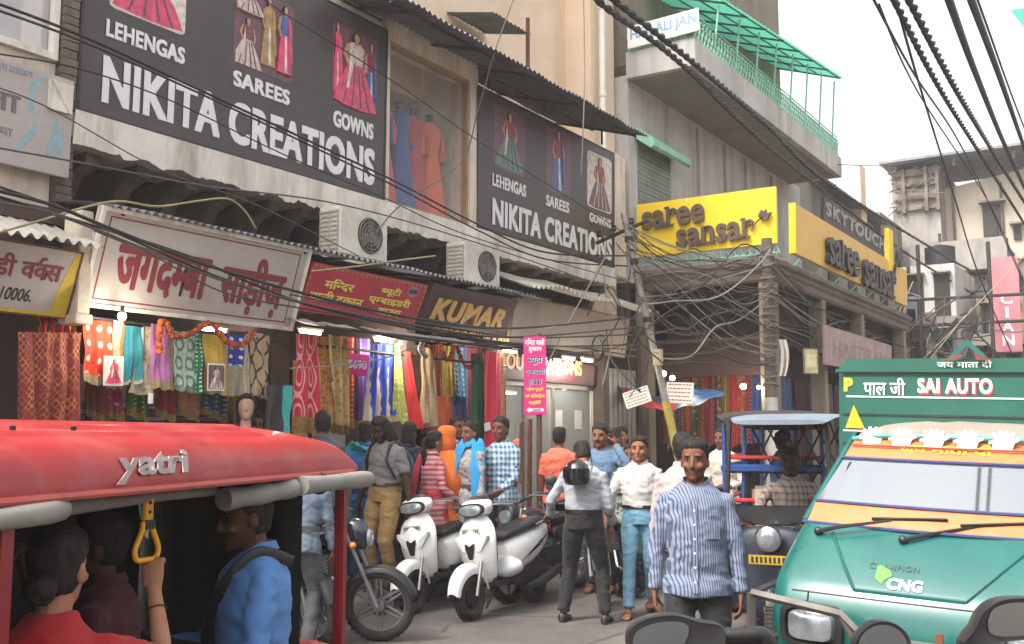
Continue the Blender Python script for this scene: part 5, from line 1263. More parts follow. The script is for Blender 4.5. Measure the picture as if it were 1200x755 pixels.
# ================================================================== motorcycle (front towards local -y)
def make_bike(label, tank, steer=0.0, group=None, mirrors=False):
    t = thing('motorcycle', label, 'motorcycle', group=group)
    A = TR((0, -0.42, 0)) @ Matrix.Rotation(steer, 4, 'Z') @ TR((0, 0.42, 0))
    wheel(t, (0, -0.66, 0.305), 0.305, 0.045, 'spoke', 'front_wheel', A); wheel(t, (0, 0.62, 0.305), 0.305, 0.05, 'spoke', 'rear_wheel')
    for s in (-0.085, 0.085):
        mb = MB(); mb.tube([(s, -0.66, 0.305), (s, -0.58, 0.52)], 0.026, 8, M=A); mb.tube([(s, -0.58, 0.52), (s, -0.42, 0.93)], 0.018, 8, M=A); mb.build('front_fork', m_alloy, t)
    mb = MB(); rg = []
    for i in range(12):
        a = R_(15 + i * 12); r = 0.335; rg.append([(x, -0.66 - (r - dx) * math.cos(a), 0.305 + (r - dx) * math.sin(a)) for x, dx in ((-0.065, 0.05), (-0.055, 0.01), (0, 0), (0.055, 0.01), (0.065, 0.05))])
    mb.rings(rg, False, False, A); sub2(mb.build('front_fender', m_blk, t), 1)
    mb = MB(); R = [sring((0, y, z), w, h, 16, 2.6, 'y') for y, w, h, z in ((-0.60, 0.085, 0.09, 0.87), (-0.55, 0.11, 0.13, 0.88), (-0.46, 0.10, 0.12, 0.92), (-0.40, 0.05, 0.06, 0.95))]; mb.rings(R, True, True, A); sub2(mb.build('headlight_cowl', tank, t))
    mb = MB(); R = [sring((0, y, 0.86), w, h, 18, 2.3, 'y') for y, w, h in ((-0.595, 0.075, 0.075), (-0.62, 0.065, 0.065), (-0.63, 0.03, 0.03))]; mb.rings(R, True, True, A); mb.build('headlight', m_lens, t)
    for s in (-1, 1):
        mb = MB(); mb.ball((s * 0.17, -0.5, 0.84), (0.035, 0.03, 0.028), 10, 8, A); mb.build('indicator', m_amber, t)
        mb = MB(); mb.tube([(0, -0.40, 0.98), (s * 0.12, -0.4, 1.02), (s * 0.25, -0.34, 1.07), (s * 0.37, -0.24, 1.05)], 0.013, 8, M=A); mb.build('handlebar', m_dkmet, t)
        mb = MB(); mb.tube([(s * 0.27, -0.325, 1.068), (s * 0.385, -0.23, 1.05)], 0.019, 10, M=A); mb.build('grip', m_blk, t)
        mb = MB(); mb.tube([(s * 0.2, -0.42, 1.06), (s * 0.36, -0.31, 1.04)], 0.007, 6, M=A); mb.build('brake_lever', m_alloy, t)
        if mirrors:
            mb = MB(); mb.tube([(s * 0.24, -0.35, 1.07), (s * 0.3, -0.4, 1.2), (s * 0.36, -0.38, 1.26)], 0.007, 6, M=A); mb.ball((s * 0.4, -0.37, 1.29), (0.07, 0.02, 0.05), 12, 8, A); mb.build('mirror', m_blk, t)
    mb = MB(); R = [sring((0, y, z), w, h, 16, 2.5, 'y') for y, w, h, z in ((-0.40, 0.06, 0.07, 0.80), (-0.3, 0.12, 0.11, 0.83), (-0.12, 0.145, 0.12, 0.83), (0.05, 0.11, 0.09, 0.80), (0.16, 0.07, 0.05, 0.77))]; mb.rings(R); sub2(mb.build('fuel_tank', tank, t))
    mb = MB(); R = [sring((0, y, z), w, h, 14, 2.8, 'y') for y, w, h, z in ((0.08, 0.09, 0.04, 0.78), (0.3, 0.13, 0.05, 0.79), (0.6, 0.13, 0.05, 0.82), (0.82, 0.08, 0.035, 0.85))]; mb.rings(R); sub2(mb.build('seat', m_seat, t))
    mb = MB(); R = [sring((0, y, z), w, h, 14, 2.8, 'y') for y, w, h, z in ((0.15, 0.10, 0.09, 0.64), (0.4, 0.12, 0.09, 0.67), (0.75, 0.1, 0.06, 0.76), (0.95, 0.05, 0.03, 0.82))]; mb.rings(R); sub2(mb.build('side_panels', tank, t))
    mb = MB(); mb.box(-0.12, 0.12, -0.15, 0.3, 0.26, 0.5); mb.build('engine', m_dkmet, t, bevel=0.03)
    mb = MB()
    for k in range(7): z = 0.5 + k * 0.028; mb.box(-0.1, 0.1, -0.18, 0.02, z, z + 0.014)
    mb.box(-0.07, 0.07, -0.15, 0.0, 0.48, 0.72); mb.build('cylinder_fins', m_alloy, t)
    mb = MB(); mb.tube([(0.1, -0.2, 0.5), (0.13, -0.28, 0.35), (0.15, 0.0, 0.25), (0.16, 0.4, 0.28), (0.17, 0.95, 0.4)], [0.02, 0.02, 0.022, 0.045, 0.045], 10); mb.build('exhaust', m_chrome, t)
    mb = MB(); mb.tube([(0, -0.38, 0.85), (0, -0.3, 0.45), (0, 0.2, 0.3), (0, 0.35, 0.5)], 0.022, 8); mb.tube([(0.11, 0.3, 0.4), (0.11, 0.62, 0.305)], 0.02, 6); mb.tube([(-0.11, 0.3, 0.4), (-0.11, 0.62, 0.305)], 0.02, 6); mb.build('chassis', m_blk, t)
    mb = MB(); rg = []
    for i in range(10):
        a = R_(5 + i * 15); r = 0.345; rg.append([(x, 0.62 + (r - dx) * math.cos(a), 0.305 + (r - dx) * math.sin(a)) for x, dx in ((-0.07, 0.04), (-0.05, 0.0), (0.05, 0.0), (0.07, 0.04))])
    mb.rings(rg, False, False); mb.build('rear_fender', m_blk, t)
    mb = MB(); mb.box(-0.06, 0.06, 0.95, 0.99, 0.74, 0.82); mb.build('tail_lamp', m_redl, t, bevel=0.01)
    return t
m_bb = mat('bike_black_blue', '#1c2530', 0.25, coat=0.6, var=0.2); m_br = mat('bike_maroon', '#5a1a1e', 0.3, coat=0.5); m_bk = mat('bike_black', '#1a1a1c', 0.3, coat=0.5); m_bblue = mat('bike_blue', '#23435c', 0.3, coat=0.5, var=0.15)
GB = 'motorcycles among the shoppers'
B1 = make_bike('black motorcycle with grey alloy wheels, its front wheel beside the red rickshaw post', m_bb, R_(10), GB)
pw = atz(446, 752, 0); hd = R_(108) ; B1.rotation_euler = (0, R_(-8), hd)
_o = Matrix.Rotation(hd, 3, 'Z') @ (Matrix.Translation((0, -0.42, 0)) @ Matrix.Rotation(R_(10), 4, 'Z') @ Vector((0, -0.24, 0))); B1.location = (pw.x - _o.x, pw.y - _o.y, 0)
B2 = make_bike('blue motorcycle standing behind the red rickshaw', m_bblue, 0, GB, True); q = atd(328, 640, 9.0); B2.location = (q.x, q.y, 0); B2.rotation_euler = (0, R_(-7), R_(75))
B3 = make_bike('maroon motorcycle behind the man with the helmet', m_br, R_(15), GB, True); q = atd(722, 640, 11.0); B3.location = (q.x, q.y, 0.0); B3.rotation_euler = (0, R_(-7), S2.rotation_euler.z + R_(8))
B4 = make_bike('black motorcycle behind the seat of the front white scooter', m_bk, 0, GB); q = atd(640, 640, 11.2); B4.location = (q.x, q.y, 0); B4.rotation_euler = (0, R_(-7), S2.rotation_euler.z - R_(6))

# ================================================================== red e-rickshaw in the left foreground
ra, rb = atz(0, 592, 1.53), atz(420, 553, 1.53)
rd = Vector((rb.x - ra.x, rb.y - ra.y, 0)); RL = rd.length; rang = math.atan2(rd.y, rd.x)
RK = thing('electric_rickshaw', 'red roofed electric rickshaw with grey rolled curtains, seen from its open side', 'rickshaw', (ra.x, ra.y, 0), rang)
RM = Matrix.Translation((ra.x, ra.y, 0)) @ Matrix.Rotation(rang, 4, 'Z'); RMi = RM.inverted()
XL = -0.75; WD = 1.08
def on_side(px, py, y=0.0):           # a point of the open side's plane in the rickshaw's own axes
    d = RMi.to_3x3() @ _ray(px, py); o = RMi @ Vector((0, 0, EYE)); return o + d * ((y - o.y) / d.y)
def _sm(t): t = max(0, min(1, t)); return t * t * (3 - 2 * t)
def roofz(x, y):
    e = min(y, WD - y); ex = min(x - XL, RL - x)
    s = math.sqrt(max(0, 1 - (1 - min(1, e / 0.1)) ** 2)); sx = math.sqrt(max(0, 1 - (1 - min(1, ex / 0.3)) ** 2))
    base = 1.54; z = base + 0.115 * s * (0.35 + 0.65 * sx) + 0.085 * math.sin(PI * min(1, max(0, y / WD))) * sx
    return z
def _roof2(u, v):
    # denser rows near the sides
    yv = WD * (0.5 - 0.5 * math.cos(PI * v)); x = XL + (RL - XL) * (0.5 - 0.5 * math.cos(PI * u)) 
    z = roofz(x, yv)
    for k, (y0, xx0, xx1) in enumerate(((0.2, 0.0, 1.75), (0.33, -0.2, 1.9), (0.46, -0.3, 2.0), (0.6, -0.3, 2.0), (0.74, -0.3, 1.9), (0.88, -0.3, 1.8))):
        d = abs(yv - y0) / 0.022
        if d < 1 and xx0 < x < xx1: z += 0.011 * (1 - d * d)
    rnd = 0.09; 
    return (x, yv, z)
mb = MB(); mb.grid(_roof2, 110, 90); roof_o = mb.build('roof', m_rred, RK)
mb = MB(); mb.tube([(XL, 0, 1.535), (RL - 0.06, 0, 1.535), (RL, 0.06, 1.535), (RL, WD - 0.06, 1.535), (RL - 0.06, WD, 1.535), (XL, WD, 1.535)], 0.012, 8); mb.build('roof_lip', mat('rickshaw_lip', '#b04a44', 0.4), roof_o)
mb = MB(); mb.box(XL, RL - 0.03, 0.02, WD - 0.02, 1.525, 1.538); mb.build('roof_lining', mat('dark_lining', '#2c2624', 0.9), RK)
for px, py in ((46, 511), (86, 512)): pass
mb = MB()
for x in (0.35, 0.62): mb.lathe([(0.008, 0), (0.01, 0.012), (0, 0.016)], 8, TR((x, 0.26, roofz(x, 0.26))))
each(mb, 'roof_bolt', m_dkmet, RK)
# silver lettering on the roof edge
c0, c1, c2, c3 = on_side(142, 541, -0.004), on_side(142, 568, -0.004), on_side(231, 533, -0.004), on_side(231, 560, -0.004)
mb = MB(); f = Fit(mb); f.put(_glyphs('yatri', 0.03, 0.35), c0.x - 0.02, 1.557, c2.x, 1.652, 0.004, -0.001)
def side_y(x, z):
    lo, hi = 0.0, 0.3
    for _ in range(24):
        m_ = (lo + hi) / 2
        if roofz(x, m_) < z: lo = m_
        else: hi = m_
    return lo
mb.v = [(v[0], v[1] + side_y(v[0], v[2]) - 0.004, v[2]) for v in mb.v]
mb.build('lettering', mat('sticker_silver', '#9d8d88', 0.4, 0.3, var=0.3, scale=20), RK)
# posts
for x, y in ((on_side(399, 640, 0.04).x, 0.04), (on_side(-2, 680, 0.04).x, 0.04)):
    mb = MB(); mb.box(x - 0.03, x + 0.03, y - 0.022, y + 0.022, 0.3, 1.53); mb.build('roof_post', m_rpost, RK, bevel=0.008)
def roll(pts, r): mb = MB(); p = catmull(pts, 6); n = len(p); mb.tube(p, [r[0] + (r[1] - r[0]) * i / (n - 1) + 0.003 * math.sin(i * 1.3) for i in range(n)], 12); return mb.build('rolled_curtain', m_foam, RK)
a, b_, c_ = on_side(427, 561, -0.03), on_side(352, 562, -0.02), on_side(262, 580, 0.1)
roll([(RL + 0.04, -0.03, 1.495), (b_.x, -0.02, 1.497)], (0.037, 0.037)); roll([(b_.x - 0.02, 0.0, 1.49), ((b_.x + c_.x) / 2, 0.05, 1.475), (c_.x, 0.1, 1.465)], (0.038, 0.042))
a = on_side(-30, 606, -0.02); b_ = on_side(60, 597, 0.0); roll([(-0.5, -0.01, 1.485), (b_.x, 0.0, 1.50), (b_.x + 0.14, 0.12, 1.50)], (0.03, 0.028))
roll([(b_.x + 0.14, 0.14, 1.495), (1.3, 0.16, 1.5)], (0.025, 0.022))
for x in (1.9,):
    mb = MB(); mb.torus(0.041, 0.006, TR((x, 0.0, 1.496), ry=PI / 2), 16, 5); mb.build('curtain_tie', m_rub, RK)
# body below: floor, benches, back curtain, wheels, front
mb = MB(); mb.box(-0.6, RL - 0.1, 0.02, WD - 0.02, 0.32, 0.37); mb.build('floor', m_dkmet, RK)
for x0, x1 in ((0.0, 0.42), (1.75, 2.2)):
    mb = MB(); mb.box(x0, x1, 0.06, WD - 0.06, 0.6, 0.72); mb.build('bench_seat', m_seat, RK, bevel=0.03)
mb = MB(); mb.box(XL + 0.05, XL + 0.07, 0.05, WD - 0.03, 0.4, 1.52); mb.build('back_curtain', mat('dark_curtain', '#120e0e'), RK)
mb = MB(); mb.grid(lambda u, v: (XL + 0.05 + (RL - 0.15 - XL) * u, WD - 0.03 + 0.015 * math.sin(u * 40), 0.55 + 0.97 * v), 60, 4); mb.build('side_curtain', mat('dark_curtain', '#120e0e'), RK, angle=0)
def on_end(px, py, x):
    d = RMi.to_3x3() @ _ray(px, py); o = RMi @ Vector((0, 0, EYE)); return o + d * ((x - o.x) / d.x)
ya, yb2 = on_end(112, 650, RL - 0.08).y, on_end(352, 650, RL - 0.08).y
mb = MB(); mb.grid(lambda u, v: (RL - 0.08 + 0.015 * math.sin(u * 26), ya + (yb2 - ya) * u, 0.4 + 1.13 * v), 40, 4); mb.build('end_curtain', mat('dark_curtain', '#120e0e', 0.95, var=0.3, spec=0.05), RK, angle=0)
mb = MB(); mb.box(-0.3, RL - 0.35, 0.0, 0.02, 0.3, 0.62); mb.box(-0.3, RL - 0.05, WD - 0.02, WD, 0.3, 0.62); each(mb, 'side_panel', m_rred, RK, bevel=0.006)
for x, y in ((-0.15, 0.06), (-0.15, WD - 0.06), (RL + 0.35, WD / 2)): wheel(RK, (x, y, 0.2), 0.2, 0.045, M=Matrix(), name='wheel') if False else wheel(RK, (0, 0, 0), 0.2, 0.045, M=TR((x, y, 0.2), rz=PI / 2), name='wheel')
mb = MB(); mb.rings([sring((RL + 0.25, WD / 2, z), w, 0.42, 16, 3) for z, w in ((0.3, 0.16), (0.5, 0.2), (0.72, 0.14))]); sub2(mb.build('front_cowl', m_rred, RK))
# yellow handle on straps
SYD = 0.14
hp = on_side(172, 640, SYD)
HS = thing('strap_handle', 'yellow plastic strap handle hanging from the rickshaw roof on turquoise straps', 'handle', RM @ Vector((hp.x, SYD, 0)), rang - R_(8))
zt = on_side(172, 640, SYD).z; zk = on_side(172, 622, SYD).z; zm = on_side(170, 580, SYD).z
mb = MB(); hw = 0.044
P = catmull([(-0.022, 0, zk + 0.03), (-0.026, 0, zk - 0.0), (-0.052, 0, zt - 0.0), (-0.054, 0, zt - 0.025), (-0.04, 0, zt - 0.042), (0.0, 0, zt - 0.044), (0.04, 0, zt - 0.042), (0.054, 0, zt - 0.025), (0.052, 0, zt), (0.026, 0, zk), (0.022, 0, zk + 0.03)], 5)
mb.tube(P, 0.0095, 10); mb.build('grip_loop', mat('yellow_plastic', '#e0a012', 0.4, var=0.08), HS)
mb = MB(); mb.box(-0.022, 0.022, -0.007, 0.007, zk + 0.028, zm); mb.build('shank', mat('yellow_plastic', '#e0a012', 0.4), HS, bevel=0.004)
for z in (zk + 0.06, zk + 0.09): mb = MB(); mb.lathe([(0.006, 0), (0.006, 0.003), (0, 0.003)], 10, TR((0, -0.007, z), rx=PI / 2)); mb.build('rivet', m_dkmet, HS)
mb = MB(); mb.box(-0.018, 0.02, -0.014, 0.014, zk + 0.005, zk + 0.035); mb.build('buckle', m_dkmet, HS)
for x0, x1, dy in ((-0.05, -0.035, 0.012), (0.02, 0.055, 0.016)):
    mb = MB(); mb.prism([(x0 * 0.9, 1.525), (x1 * 0.9, 1.525), (x1 * 0.35 + 0.01, zk), (x0 * 0.35 + 0.01, zk)], dy, dy + 0.003); mb.build('strap', mat('turquoise_strap', '#5fb5a0', 0.7), HS)
mb = MB(); mb.prism([(0.025, 1.525), (0.04, 1.525), (0.03, zk - 0.03), (0.015, zk - 0.02)], 0.021, 0.024); mb.build('strap', mat('cream_strap', '#d9c9a8', 0.7), HS)

# ================================================================== green cargo three wheeler
TX, TY = -1.05, 4.9
TK = thing('cargo_truck', 'green three wheeled cargo truck with white paper hands above its windscreen', 'truck', M=TR((TX, TY, 0), ry=R_(2.0)))
prof = [(0.05, 0.42, 0.67), (0.0, 0.55, 0.695), (-0.01, 0.72, 0.70), (0.0, 0.88, 0.70), (0.03, 0.955, 0.70), (0.07, 1.0, 0.695), (0.16, 1.09, 0.68), (0.27, 1.18, 0.66), (0.34, 1.235, 0.645)]
def crow(y, z, hw, back=0.55, n=10, bow=0.05):
    r = [(-hw, y + back, z), (-hw, y + 0.16, z)]
    for k in range(1, 5): a = PI / 2 * k / 5; r.append((-hw + 0.1 * (1 - math.cos(a)), y + 0.16 - 0.13 * math.sin(a), z))
    for k in range(n + 1): u = -1 + 2 * k / n; r.append((u * (hw - 0.1), y + bow * (u * u) * 0.5 , z))
    for k in range(4, 0, -1): a = PI / 2 * k / 5; r.append((hw - 0.1 * (1 - math.cos(a)), y + 0.16 - 0.13 * math.sin(a), z))
    r += [(hw, y + 0.16, z), (hw, y + back, z)]
    return r
mb = MB(); mb.rings([crow(y, z, w, 0.7 - y * 0.5) for y, z, w in prof], False, False); cab = mb.build('cab_body', m_tgreen, TK, angle=50)
# raised V of the bonnet
def hood(x, z):                       # y of the bonnet's skin at x, z
    for (y0, z0, w0), (y1, z1, w1) in zip(prof, prof[1:]):
        if z0 <= z <= z1:
            t = (z - z0) / (z1 - z0); y = y0 + (y1 - y0) * t; hw = w0 + (w1 - w0) * t; u = x / (hw - 0.1); return y + 0.025 * u * u
    return prof[-1][0]
for pts in ([(-0.46, 1.2), (-0.29, 0.975), (0.19, 0.975), (0.42, 1.2)],):
    for (xa, za), (xb, zb) in zip(pts, pts[1:]):
        mb = MB(); P = [(xa + (xb - xa) * k / 16, hood(xa + (xb - xa) * k / 16, za + (zb - za) * k / 16) - 0.002, za + (zb - za) * k / 16) for k in range(17)]; mb.tube(P, 0.012, 6, flat=0.6); mb.build('bonnet_crease', m_tgreen, cab)
def on_hood(vf, x0, z0, x1, z1, m, name, slant=0.0, parent=None):
    mb = MB(); Fit(mb).put(vf, x0, z0, x1, z1, 0.003, 0.0, slant); mb.v = [(v[0], v[1] + hood(v[0], v[2]) - 0.002, v[2]) for v in mb.v]; return mb.build(name, m, parent or TK, angle=0)
on_hood(_glyphs('CHAMPION', 0.01, 0, 1.15), -0.245, 1.072, -0.02, 1.094, mat('emblem_dark', '#23403a', 0.5), 'model_lettering')
on_hood(heavy('CNG', 0.03), -0.15, 0.995, 0.005, 1.04, m_lw, 'fuel_lettering')
mb = MB(); lf = [(x - 0.122, z + 0.012) for x, z in ((-0.085, 1.02), (-0.085, 1.075), (-0.06, 1.073), (-0.02, 1.055), (-0.015, 1.036), (-0.045, 1.015), (-0.05, 1.0), (-0.07, 1.01))]; mb.prism(lf, -0.003, 0.0); mb.v = [(v[0], v[1] + hood(v[0], v[2]) - 0.002, v[2]) for v in mb.v]; mb.build('leaf_emblem', mat('leaf_green', '#4fb02a', 0.4), TK, angle=0)
for x in (-0.5, 0.5):
    mb = MB(); P = [(x, hood(x, z) - 0.001, z) for z in np.linspace(0.6, 0.95, 10)]; mb.tube(P, 0.004, 4); mb.build('panel_gap', m_blk, cab)
mb = MB(); P = [(x, hood(x, 0.945) - 0.001, 0.945) for x in np.linspace(-0.58, 0.58, 30)]; mb.tube(P, 0.004, 4); mb.build('panel_gap', m_blk, cab)
# windscreen frame: lower orange band, glass, orange visor band
def slab(rows, m, name, nx=16, parent=None, off=0.0, bow=0.1):
    mb = MB(); mb.rings([[(hw * (-1 + 2 * k / nx), y - off + bow * (-1 + 2 * k / nx) ** 2, z) for k in range(nx + 1)] for y, z, hw in rows], False, False); return mb.build(name, m, parent or TK, angle=60)
SH = mb = MB(); mb.rings([[(s * hw, y + 0.1, z), (s * (hw + 0.03), y + 0.13, z), (s * (hw + 0.04), y + 0.6, z)] for y, z, hw in ((0.34, 1.235, 0.62), (0.8, 1.60, 0.55), (0.93, 1.70, 0.525)) for s in (-1,)], False, False)
mb.rings([[(s * hw, y + 0.1, z), (s * (hw + 0.03), y + 0.13, z), (s * (hw + 0.04), y + 0.6, z)] for y, z, hw in ((0.34, 1.235, 0.62), (0.8, 1.60, 0.55), (0.93, 1.70, 0.525)) for s in (1,)], False, False); each(mb, 'cab_side', m_tgreen, TK)
slab([(0.335, 1.235, 0.64), (0.345, 1.245, 0.64), (0.445, 1.34, 0.613)], m_torange, 'dash_band')
slab([(0.445, 1.34, 0.613), (0.75, 1.56, 0.563)], m_wind, 'windscreen')
slab([(0.75, 1.56, 0.563), (0.90, 1.675, 0.535)], m_torange, 'visor_band')
mb = MB()
for rows in ([(0.443, 1.342, 0.613)], [(0.748, 1.562, 0.563)], [(0.333, 1.238, 0.645)]):
    y, z, hw = rows[0]; mb.tube([(hw * u, y - 0.006 + 0.1 * u * u, z) for u in np.linspace(-1, 1, 15)], 0.008, 6)
each(mb, 'screen_gasket', mat('gasket_blue', '#3c3f6a', 0.6), TK)
for s in (-1, 1): mb = MB(); mb.tube([(s * 0.64, 0.44, 1.24), (s * 0.56, 0.87, 1.577), (s * 0.535, 1.0, 1.68)], 0.016, 8); mb.build('screen_pillar', m_tgreen, TK)
mb = MB(); mb.tube([(-0.5, 0.715 + 0.1 * 0.8, 1.535), (-0.53, 0.465 + 0.1 * 0.8, 1.33)], 0.007, 6); mb.build('pillar_strip', m_blk, TK)
on = lambda y, x, hw: y + 0.1 * (x / hw) ** 2
mb = MB()
for k, ch in enumerate(range(5)): mb.box(-0.2 + k * 0.09, -0.135 + k * 0.09, 0.826, 0.83, 1.605, 1.65)
mb.build('visor_patch', mat('visor_yellow', '#e2b83a', 0.5), TK) if False else None
mb = MB(); Fit(mb).put(hindi('जय माता दी', 0.03), -0.26, 1.6, 0.2, 1.655, 0.003); mb.v = [(v[0], v[1] + 0.77 + 0.13 * (v[2] - 1.575) / 0.1 + 0.1 * (v[0] / 0.47) ** 2 - 0.003, v[2]) for v in mb.v]; mb.build('visor_lettering', mat('visor_yellow', '#dfbf35', 0.5), TK, angle=0)
mb = MB(); mb.tube([(0.55 * u, 0.775 + 0.1 * u * u + 0.045, 1.63 - 0.0 * u) for u in np.linspace(-0.95, 0.95, 14)], 0.006, 5); mb.build('red_trim', mat('trim_red', '#b0452e', 0.5), TK)
# roof canvas and turquoise rail, paper hands
mb = MB(); mb.rings([[(0.5 * w * (-1 + 2 * k / 14), y + 0.1 * (-1 + 2 * k / 14) ** 2, z - 0.05 * (-1 + 2 * k / 14) ** 4 + 0.008 * noise.noise((k * 0.7, y * 5, 0))) for k in range(15)] for y, z, w in ((0.89, 1.672, 1.07), (0.93, 1.70, 1.08), (1.1, 1.74, 1.1), (1.35, 1.765, 1.14), (1.58, 1.775, 1.16))], False, False); mb.build('cab_roof', m_canvas, TK, angle=60)
mb = MB(); mb.tube([(0.54 * u, 0.875 + 0.1 * u * u, 1.69 - 0.03 * u ** 4) for u in np.linspace(-1, 1, 17)], 0.013, 8); mb.build('roof_rail', mat('turquoise_rail', '#4fa098', 0.4), TK)
hand_pts = [(-0.05, 0), (0.04, 0.0), (0.05, 0.035), (0.075, 0.05), (0.07, 0.062), (0.045, 0.056), (0.05, 0.09), (0.038, 0.092), (0.028, 0.07), (0.02, 0.1), (0.008, 0.1), (0.002, 0.075), (-0.012, 0.102), (-0.024, 0.1), (-0.024, 0.072), (-0.045, 0.09), (-0.055, 0.082), (-0.045, 0.05), (-0.07, 0.04), (-0.07, 0.028), (-0.05, 0.03)]
for k in range(5):
    x = -0.415 + k * 0.165; mb = MB(); mb.prism(hand_pts, -0.004, 0.004, TR((x, 0.835 + 0.1 * (x / 0.47) ** 2, 1.635), rx=-0.3)); mb.build('paper_hand', mat('white_card', '#e8e2dc', 0.7), TK)
# wipers
for x0, z0, x1, z1 in ((-0.53, 1.205, 0.06, 1.30), (-0.12, 1.20, 0.44, 1.31)):
    mb = MB(); y0 = hood(x0, z0); y1 = 0.40 + 0.1 * (x1 / 0.55) ** 2 - 0.03
    mb.ball((x0, y0 - 0.02, z0), 0.022, 10, 8); mb.tube([(x0, y0 - 0.03, z0), (x0 + 0.1, (y0 + y1) / 2 - 0.06, z0 + 0.03), ((x0 + x1) / 2 + 0.05, y1 - 0.04, (z0 + z1) / 2 + 0.03)], [0.012, 0.01, 0.006], 6)
    mb.tube([(x0 + 0.24, 0.36 + 0.1 * ((x0 + 0.24) / 0.55) ** 2, 1.28), (x1, y1 + 0.02, z1 + 0.0)], 0.008, 5); mb.build('wiper', m_blk, TK)
# headlights, bezel, guard
for s in (-1, 1):
    mb = MB(); mb.rings([sring((s * 0.47, y, 0.80), w, h, 20, 4.5, 'y') for y, w, h in ((0.05, 0.15, 0.105), (-0.03, 0.145, 0.10), (-0.035, 0.12, 0.08), (-0.01, 0.115, 0.075))]); mb.build('headlight_bezel', m_blk, TK)
    mb = MB(); mb.rings([sring((s * 0.47, y, 0.80), w, h, 20, 4.0, 'y') for y, w, h in ((-0.01, 0.115, 0.075), (-0.04, 0.1, 0.065), (-0.052, 0.06, 0.04))]); mb.build('headlight', m_lens, TK)
    mb = MB(); mb.ball((s * 0.62, 0.04, 0.64), (0.05, 0.05, 0.04), 10, 8); mb.build('indicator', m_amber, TK)
mb = MB()
for s in (-1, 1):
    mb.tube([(s * 0.73, -0.1, 0.5), (s * 0.73, -0.1, 0.93)], 0.022, 4); mb.tube([(s * 0.73, -0.1, 0.93), (s * 0.3, -0.14, 0.89), (s * 0.2, -0.14, 0.80), (0, -0.15, 0.80)], 0.02, 4); mb.tube([(s * 0.73, -0.1, 0.72), (s * 0.62, 0.1, 0.72)], 0.015, 4); mb.tube([(s * 0.3, -0.14, 0.89), (s * 0.16, -0.14, 0.62)], 0.016, 4); mb.tube([(s * 0.73, -0.1, 0.93), (s * 0.71, 0.3, 0.95)], 0.015, 4)
mb.tube([(-0.68, -0.1, 0.52), (0.68, -0.1, 0.52)], 0.022, 4); mb.build('bumper_guard', mat('worn_iron', '#4a4440', 0.6, 0.4, var=0.3, dirt=0.6, dirtcol=C('#8a8078')), TK)
mb = MB(); mb.cbox((0.12, -0.17, 0.82), (0.03, 0.02, 0.09)); mb.build('guard_ribbon', mat('ribbon_rust', '#6b3a28', 0.8), TK)
# inside of the cab
mb = MB(); mb.box(-0.5, 0.5, 1.0, 1.1, 0.5, 1.5); mb.build('cab_bulkhead', m_blk, TK); mb = MB(); mb.box(-0.5, 0.5, 0.42, 0.62, 1.15, 1.27); mb.build('dashboard', m_blk, TK, bevel=0.03)
# cargo box
BY = 1.58
mb = MB(); mb.box(-0.785, 0.7, BY, BY + 2.0, 0.75, 2.15); bx = mb.build('cargo_box', m_tgreen2, TK, bevel=0.035)
mb = MB()
for z, h in ((2.045, 0.012), (1.80, 0.012), (1.62, 0.014)): mb.box(-0.75, 0.66, BY - 0.006, BY - 0.0005, z, z + h)
each(mb, 'panel_groove', m_blk, bx)
mb = MB()
for z in (1.91, 1.70): mb.box(-0.73 if z > 1.8 else -0.75, 0.66 if z > 1.8 else -0.6, BY - 0.004, BY - 0.0005, z, z + 0.01)
each(mb, 'painted_line', mat('line_white', '#b9d0c8', 0.6), bx)
mb = MB(); mb.box(-0.795, 0.71, BY - 0.02, BY + 0.0, 2.06, 2.085); mb.build('top_rib', m_tgreen2, bx, bevel=0.006)
def on_box(vf, x0, z0, x1, z1, m, name, sh=None):
    mb = MB(); f = Fit(mb)
    if sh: f.put(vf, x0 + 0.006, z0 - 0.012, x1 + 0.006, z1 - 0.012, 0.002, BY - 0.001); mb.mi = [1] * len(mb.f)
    f.put(vf, x0, z0, x1, z1, 0.005, BY - 0.001); mb.build(name, [m] + ([sh] if sh else []), TK)
on_box(_glyphs('P', 0.06), -0.745, 1.945, -0.69, 2.03, mat('paint_yellow', '#e0b82a', 0.5), 'painted_letter')
on_box(hindi('पाल जी', 0.02), -0.625, 1.925, -0.38, 2.03, m_lw, 'lettering')
on_box(heavy('SAI AUTO', 0.03, 1.1), -0.31, 1.94, 0.10, 2.03, m_lw, 'lettering', mat('paint_red', '#c03038', 0.5))
on_box(hindi('जय माता दी', 0.015), -0.20, 2.09, 0.10, 2.138, m_lw, 'lettering')
mb = MB(); mb.prism([(-0.735, 1.72), (-0.62, 1.72), (-0.685, 1.86)], BY - 0.008, BY - 0.001); mb.build('warning_triangle', mat('reflector_yellow', '#e2a81e', 0.4), TK)
mb = MB(); mb.prism([(-0.14, 2.15), (-0.03, 2.26), (0.08, 2.15), (0.04, 2.15), (-0.03, 2.22), (-0.10, 2.15)], BY - 0.03, BY - 0.01); em = mb.build('roof_emblem', m_tgreen, TK)
mb = MB(); mb.prism([(-0.17, 2.135), (-0.09, 2.16), (-0.065, 2.185), (-0.08, 2.135)], BY - 0.036, BY - 0.031); mb.prism([(0.11, 2.135), (0.03, 2.16), (0.005, 2.185), (0.02, 2.135)], BY - 0.036, BY - 0.031); each(mb, 'emblem_tip', mat('emblem_red', '#7a2a22', 0.6), em)
mb = MB(); mb.torus(0.03, 0.006, TR((-0.03, BY - 0.02, 2.29), rx=PI / 2), 20, 6); mb.build('emblem_ring', m_dkmet, em)
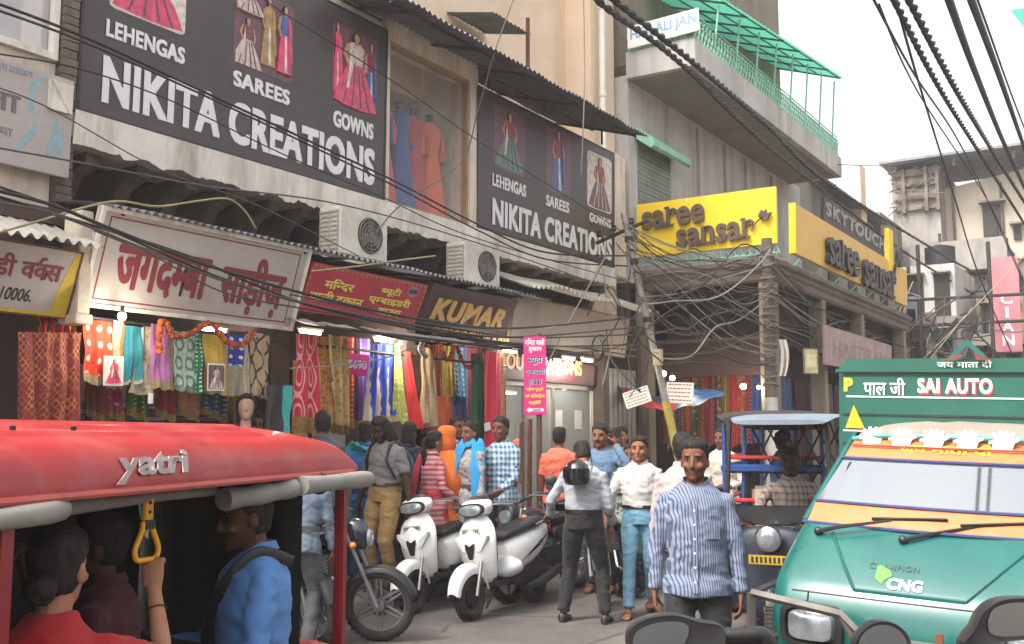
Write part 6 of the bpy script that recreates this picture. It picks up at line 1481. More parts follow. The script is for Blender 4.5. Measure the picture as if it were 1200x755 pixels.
wheel(TK, (0, 0.45, 0.26), 0.26, 0.06, name='front_wheel'); wheel(TK, (-0.55, 2.9, 0.26), 0.26, 0.07, name='rear_wheel'); wheel(TK, (0.55, 2.9, 0.26), 0.26, 0.07, name='rear_wheel')
mb = MB(); mb.box(-0.5, 0.5, 0.6, 3.5, 0.55, 0.7); mb.build('chassis', m_dkmet, TK)

# ================================================================== blue and red e-rickshaw behind the truck
q = atd(905, 630, 8.3); ER = thing('electric_rickshaw', 'blue and red electric rickshaw with a grey roof half hidden by the green truck', 'rickshaw', (q.x, q.y, 0), R_(9))
m_eb = mat('rickshaw_blue', '#183f78', 0.45, coat=0.15, dirt=0.5, dirtcol=C('#3a4658'), var=0.15); m_er = mat('rick_rail_red', '#b02a2a', 0.45, coat=0.2)
mb = MB(); mb.rings([sring((0.12, y, z), w, 0.02, 14, 3, 'y') for y, z, w in ((-0.25, 1.80, 0.36), (-0.1, 1.835, 0.41), (0.5, 1.86, 0.43), (1.0, 1.86, 0.43))]); mb.build('roof', mat('rick_roof_grey', '#6f7a86', 0.5, var=0.12, dirt=0.4), ER)
for s in (-1, 1):
    mb = MB(); mb.tube([(0.06 + s * 0.42, -0.02, 0.9), (0.06 + s * 0.38, 0.0, 1.82)], 0.02, 6); mb.build('front_post', m_blk, ER)
    mb = MB(); mb.tube([(0.06 + s * 0.5, 0.95, 0.4), (0.06 + s * 0.44, 0.95, 1.85)], 0.02, 6); mb.build('centre_post', m_eb, ER)
    mb = MB(); mb.tube([(s * 0.56, 2.5, 0.4), (s * 0.5, 2.5, 1.8)], 0.02, 6); mb.build('rear_post', m_eb, ER)
mb = MB(); k = -0.42
while k < 0.5:
    mb.tube([(0.06 + k, 0.93, 1.3), (0.06 + min(0.5, k + 0.28), 0.93, 1.85)], 0.009, 4); mb.tube([(0.06 + k, 0.93, 1.85), (0.06 + min(0.5, k + 0.28), 0.93, 1.3)], 0.009, 4); k += 0.14
mb.build('lattice_screen', m_blk, ER)
mb = MB(); mb.rings([sring((0, y, 0.62), w, h, 16, 3, 'y') for y, w, h in ((-0.12, 0.3, 0.34), (-0.05, 0.36, 0.38), (0.15, 0.4, 0.36))]); sub2(mb.build('front_cowl', mat('cowl_navy', '#16202f', 0.5, dirt=0.5, dirtcol=C('#3a4048')), ER))
mb = MB(); mb.rings([sring((0, y, 0.9), w, w, 24, 2, 'y') for y, w in ((-0.1, 0.07), (-0.15, 0.1), (-0.2, 0.105))]); mb.build('headlight_shell', m_chrome, ER); mb = MB(); mb.rings([sring((0, y, 0.9), w, w, 24, 2, 'y') for y, w in ((-0.195, 0.095), (-0.22, 0.06), (-0.225, 0.02))]); mb.build('headlight', m_lens, ER)
mb = MB(); mb.cbox((0.0, -0.21, 0.735), (0.3, 0.01, 0.07)); mb.build('number_plate', mat('plate_yellow', '#a88a22', 0.5, dirt=0.4), ER); mb = MB()
for k in range(8): mb.cbox((-0.12 + k * 0.034, -0.217, 0.735), (0.018, 0.003, 0.045))
mb.build('plate_marks', m_ink, ER)
for s in (-1, 1):
    mb = MB(); mb.tube([(s * 0.16, -0.05, 0.95), (s * 0.34, -0.02, 1.12), (s * 0.42, 0.0, 1.2)], 0.008, 6); mb.rings([sring((s * 0.44, y, 1.24), w, w * 0.7, 14, 2.4, 'y') for y, w in ((-0.02, 0.05), (0.0, 0.065), (0.03, 0.04))]); mb.build('mirror', m_blk, ER)
    mb = MB(); mb.ball((s * 0.24, -0.14, 0.84), 0.035, 10, 8); mb.build('indicator', m_amber, ER)
    mb = MB(); mb.tube([(s * 0.1, -0.1, 0.45), (s * 0.09, -0.03, 0.95)], 0.022, 8); mb.build('front_fork', m_chrome, ER)
mb = MB(); mb.box(-0.3, 0.3, -0.02, 0.0, 1.0, 1.14); mb.build('dash_panel', m_blk, ER, bevel=0.01)
mb = MB(); mb.tube([(-0.32, 0.1, 1.03), (-0.15, 0.0, 1.0), (0.15, 0.0, 1.0), (0.32, 0.1, 1.03)], 0.016, 8); mb.build('handlebar', m_dkmet, ER)
mb = MB(); mb.rings([sring((0, -0.05, z), w, 0.1, 14, 2.5) for z, w in ((0.28, 0.07), (0.42, 0.1), (0.5, 0.04))]); mb.build('front_fender', m_chrome, ER)
mb = MB(); mb.box(-0.35, 0.35, 0.6, 0.92, 0.62, 0.75); mb.build('driver_seat', m_seat, ER, bevel=0.02); mb = MB(); mb.box(-0.33, 0.33, 0.9, 0.96, 0.75, 1.25); mb.build('seat_back', mat('seat_beige', '#a39684', 0.7), ER, bevel=0.03)
for y0, yb in ((1.05, 1.0), (2.05, 2.45)): mb = MB(); mb.box(-0.55, 0.55, y0, y0 + 0.4, 0.6, 0.72); mb.build('bench_seat', m_seat, ER, bevel=0.02)
mb = MB(); mb.box(-0.55, 0.55, 0.1, 2.6, 0.3, 0.36); mb.build('floor', m_dkmet, ER)
wheel(ER, (0, -0.05, 0.2), 0.2, 0.045, name='front_wheel'); wheel(ER, (-0.5, 2.1, 0.2), 0.2, 0.045, name='rear_wheel'); wheel(ER, (0.5, 2.1, 0.2), 0.2, 0.045, name='rear_wheel')

# open cart with rails beside it
q = atd(868, 600, 9.6); CT = thing('passenger_cart', 'open cart with blue and red rails and a black canopy beside the grey roofed rickshaw', 'cart', (q.x, q.y, 0), R_(14))
for s in (-0.1, 0.75):
    for z, m, r in ((1.50, m_er, 0.018), (1.40, m_eb, 0.04), (1.12, m_er, 0.018), (0.92, m_er, 0.018), (0.72, m_eb, 0.03)):
        mb = MB(); mb.tube([(s, -0.3, z), (s, 1.3, z)], r, 6); mb.build('side_rail', m, CT)
    for y in (-0.3, 1.3): mb = MB(); mb.tube([(s, y, 0.35), (s, y, 1.8)], 0.02, 6); mb.build('post', m_eb, CT)
for z, m, r in ((1.50, m_er, 0.018), (1.40, m_eb, 0.04), (1.12, m_er, 0.018), (0.92, m_er, 0.018)):
    mb = MB(); mb.tube([(-0.1, -0.3, z), (0.75, -0.3, z)], r, 6); mb.build('front_rail', m, CT)
mb = MB(); mb.rings([sring((0.32, y, z), w, h, 14, 3, 'y') for y, z, w, h in ((-0.4, 1.83, 0.42, 0.05), (-0.3, 1.86, 0.47, 0.06), (1.3, 1.86, 0.47, 0.06), (1.4, 1.80, 0.42, 0.05))]); mb.build('canopy', mat('rick_canopy', '#2c2725', 0.85), CT)
mb = MB(); mb.box(-0.1, 0.75, -0.3, 1.3, 0.45, 0.52); mb.build('floor', m_eb, CT); mb = MB(); mb.box(-0.05, 0.7, 0.9, 1.25, 0.8, 0.9); mb.build('bench_seat', m_seat, CT)
for x in (-0.14, 0.79): wheel(CT, (x, 0.6, 0.3), 0.3, 0.04, 'spoke', 'wheel')
# ================================================================== people
def wear(name, base, kind='plain', c2='#ffffff', pitch=0.03, rough=0.8, var=0.12, w=0.35):
    if name in MATS: return MATS[name]
    t = NT(name); co = t.coord(); c = C(base); n = t.noise(co, 9, 5)
    col = t.ramp(n, 0.3, 0.7, tuple([q * (1 - var) for q in c[:3]] + [1]), c); x = t.xyz(co)
    def band(a, p): return t.math('LESS_THAN', t.math('FRACT', t.math('MULTIPLY', a, 1 / p)), w)
    if kind == 'stripe': col = t.mix(band(t.math('ADD', x[0], t.math('MULTIPLY', x[1], 0.6)), pitch), col, C(c2))
    elif kind == 'hstripe': col = t.mix(band(x[2], pitch), col, C(c2))
    elif kind == 'check':
        a, b = band(t.math('ADD', x[0], x[1]), pitch), band(x[2], pitch); col = t.mix(t.math('MULTIPLY', t.math('ADD', a, b), 0.5), col, C(c2))
    elif kind == 'print':
        v = t.new('ShaderNodeTexVoronoi'); t.link(co, v.inputs['Vector']); v.inputs['Scale'].default_value = 1 / pitch; col = t.mix(t.math('LESS_THAN', v.outputs['Distance'], w), col, C(c2))
    t.color(col); t.b.inputs['Roughness'].default_value = rough; t.b.inputs['Sheen Weight'].default_value = 0.1
    t.bump(t.noise(co, 26, 5), 0.25, 0.006)
    MATS[name] = t.m; return t.m
_t = NT('skin'); _a = _t.new('ShaderNodeVertexColor', layer_name='Col'); _t.color(_t.mix(0.25, _a.outputs[0], _t.mix(1.0, _a.outputs[0], _t.ramp(_t.noise(_t.coord(), 30, 4), 0.3, 0.7, (0.6, 0.6, 0.6, 1), (1.2, 1.15, 1.1, 1)), 'MULTIPLY'))); _t.b.inputs['Roughness'].default_value = 0.62; _t.b.inputs['Specular IOR Level'].default_value = 0.3; _t.bump(_t.noise(_t.coord(), 120, 3), 0.15, 0.003)
m_skin = _t.m
_t = NT('hair_black'); _c = _t.coord(); _t.color(_t.ramp(_t.noise(_t.mapping(_c, (60, 60, 12)), 1.0, 3), 0.35, 0.7, (0.006, 0.005, 0.005, 1), (0.03, 0.024, 0.02, 1))); _t.b.inputs['Roughness'].default_value = 0.7; _t.b.inputs['Specular IOR Level'].default_value = 0.22; _t.bump(_t.noise(_t.mapping(_c, (90, 90, 16)), 1.0, 3), 0.6, 0.006)
m_hair = _t.m
m_leather = mat('shoe_leather', '#1a1716', 0.4, var=0.3); m_sandal = mat('sandal_brown', '#5a3a28', 0.7); m_belt = mat('belt_leather', '#1d1612', 0.5)

def ik(S, T, l1, l2, hint):
    S, T, h = Vector(S), Vector(T), Vector(hint); d = T - S; L = min(d.length, (l1 + l2) * 0.999); u = d.normalized(); T = S + u * L
    a = (l1 * l1 - l2 * l2 + L * L) / (2 * L); r = math.sqrt(max(0, l1 * l1 - a * a)); p = h - u * h.dot(u); p = p.normalized() if p.length > 1e-6 else Vector((0, -1, 0))
    return S + u * a + p * r, T

def hand(mb, W, d, n, side, curl=0.35, s=1.0, grip=0):
    """palm at the wrist W pointing along d, palm facing n; the thumb leaves the side of the palm"""
    d = Vector(d).normalized(); n = Vector(n); n = (n - d * n.dot(d)).normalized(); w = d.cross(n) * side     # w: towards the thumb
    W = Vector(W)
    R = []
    for t, hw, th in ((-0.02, 0.025, 0.019), (0.015, 0.031, 0.017), (0.05, 0.04, 0.015), (0.085, 0.041, 0.013), (0.098, 0.036, 0.009)):
        c = W + d * t * s; R.append([c + w * (math.cos(2 * PI * k / 12) * hw * s) + n * (math.sin(2 * PI * k / 12) * th * s) for k in range(12)])
    mb.rings(R)
    for i, (off, L) in enumerate(((0.031, 0.072), (0.0105, 0.08), (-0.0105, 0.074), (-0.031, 0.058))):
        b = W + d * (0.088 * s) + w * off * s; ang = curl * (0.9 + 0.08 * i); p = [b - d * 0.02 * s, b]; dd = d + w * off * 1.6; dd.normalize()
        for q, f in enumerate((0.42, 0.33, 0.25)):
            a = ang * (q + 1) * (1.0 if q < 2 else 0.95) if curl < 1 else (0.42, 1.85, 2.9)[q]; b = b + (dd * math.cos(a) + n * math.sin(a)) * L * f * s; p.append(b)
        mb.tube(p, [0.0095 * s, 0.0098 * s, 0.009 * s, 0.0082 * s, 0.0068 * s], 8)
    b = W + d * 0.022 * s + w * 0.027 * s; p = [b - w * 0.01 * s, b]; tdir = (d * 0.72 + w * 0.62 + n * (0.28 + 0.5 * curl)).normalized(); b = b + tdir * 0.042 * s; p.append(b); tdir = (d * 0.9 + w * (0.2 - 0.5 * curl) + n * (0.3 + 0.7 * curl)).normalized(); b = b + tdir * 0.032 * s; p.append(b); b = b + tdir * 0.02 * s; p.append(b)
    mb.tube(p, [0.015 * s, 0.0145 * s, 0.0115 * s, 0.0105 * s, 0.008 * s], 8)

HEADR = [(-0.118, 0.022, 0.066, 0.0), (-0.108, 0.038, 0.08, 0.01), (-0.088, 0.052, 0.086, 0.03), (-0.055, 0.062, 0.086, 0.062), (-0.02, 0.069, 0.085, 0.085), (0.02, 0.074, 0.086, 0.098), (0.055, 0.0755, 0.084, 0.101), (0.085, 0.069, 0.073, 0.092), (0.105, 0.053, 0.053, 0.07), (0.118, 0.03, 0.03, 0.038), (0.123, 0.008, 0.008, 0.01)]
def ovring(z, w, f, b, n=24, cy=0.0): return [(w * math.cos(2 * PI * k / n), cy + (f if math.sin(2 * PI * k / n) < 0 else b) * math.sin(2 * PI * k / n), z) for k in range(n)]

TORSO_M = [(0.84, 0.150, 0.105, 0.115), (0.93, 0.165, 0.112, 0.125), (1.02, 0.152, 0.108, 0.105), (1.12, 0.155, 0.115, 0.105), (1.24, 0.170, 0.122, 0.115), (1.32, 0.172, 0.115, 0.116), (1.37, 0.152, 0.098, 0.105), (1.41, 0.115, 0.08, 0.088), (1.44, 0.075, 0.066, 0.07), (1.46, 0.058, 0.058, 0.06)]
TORSO_F = [(0.84, 0.165, 0.11, 0.13), (0.92, 0.172, 0.115, 0.135), (1.02, 0.138, 0.1, 0.1), (1.1, 0.135, 0.105, 0.1), (1.22, 0.147, 0.135, 0.108), (1.30, 0.15, 0.128, 0.108), (1.355, 0.132, 0.092, 0.095), (1.40, 0.098, 0.072, 0.078), (1.43, 0.065, 0.06, 0.064), (1.45, 0.052, 0.053, 0.056)]

def folds(me, amp, seed, sc=(7, 7, 13), keep=None):
    n = len(me.vertices); co = np.empty(n * 3); me.vertices.foreach_get('co', co); co = co.reshape(-1, 3); no = np.empty(n * 3); me.vertices.foreach_get('normal', no); no = no.reshape(-1, 3)
    d = np.array([0.8 * noise.noise((p[0] * sc[0] + seed, p[1] * sc[1], p[2] * sc[2] + 4 * p[0])) + 0.9 * (0.35 - abs(noise.noise((p[0] * sc[0] * 1.5 + 3 * p[2], p[1] * sc[1] * 1.5 + seed, p[2] * sc[2] * 1.3 + 5 * abs(p[0]))))) + 0.3 * noise.noise((p[0] * 22, p[1] * 22 + seed, p[2] * 30)) for p in co])
    co = co + no * (amp * d)[:, None]; me.vertices.foreach_set('co', co.ravel()); me.update()

def person(label, px, ytop, Z, turn, top, bottom, zg=0.0, female=False, skin='#8a5a3f', voxel=0.009, arms=None, legs=None, sit=None, sleeve='long', hem=0.80, tuck=False, belly=0.0, lean=0.0, hyaw=0.0, hpitch=0.0, hroll=0.0, hair='short', beard='', feet='shoe', lower='trousers', extra=None, group='shoppers and passers by', H=None, collar=True, base=None, wide=1.0, spread=0.0, crowd=True, curl=0.35):
    base = Vector(base) if base is not None else None
    if base is None:
        q = atd(px, 510, Z); base = Vector((q.x, q.y, zg))
    if H is None: H = EYE + (510 - ytop) / 1200 * Z - base.z + (0 if sit is None else (0.93 - sit))
    S = H / 1.7
    if sit is not None: S = 1.0 if H is None else min(1.04, max(0.93, (EYE + (510 - ytop) / 1200 * Z - base.z - sit) / 0.77))
    D = Vector((-base.x, -base.y)); rz = math.atan2(D.y, D.x) + PI / 2 + R_(turn)
    T = thing('person', label, 'person', base, rz, group if crowd else None); T.scale = (S, S, S)
    seed = px * 0.137
    TM = Matrix.Translation(base) @ Matrix.Rotation(rz, 4, 'Z') @ Matrix.Scale(S, 4); TMi = TM.inverted()
    dz = 0.0 if sit is None else (sit / S - 0.93)
    UP = TR((0, 0, 0.93 + dz)) @ Matrix.Rotation(R_(lean), 4, 'X') @ TR((0, 0, -0.93))          # upper body
    tor = [(z, w * wide, f + belly * math.exp(-((z - 1.06) / 0.14) ** 2), b) for z, w, f, b in (TORSO_F if female else TORSO_M)]
    sw = (0.152 if female else 0.176) * wide
    neck = UP @ Vector((0, -0.005, 1.455))
    HM = TR(neck) @ Matrix.Rotation(R_(lean), 4, 'X') @ Matrix.Rotation(R_(hyaw), 4, 'Z') @ Matrix.Rotation(R_(hpitch), 4, 'X') @ Matrix.Rotation(R_(hroll), 4, 'Y') @ TR((0, -0.018, 0.125))
    HMi = HM.inverted()
    body = MB(); body.rings([ovring(0.87, 0.12, 0.08, 0.085)] + [ovring(z, w * 0.97, f * 0.95, b * 0.95) for z, w, f, b in tor[1:]], True, True, UP)
    body.tube([UP @ Vector((0, 0.005, 1.42)), neck, HM @ Vector((0, 0.012, -0.05))], [0.062, 0.052, 0.054], 12)
    body.rings([ovring(*r) for r in HEADR], True, True, HM)
    body.tube([HM @ Vector(p) for p in ((0, -0.084, 0.018), (0, -0.097, -0.012), (0, -0.103, -0.03), (0, -0.09, -0.04))], [0.007, 0.0095, 0.014, 0.011], 8)
    for s in (-1, 1):
        body.ball((s * 0.075, 0.012, -0.012), (0.011, 0.02, 0.031), 10, 8, HM); body.ball((s * 0.04, -0.066, -0.03), (0.024, 0.018, 0.02), 10, 8, HM); body.ball((s * 0.03, -0.078, 0.03), (0.024, 0.01, 0.008), 10, 6, HM)
    body.ball((0, -0.083, -0.064), (0.024, 0.009, 0.006), 10, 6, HM); body.ball((0, -0.082, -0.075), (0.021, 0.009, 0.006), 10, 6, HM); body.ball((0, -0.076, -0.1), (0.022, 0.013, 0.014), 10, 6, HM)
    # arms
    A = {}
    dflt = {'wr': (0.07, -0.06, -0.53), 'hint': (0.3, 1, 0), 'd': (0.05, -0.15, -1), 'n': (-1, 0.1, 0)}
    for s, key in ((-1, 'R'), (1, 'L')):
        a = dict(dflt); a.update((arms or {}).get(key, {}))
        Sh = UP @ Vector((s * sw, 0.004, 1.352)); m = lambda v: Vector((s * v[0], v[1], v[2]))
        if 'tw' in a: El, Wr = ik(Sh, TMi @ Vector(a['tw']), 0.285, 0.25, TMi.to_3x3() @ Vector(a['hw']))
        else: El, Wr = ik(Sh, Sh + m(a['wr']), 0.285, 0.25, m(a['hint']))
        A[key] = (Sh, El, Wr)
        body.tube([UP @ Vector((s * sw * 0.6, 0, 1.365)), Sh, Sh.lerp(El, 0.45), El, El.lerp(Wr, 0.35), Wr, Wr + (Wr - El).normalized() * 0.01], [0.034, 0.044, 0.044, 0.038, 0.037, 0.026, 0.025] if not female else [0.028, 0.037, 0.038, 0.033, 0.031, 0.023, 0.022], 12)
        hand(body, Wr, TMi.to_3x3() @ Vector(a['dw']) if 'dw' in a else m(a['d']), TMi.to_3x3() @ Vector(a['nw']) if 'nw' in a else m(a['n']), a.get('side', s), a.get('curl', curl), 0.98 if not female else 0.9)
    # legs
    Lg = {}
    for s, key in ((-1, 'R'), (1, 'L')):
        Hp = Vector((s * 0.09 * wide, 0, 0.93 + dz - 0.03)); a = (legs or {}).get(key)
        if a is None: a = (0.02 + spread, 0.0, 0.085) if sit is None else (0.03 + spread, -0.42, 0.085)
        An = Vector((s * (0.09 + a[0]), a[1], a[2])); hint = Vector((s * 0.1, -1, 0.2 if sit is not None else 0))
        Kn, An2 = ik(Hp, An, 0.43, 0.42, hint); Lg[key] = (Hp, Kn, An2)
        body.tube([Hp, Hp.lerp(Kn, 0.4), Kn, Kn.lerp(An2, 0.35), An2], [0.082, 0.072, 0.052, 0.05, 0.034], 12)
        if feet == 'sandal':
            f = An2; body.rings([[(f.x + p[0], f.y + y, f.z - 0.085 + 0.012 + p[1]) for p in [(w * math.cos(2 * PI * k / 10), h + h * math.sin(2 * PI * k / 10)) for k in range(10)]] for y, w, h in ((0.055, 0.028, 0.03), (0.0, 0.033, 0.045), (-0.08, 0.04, 0.03), (-0.15, 0.045, 0.018), (-0.19, 0.038, 0.011))])
    me = fix(body.mesh('body', m_skin, 0), voxel, 2); me.name = 'body'
    # colours of the skin and features
    n = len(me.vertices); co = np.empty(n * 3); me.vertices.foreach_get('co', co); co = co.reshape(-1, 3)
    Mi = np.array(HMi); h = co @ Mi[:3, :3].T + Mi[:3, 3]
    base_c = np.array(C(skin)[:3]); col = np.tile(base_c, (n, 1)); X, Y, Zh = np.abs(h[:, 0]), h[:, 1], h[:, 2]
    hd = (Zh > -0.13) & (Zh < 0.13) & (X < 0.1) & (np.abs(Y) < 0.13); fr = hd & (Y < -0.045); pad = voxel * 0.35
    def paint(mask, c, k): col[mask] = col[mask] * (1 - k) + np.array(c) * k
    paint(fr & (Zh > -0.055) & (Zh < -0.02) & (X < 0.05), base_c * 1.15, 0.5)
    paint(fr & (np.abs(Zh + 0.069) < 0.010) & (X < 0.024), base_c * np.array((0.75, 0.5, 0.5)), 0.8)
    paint(fr & (np.abs(Zh + 0.069) < 0.002 + pad) & (X < 0.022), base_c * 0.3, 0.7)
    paint(fr & (np.abs(Zh - 0.006) < 0.012) & (np.abs(X - 0.032) < 0.02), base_c * 0.6, 0.6)
    ew = (fr & (((X - 0.032) / (0.014 + pad)) ** 2 + ((Zh - 0.005) / (0.0035 + pad)) ** 2 < 1)); paint(ew, (0.13, 0.10, 0.085), 0.9)
    paint(fr & ((X - 0.031) ** 2 + (Zh - 0.005) ** 2 < (0.006 + pad) ** 2), (0.012, 0.008, 0.006), 1.0)
    paint(fr & (np.abs(Zh - 0.0115) < 0.0018 + pad * 0.6) & (np.abs(X - 0.032) < 0.016), (0.01, 0.008, 0.008), 0.8)
    paint(fr & (np.abs(Zh - 0.0275 + 6 * (X - 0.03) ** 2) < 0.0042 + pad * 0.6) & (X > 0.011) & (X < 0.052), (0.012, 0.01, 0.01), 0.9)
    if 'm' in beard: paint(fr & (np.abs(Zh + 0.052 + X * 0.25) < 0.009 + pad * 0.5) & (X < 0.033) & (Y < -0.06), (0.012, 0.01, 0.01), 0.92)
    if 's' in beard: paint(hd & (Zh < -0.045) & (Y < 0.02) & ~(fr & (np.abs(Zh + 0.069) < 0.012) & (X < 0.022)), base_c * 0.45, 0.55)
    if 'b' in beard: paint(hd & (Zh < -0.04) & (Y < 0.03) & ((Zh < -0.082) | (X > 0.03)), (0.014, 0.012, 0.012), 0.9)
    for key in 'RL':                                              # palms and nails stay a little lighter
        pass
    ca = me.color_attributes.new('Col', 'FLOAT_COLOR', 'POINT'); ca.data.foreach_set('color', np.c_[col, np.ones(n)].ravel())
    for p in me.polygons: p.use_smooth = True
    me.materials.clear(); me.materials.append(m_skin)
    bo = bpy.data.objects.new('body', me); COL.objects.link(bo); bo.parent = T
    cv = max(0.009, voxel * 1.15)
    def cloth(mb, name, m, amp, sd, sc=(7, 7, 13), vx=None):
        me = fix(mb.mesh(name, m, 0), vx or cv, 3); me.name = name; folds(me, amp, seed + sd, sc); me.materials.clear(); me.materials.append(m)
        for p in me.polygons: p.use_smooth = True
        o = bpy.data.objects.new(name, me); COL.objects.link(o); o.parent = T; return o
    # lower garment
    if lower in ('trousers', 'jeans'):
        mb = MB(); low = (0.80, 0.86, 0.93, 1.0, 1.035)
        mb.rings([ovring(z + dz, (0.165 if z < 0.9 else 0.174) * wide * (1.03 if female else 1), 0.128 + belly * 0.5 * (z > 0.95), 0.146, 20) for z in (0.86, 0.93, 0.99, 1.045)])
        k = 1.06 if lower == 'trousers' else 0.95
        for key in 'RL':
            Hp, Kn, An = Lg[key]; mb.tube([Hp + Vector((0, 0, 0.03)), Hp.lerp(Kn, 0.25), Hp.lerp(Kn, 0.6), Kn, Kn.lerp(An, 0.4), Kn.lerp(An, 0.96)], [0.094 * wide, 0.096 * wide * k, 0.083 * k, 0.068 * k, 0.062 * k, 0.058 * k], 14)
        cloth(mb, 'trousers', bottom, 0.009, 5, (9, 9, 16))
    elif lower == 'skirt':
        mb = MB(); mb.rings([ovring(z + dz, w, w * 0.8, w * 0.85, 24) for z, w in ((0.1, 0.26), (0.5, 0.22), (0.86, 0.18), (1.0, 0.15))]); cloth(mb, 'skirt', bottom, 0.016, 5, (16, 16, 2))
    # upper garment
    mb = MB(); e = 0.02; R = []
    zs = [r for r in tor if r[0] >= 1.0] if tuck else [(hem, (0.192 if hem > 0.7 else 0.2 + 0.06 * (0.8 - hem)) * wide, 0.142 + belly * 0.6, 0.158)] + ([(0.75, 0.187 * wide, 0.13, 0.14)] if hem < 0.7 else []) + [(0.88, 0.185 * wide, 0.135 + belly * 0.65, 0.148)] + [r for r in tor if r[0] >= 0.93]
    for z, w, f, b in zs:
        last = z > 1.405
        if z > 1.45: continue
        r_ = ovring(z + (0.012 if last else 0), w + (e if not last else 0.012), f + e * (0.5 if last else 1), b + e * (0.5 if last else 1)); R.append([(p[0], p[1], p[2] - (0.026 if z > 1.425 else 0.008 if last else 0) * max(0, -p[1]) / 0.08 * (1 if abs(p[0]) < 0.09 else 0.6)) for p in r_])
    if sit is not None and not tuck: R = R[1:]
    mb.rings(R, True, True, UP)
    for key, s in (('R', -1), ('L', 1)):
        Sh, El, Wr = A[key]; k = 0.9 if female else 1.0
        P0 = UP @ Vector((s * sw * 0.5, 0.0, 1.365))
        if sleeve == 'long': mb.tube([P0, Sh, Sh.lerp(El, 0.45), El, El.lerp(Wr, 0.5), El.lerp(Wr, 0.95)], [0.045 * k, 0.054 * k, 0.053 * k, 0.047 * k, 0.043 * k, 0.037 * k], 12)
        elif sleeve == 'rolled': mb.tube([P0, Sh, Sh.lerp(El, 0.45), El, El.lerp(Wr, 0.32)], [0.045 * k, 0.054 * k, 0.054 * k, 0.05 * k, 0.049 * k], 12)
        else: mb.tube([P0, Sh, Sh.lerp(El, 0.5), Sh.lerp(El, 0.78)], [0.045 * k, 0.054 * k, 0.057 * k, 0.059 * k], 12)
    if sit is not None and not tuck: mb.rings([ovring(z + dz, 0.185 * wide, 0.15, 0.14) for z in (0.9, 0.98, 1.05)])
    sh = cloth(mb, 'kurta' if hem < 0.7 else 'shirt', top, 0.014, 9)
    if collar:
        cm = MB()
        for s in (-1, 1):
            cm.rings([[UP @ Vector((s * p[0], p[1] + 0.0, p[2])) for p in ((r * math.sin(a), -r * 0.98 * math.cos(a) + 0.004, zc - dzz * max(0, math.cos(a))), ((r + 0.012) * math.sin(a), -(r + 0.014) * math.cos(a) + 0.004, zc - 0.032 - dzz * max(0, math.cos(a)) * 1.4), ((r + 0.004) * math.sin(a), -(r + 0.005) * math.cos(a) + 0.004, zc - 0.03 - dzz * max(0, math.cos(a)) * 1.4))] for r, zc, dzz, a in [(0.06 + 0.012, 1.487, 0.045, R_(14 + 166 * k / 12)) for k in range(13)]], True, True)
        cm.build('collar', top, sh)
    if tuck:
        bm_ = MB(); bm_.rings([ovring(z + dz, 0.181 * wide, 0.135 + belly * 0.5, 0.153, 24) for z in (1.012, 1.045)], False); o = bm_.build('belt', m_belt, T)
    # shoes
    if lower in ('trousers', 'jeans') or feet == 'sandal':
        for key in 'RL':
            f = Lg[key][2]; sm = MB(); z0 = f.z - 0.085
            if feet == 'shoe':
                sm.rings([[(f.x + w * math.cos(2 * PI * k / 14), f.y + y, z0 + max(0.0, h + h * math.sin(2 * PI * k / 14))) for k in range(14)] for y, w, h in ((0.075, 0.02, 0.03), (0.06, 0.036, 0.045), (0.0, 0.041, 0.052), (-0.07, 0.046, 0.038), (-0.14, 0.05, 0.028), (-0.2, 0.04, 0.022), (-0.225, 0.015, 0.014))]); sm.build('shoe', m_leather, T)
            else:
                sm.rings([[(f.x + w * math.cos(2 * PI * k / 14), f.y - 0.07 + l * math.sin(2 * PI * k / 14), z0 + z) for k in range(14)] for z, w, l in ((0.0, 0.046, 0.135), (0.016, 0.047, 0.137))]); sm.torus(0.046, 0.01, TR((f.x, f.y - 0.09, z0 + 0.02), rx=PI / 2 + 0.2), 16, 6, 0, PI); sm.build('sandal', m_sandal, T)
    # hair
    if hair:
        hb = MB(); hl = 0.068 if hair != 'scarf' else 0.075; t_ = {'short': 0.011, 'full': 0.018}.get(hair, 0.014); R = []
        for z, w, f, b in [(-0.07, 0.05, 0, 0.052)] + [r for r in HEADR if r[0] > -0.06]:
            zt = z + t_ * 0.9 * max(0, min(1, (z - 0.06) / 0.06)); tt = t_ * (1 - 0.55 * max(0, min(1, (z - 0.07) / 0.05)))
            if z < -0.03: R.append(ovring(zt, w + 0.002, 0.0, b + t_ * 0.7, 28, 0.02))
            elif z < 0.05: R.append(ovring(zt, w + (0.002 if z < 0 else t_ * 0.5), 0.012 + max(0, z) * 0.55, b + t_ * 0.8, 28, 0.005))
            elif z < hl: R.append(ovring(zt, w + t_ * 0.75, f - 0.01, b + t_, 28))
            elif z < 0.09: R.append(ovring(0.074, w + tt * 0.6, f + 0.001, b + tt, 28)); R.append(ovring(zt + 0.004, w + tt * 0.9, f + tt * 0.55, b + tt, 28))
            else: R.append(ovring(zt, w + tt, f + tt * 1.1, b + tt, 28))
        R = [[Vector((p[0], p[1], p[2] + (0.012 * noise.noise((p[0] * 60 + seed, seed, 0)) if p[1] < 0 and 0.05 < p[2] < 0.09 else 0))) * (1 + 0.09 * noise.noise((p[0] * 40 + seed, p[1] * 40, p[2] * 34))) for p in r] for r in R]
        hb.rings(R, True, True, HM)
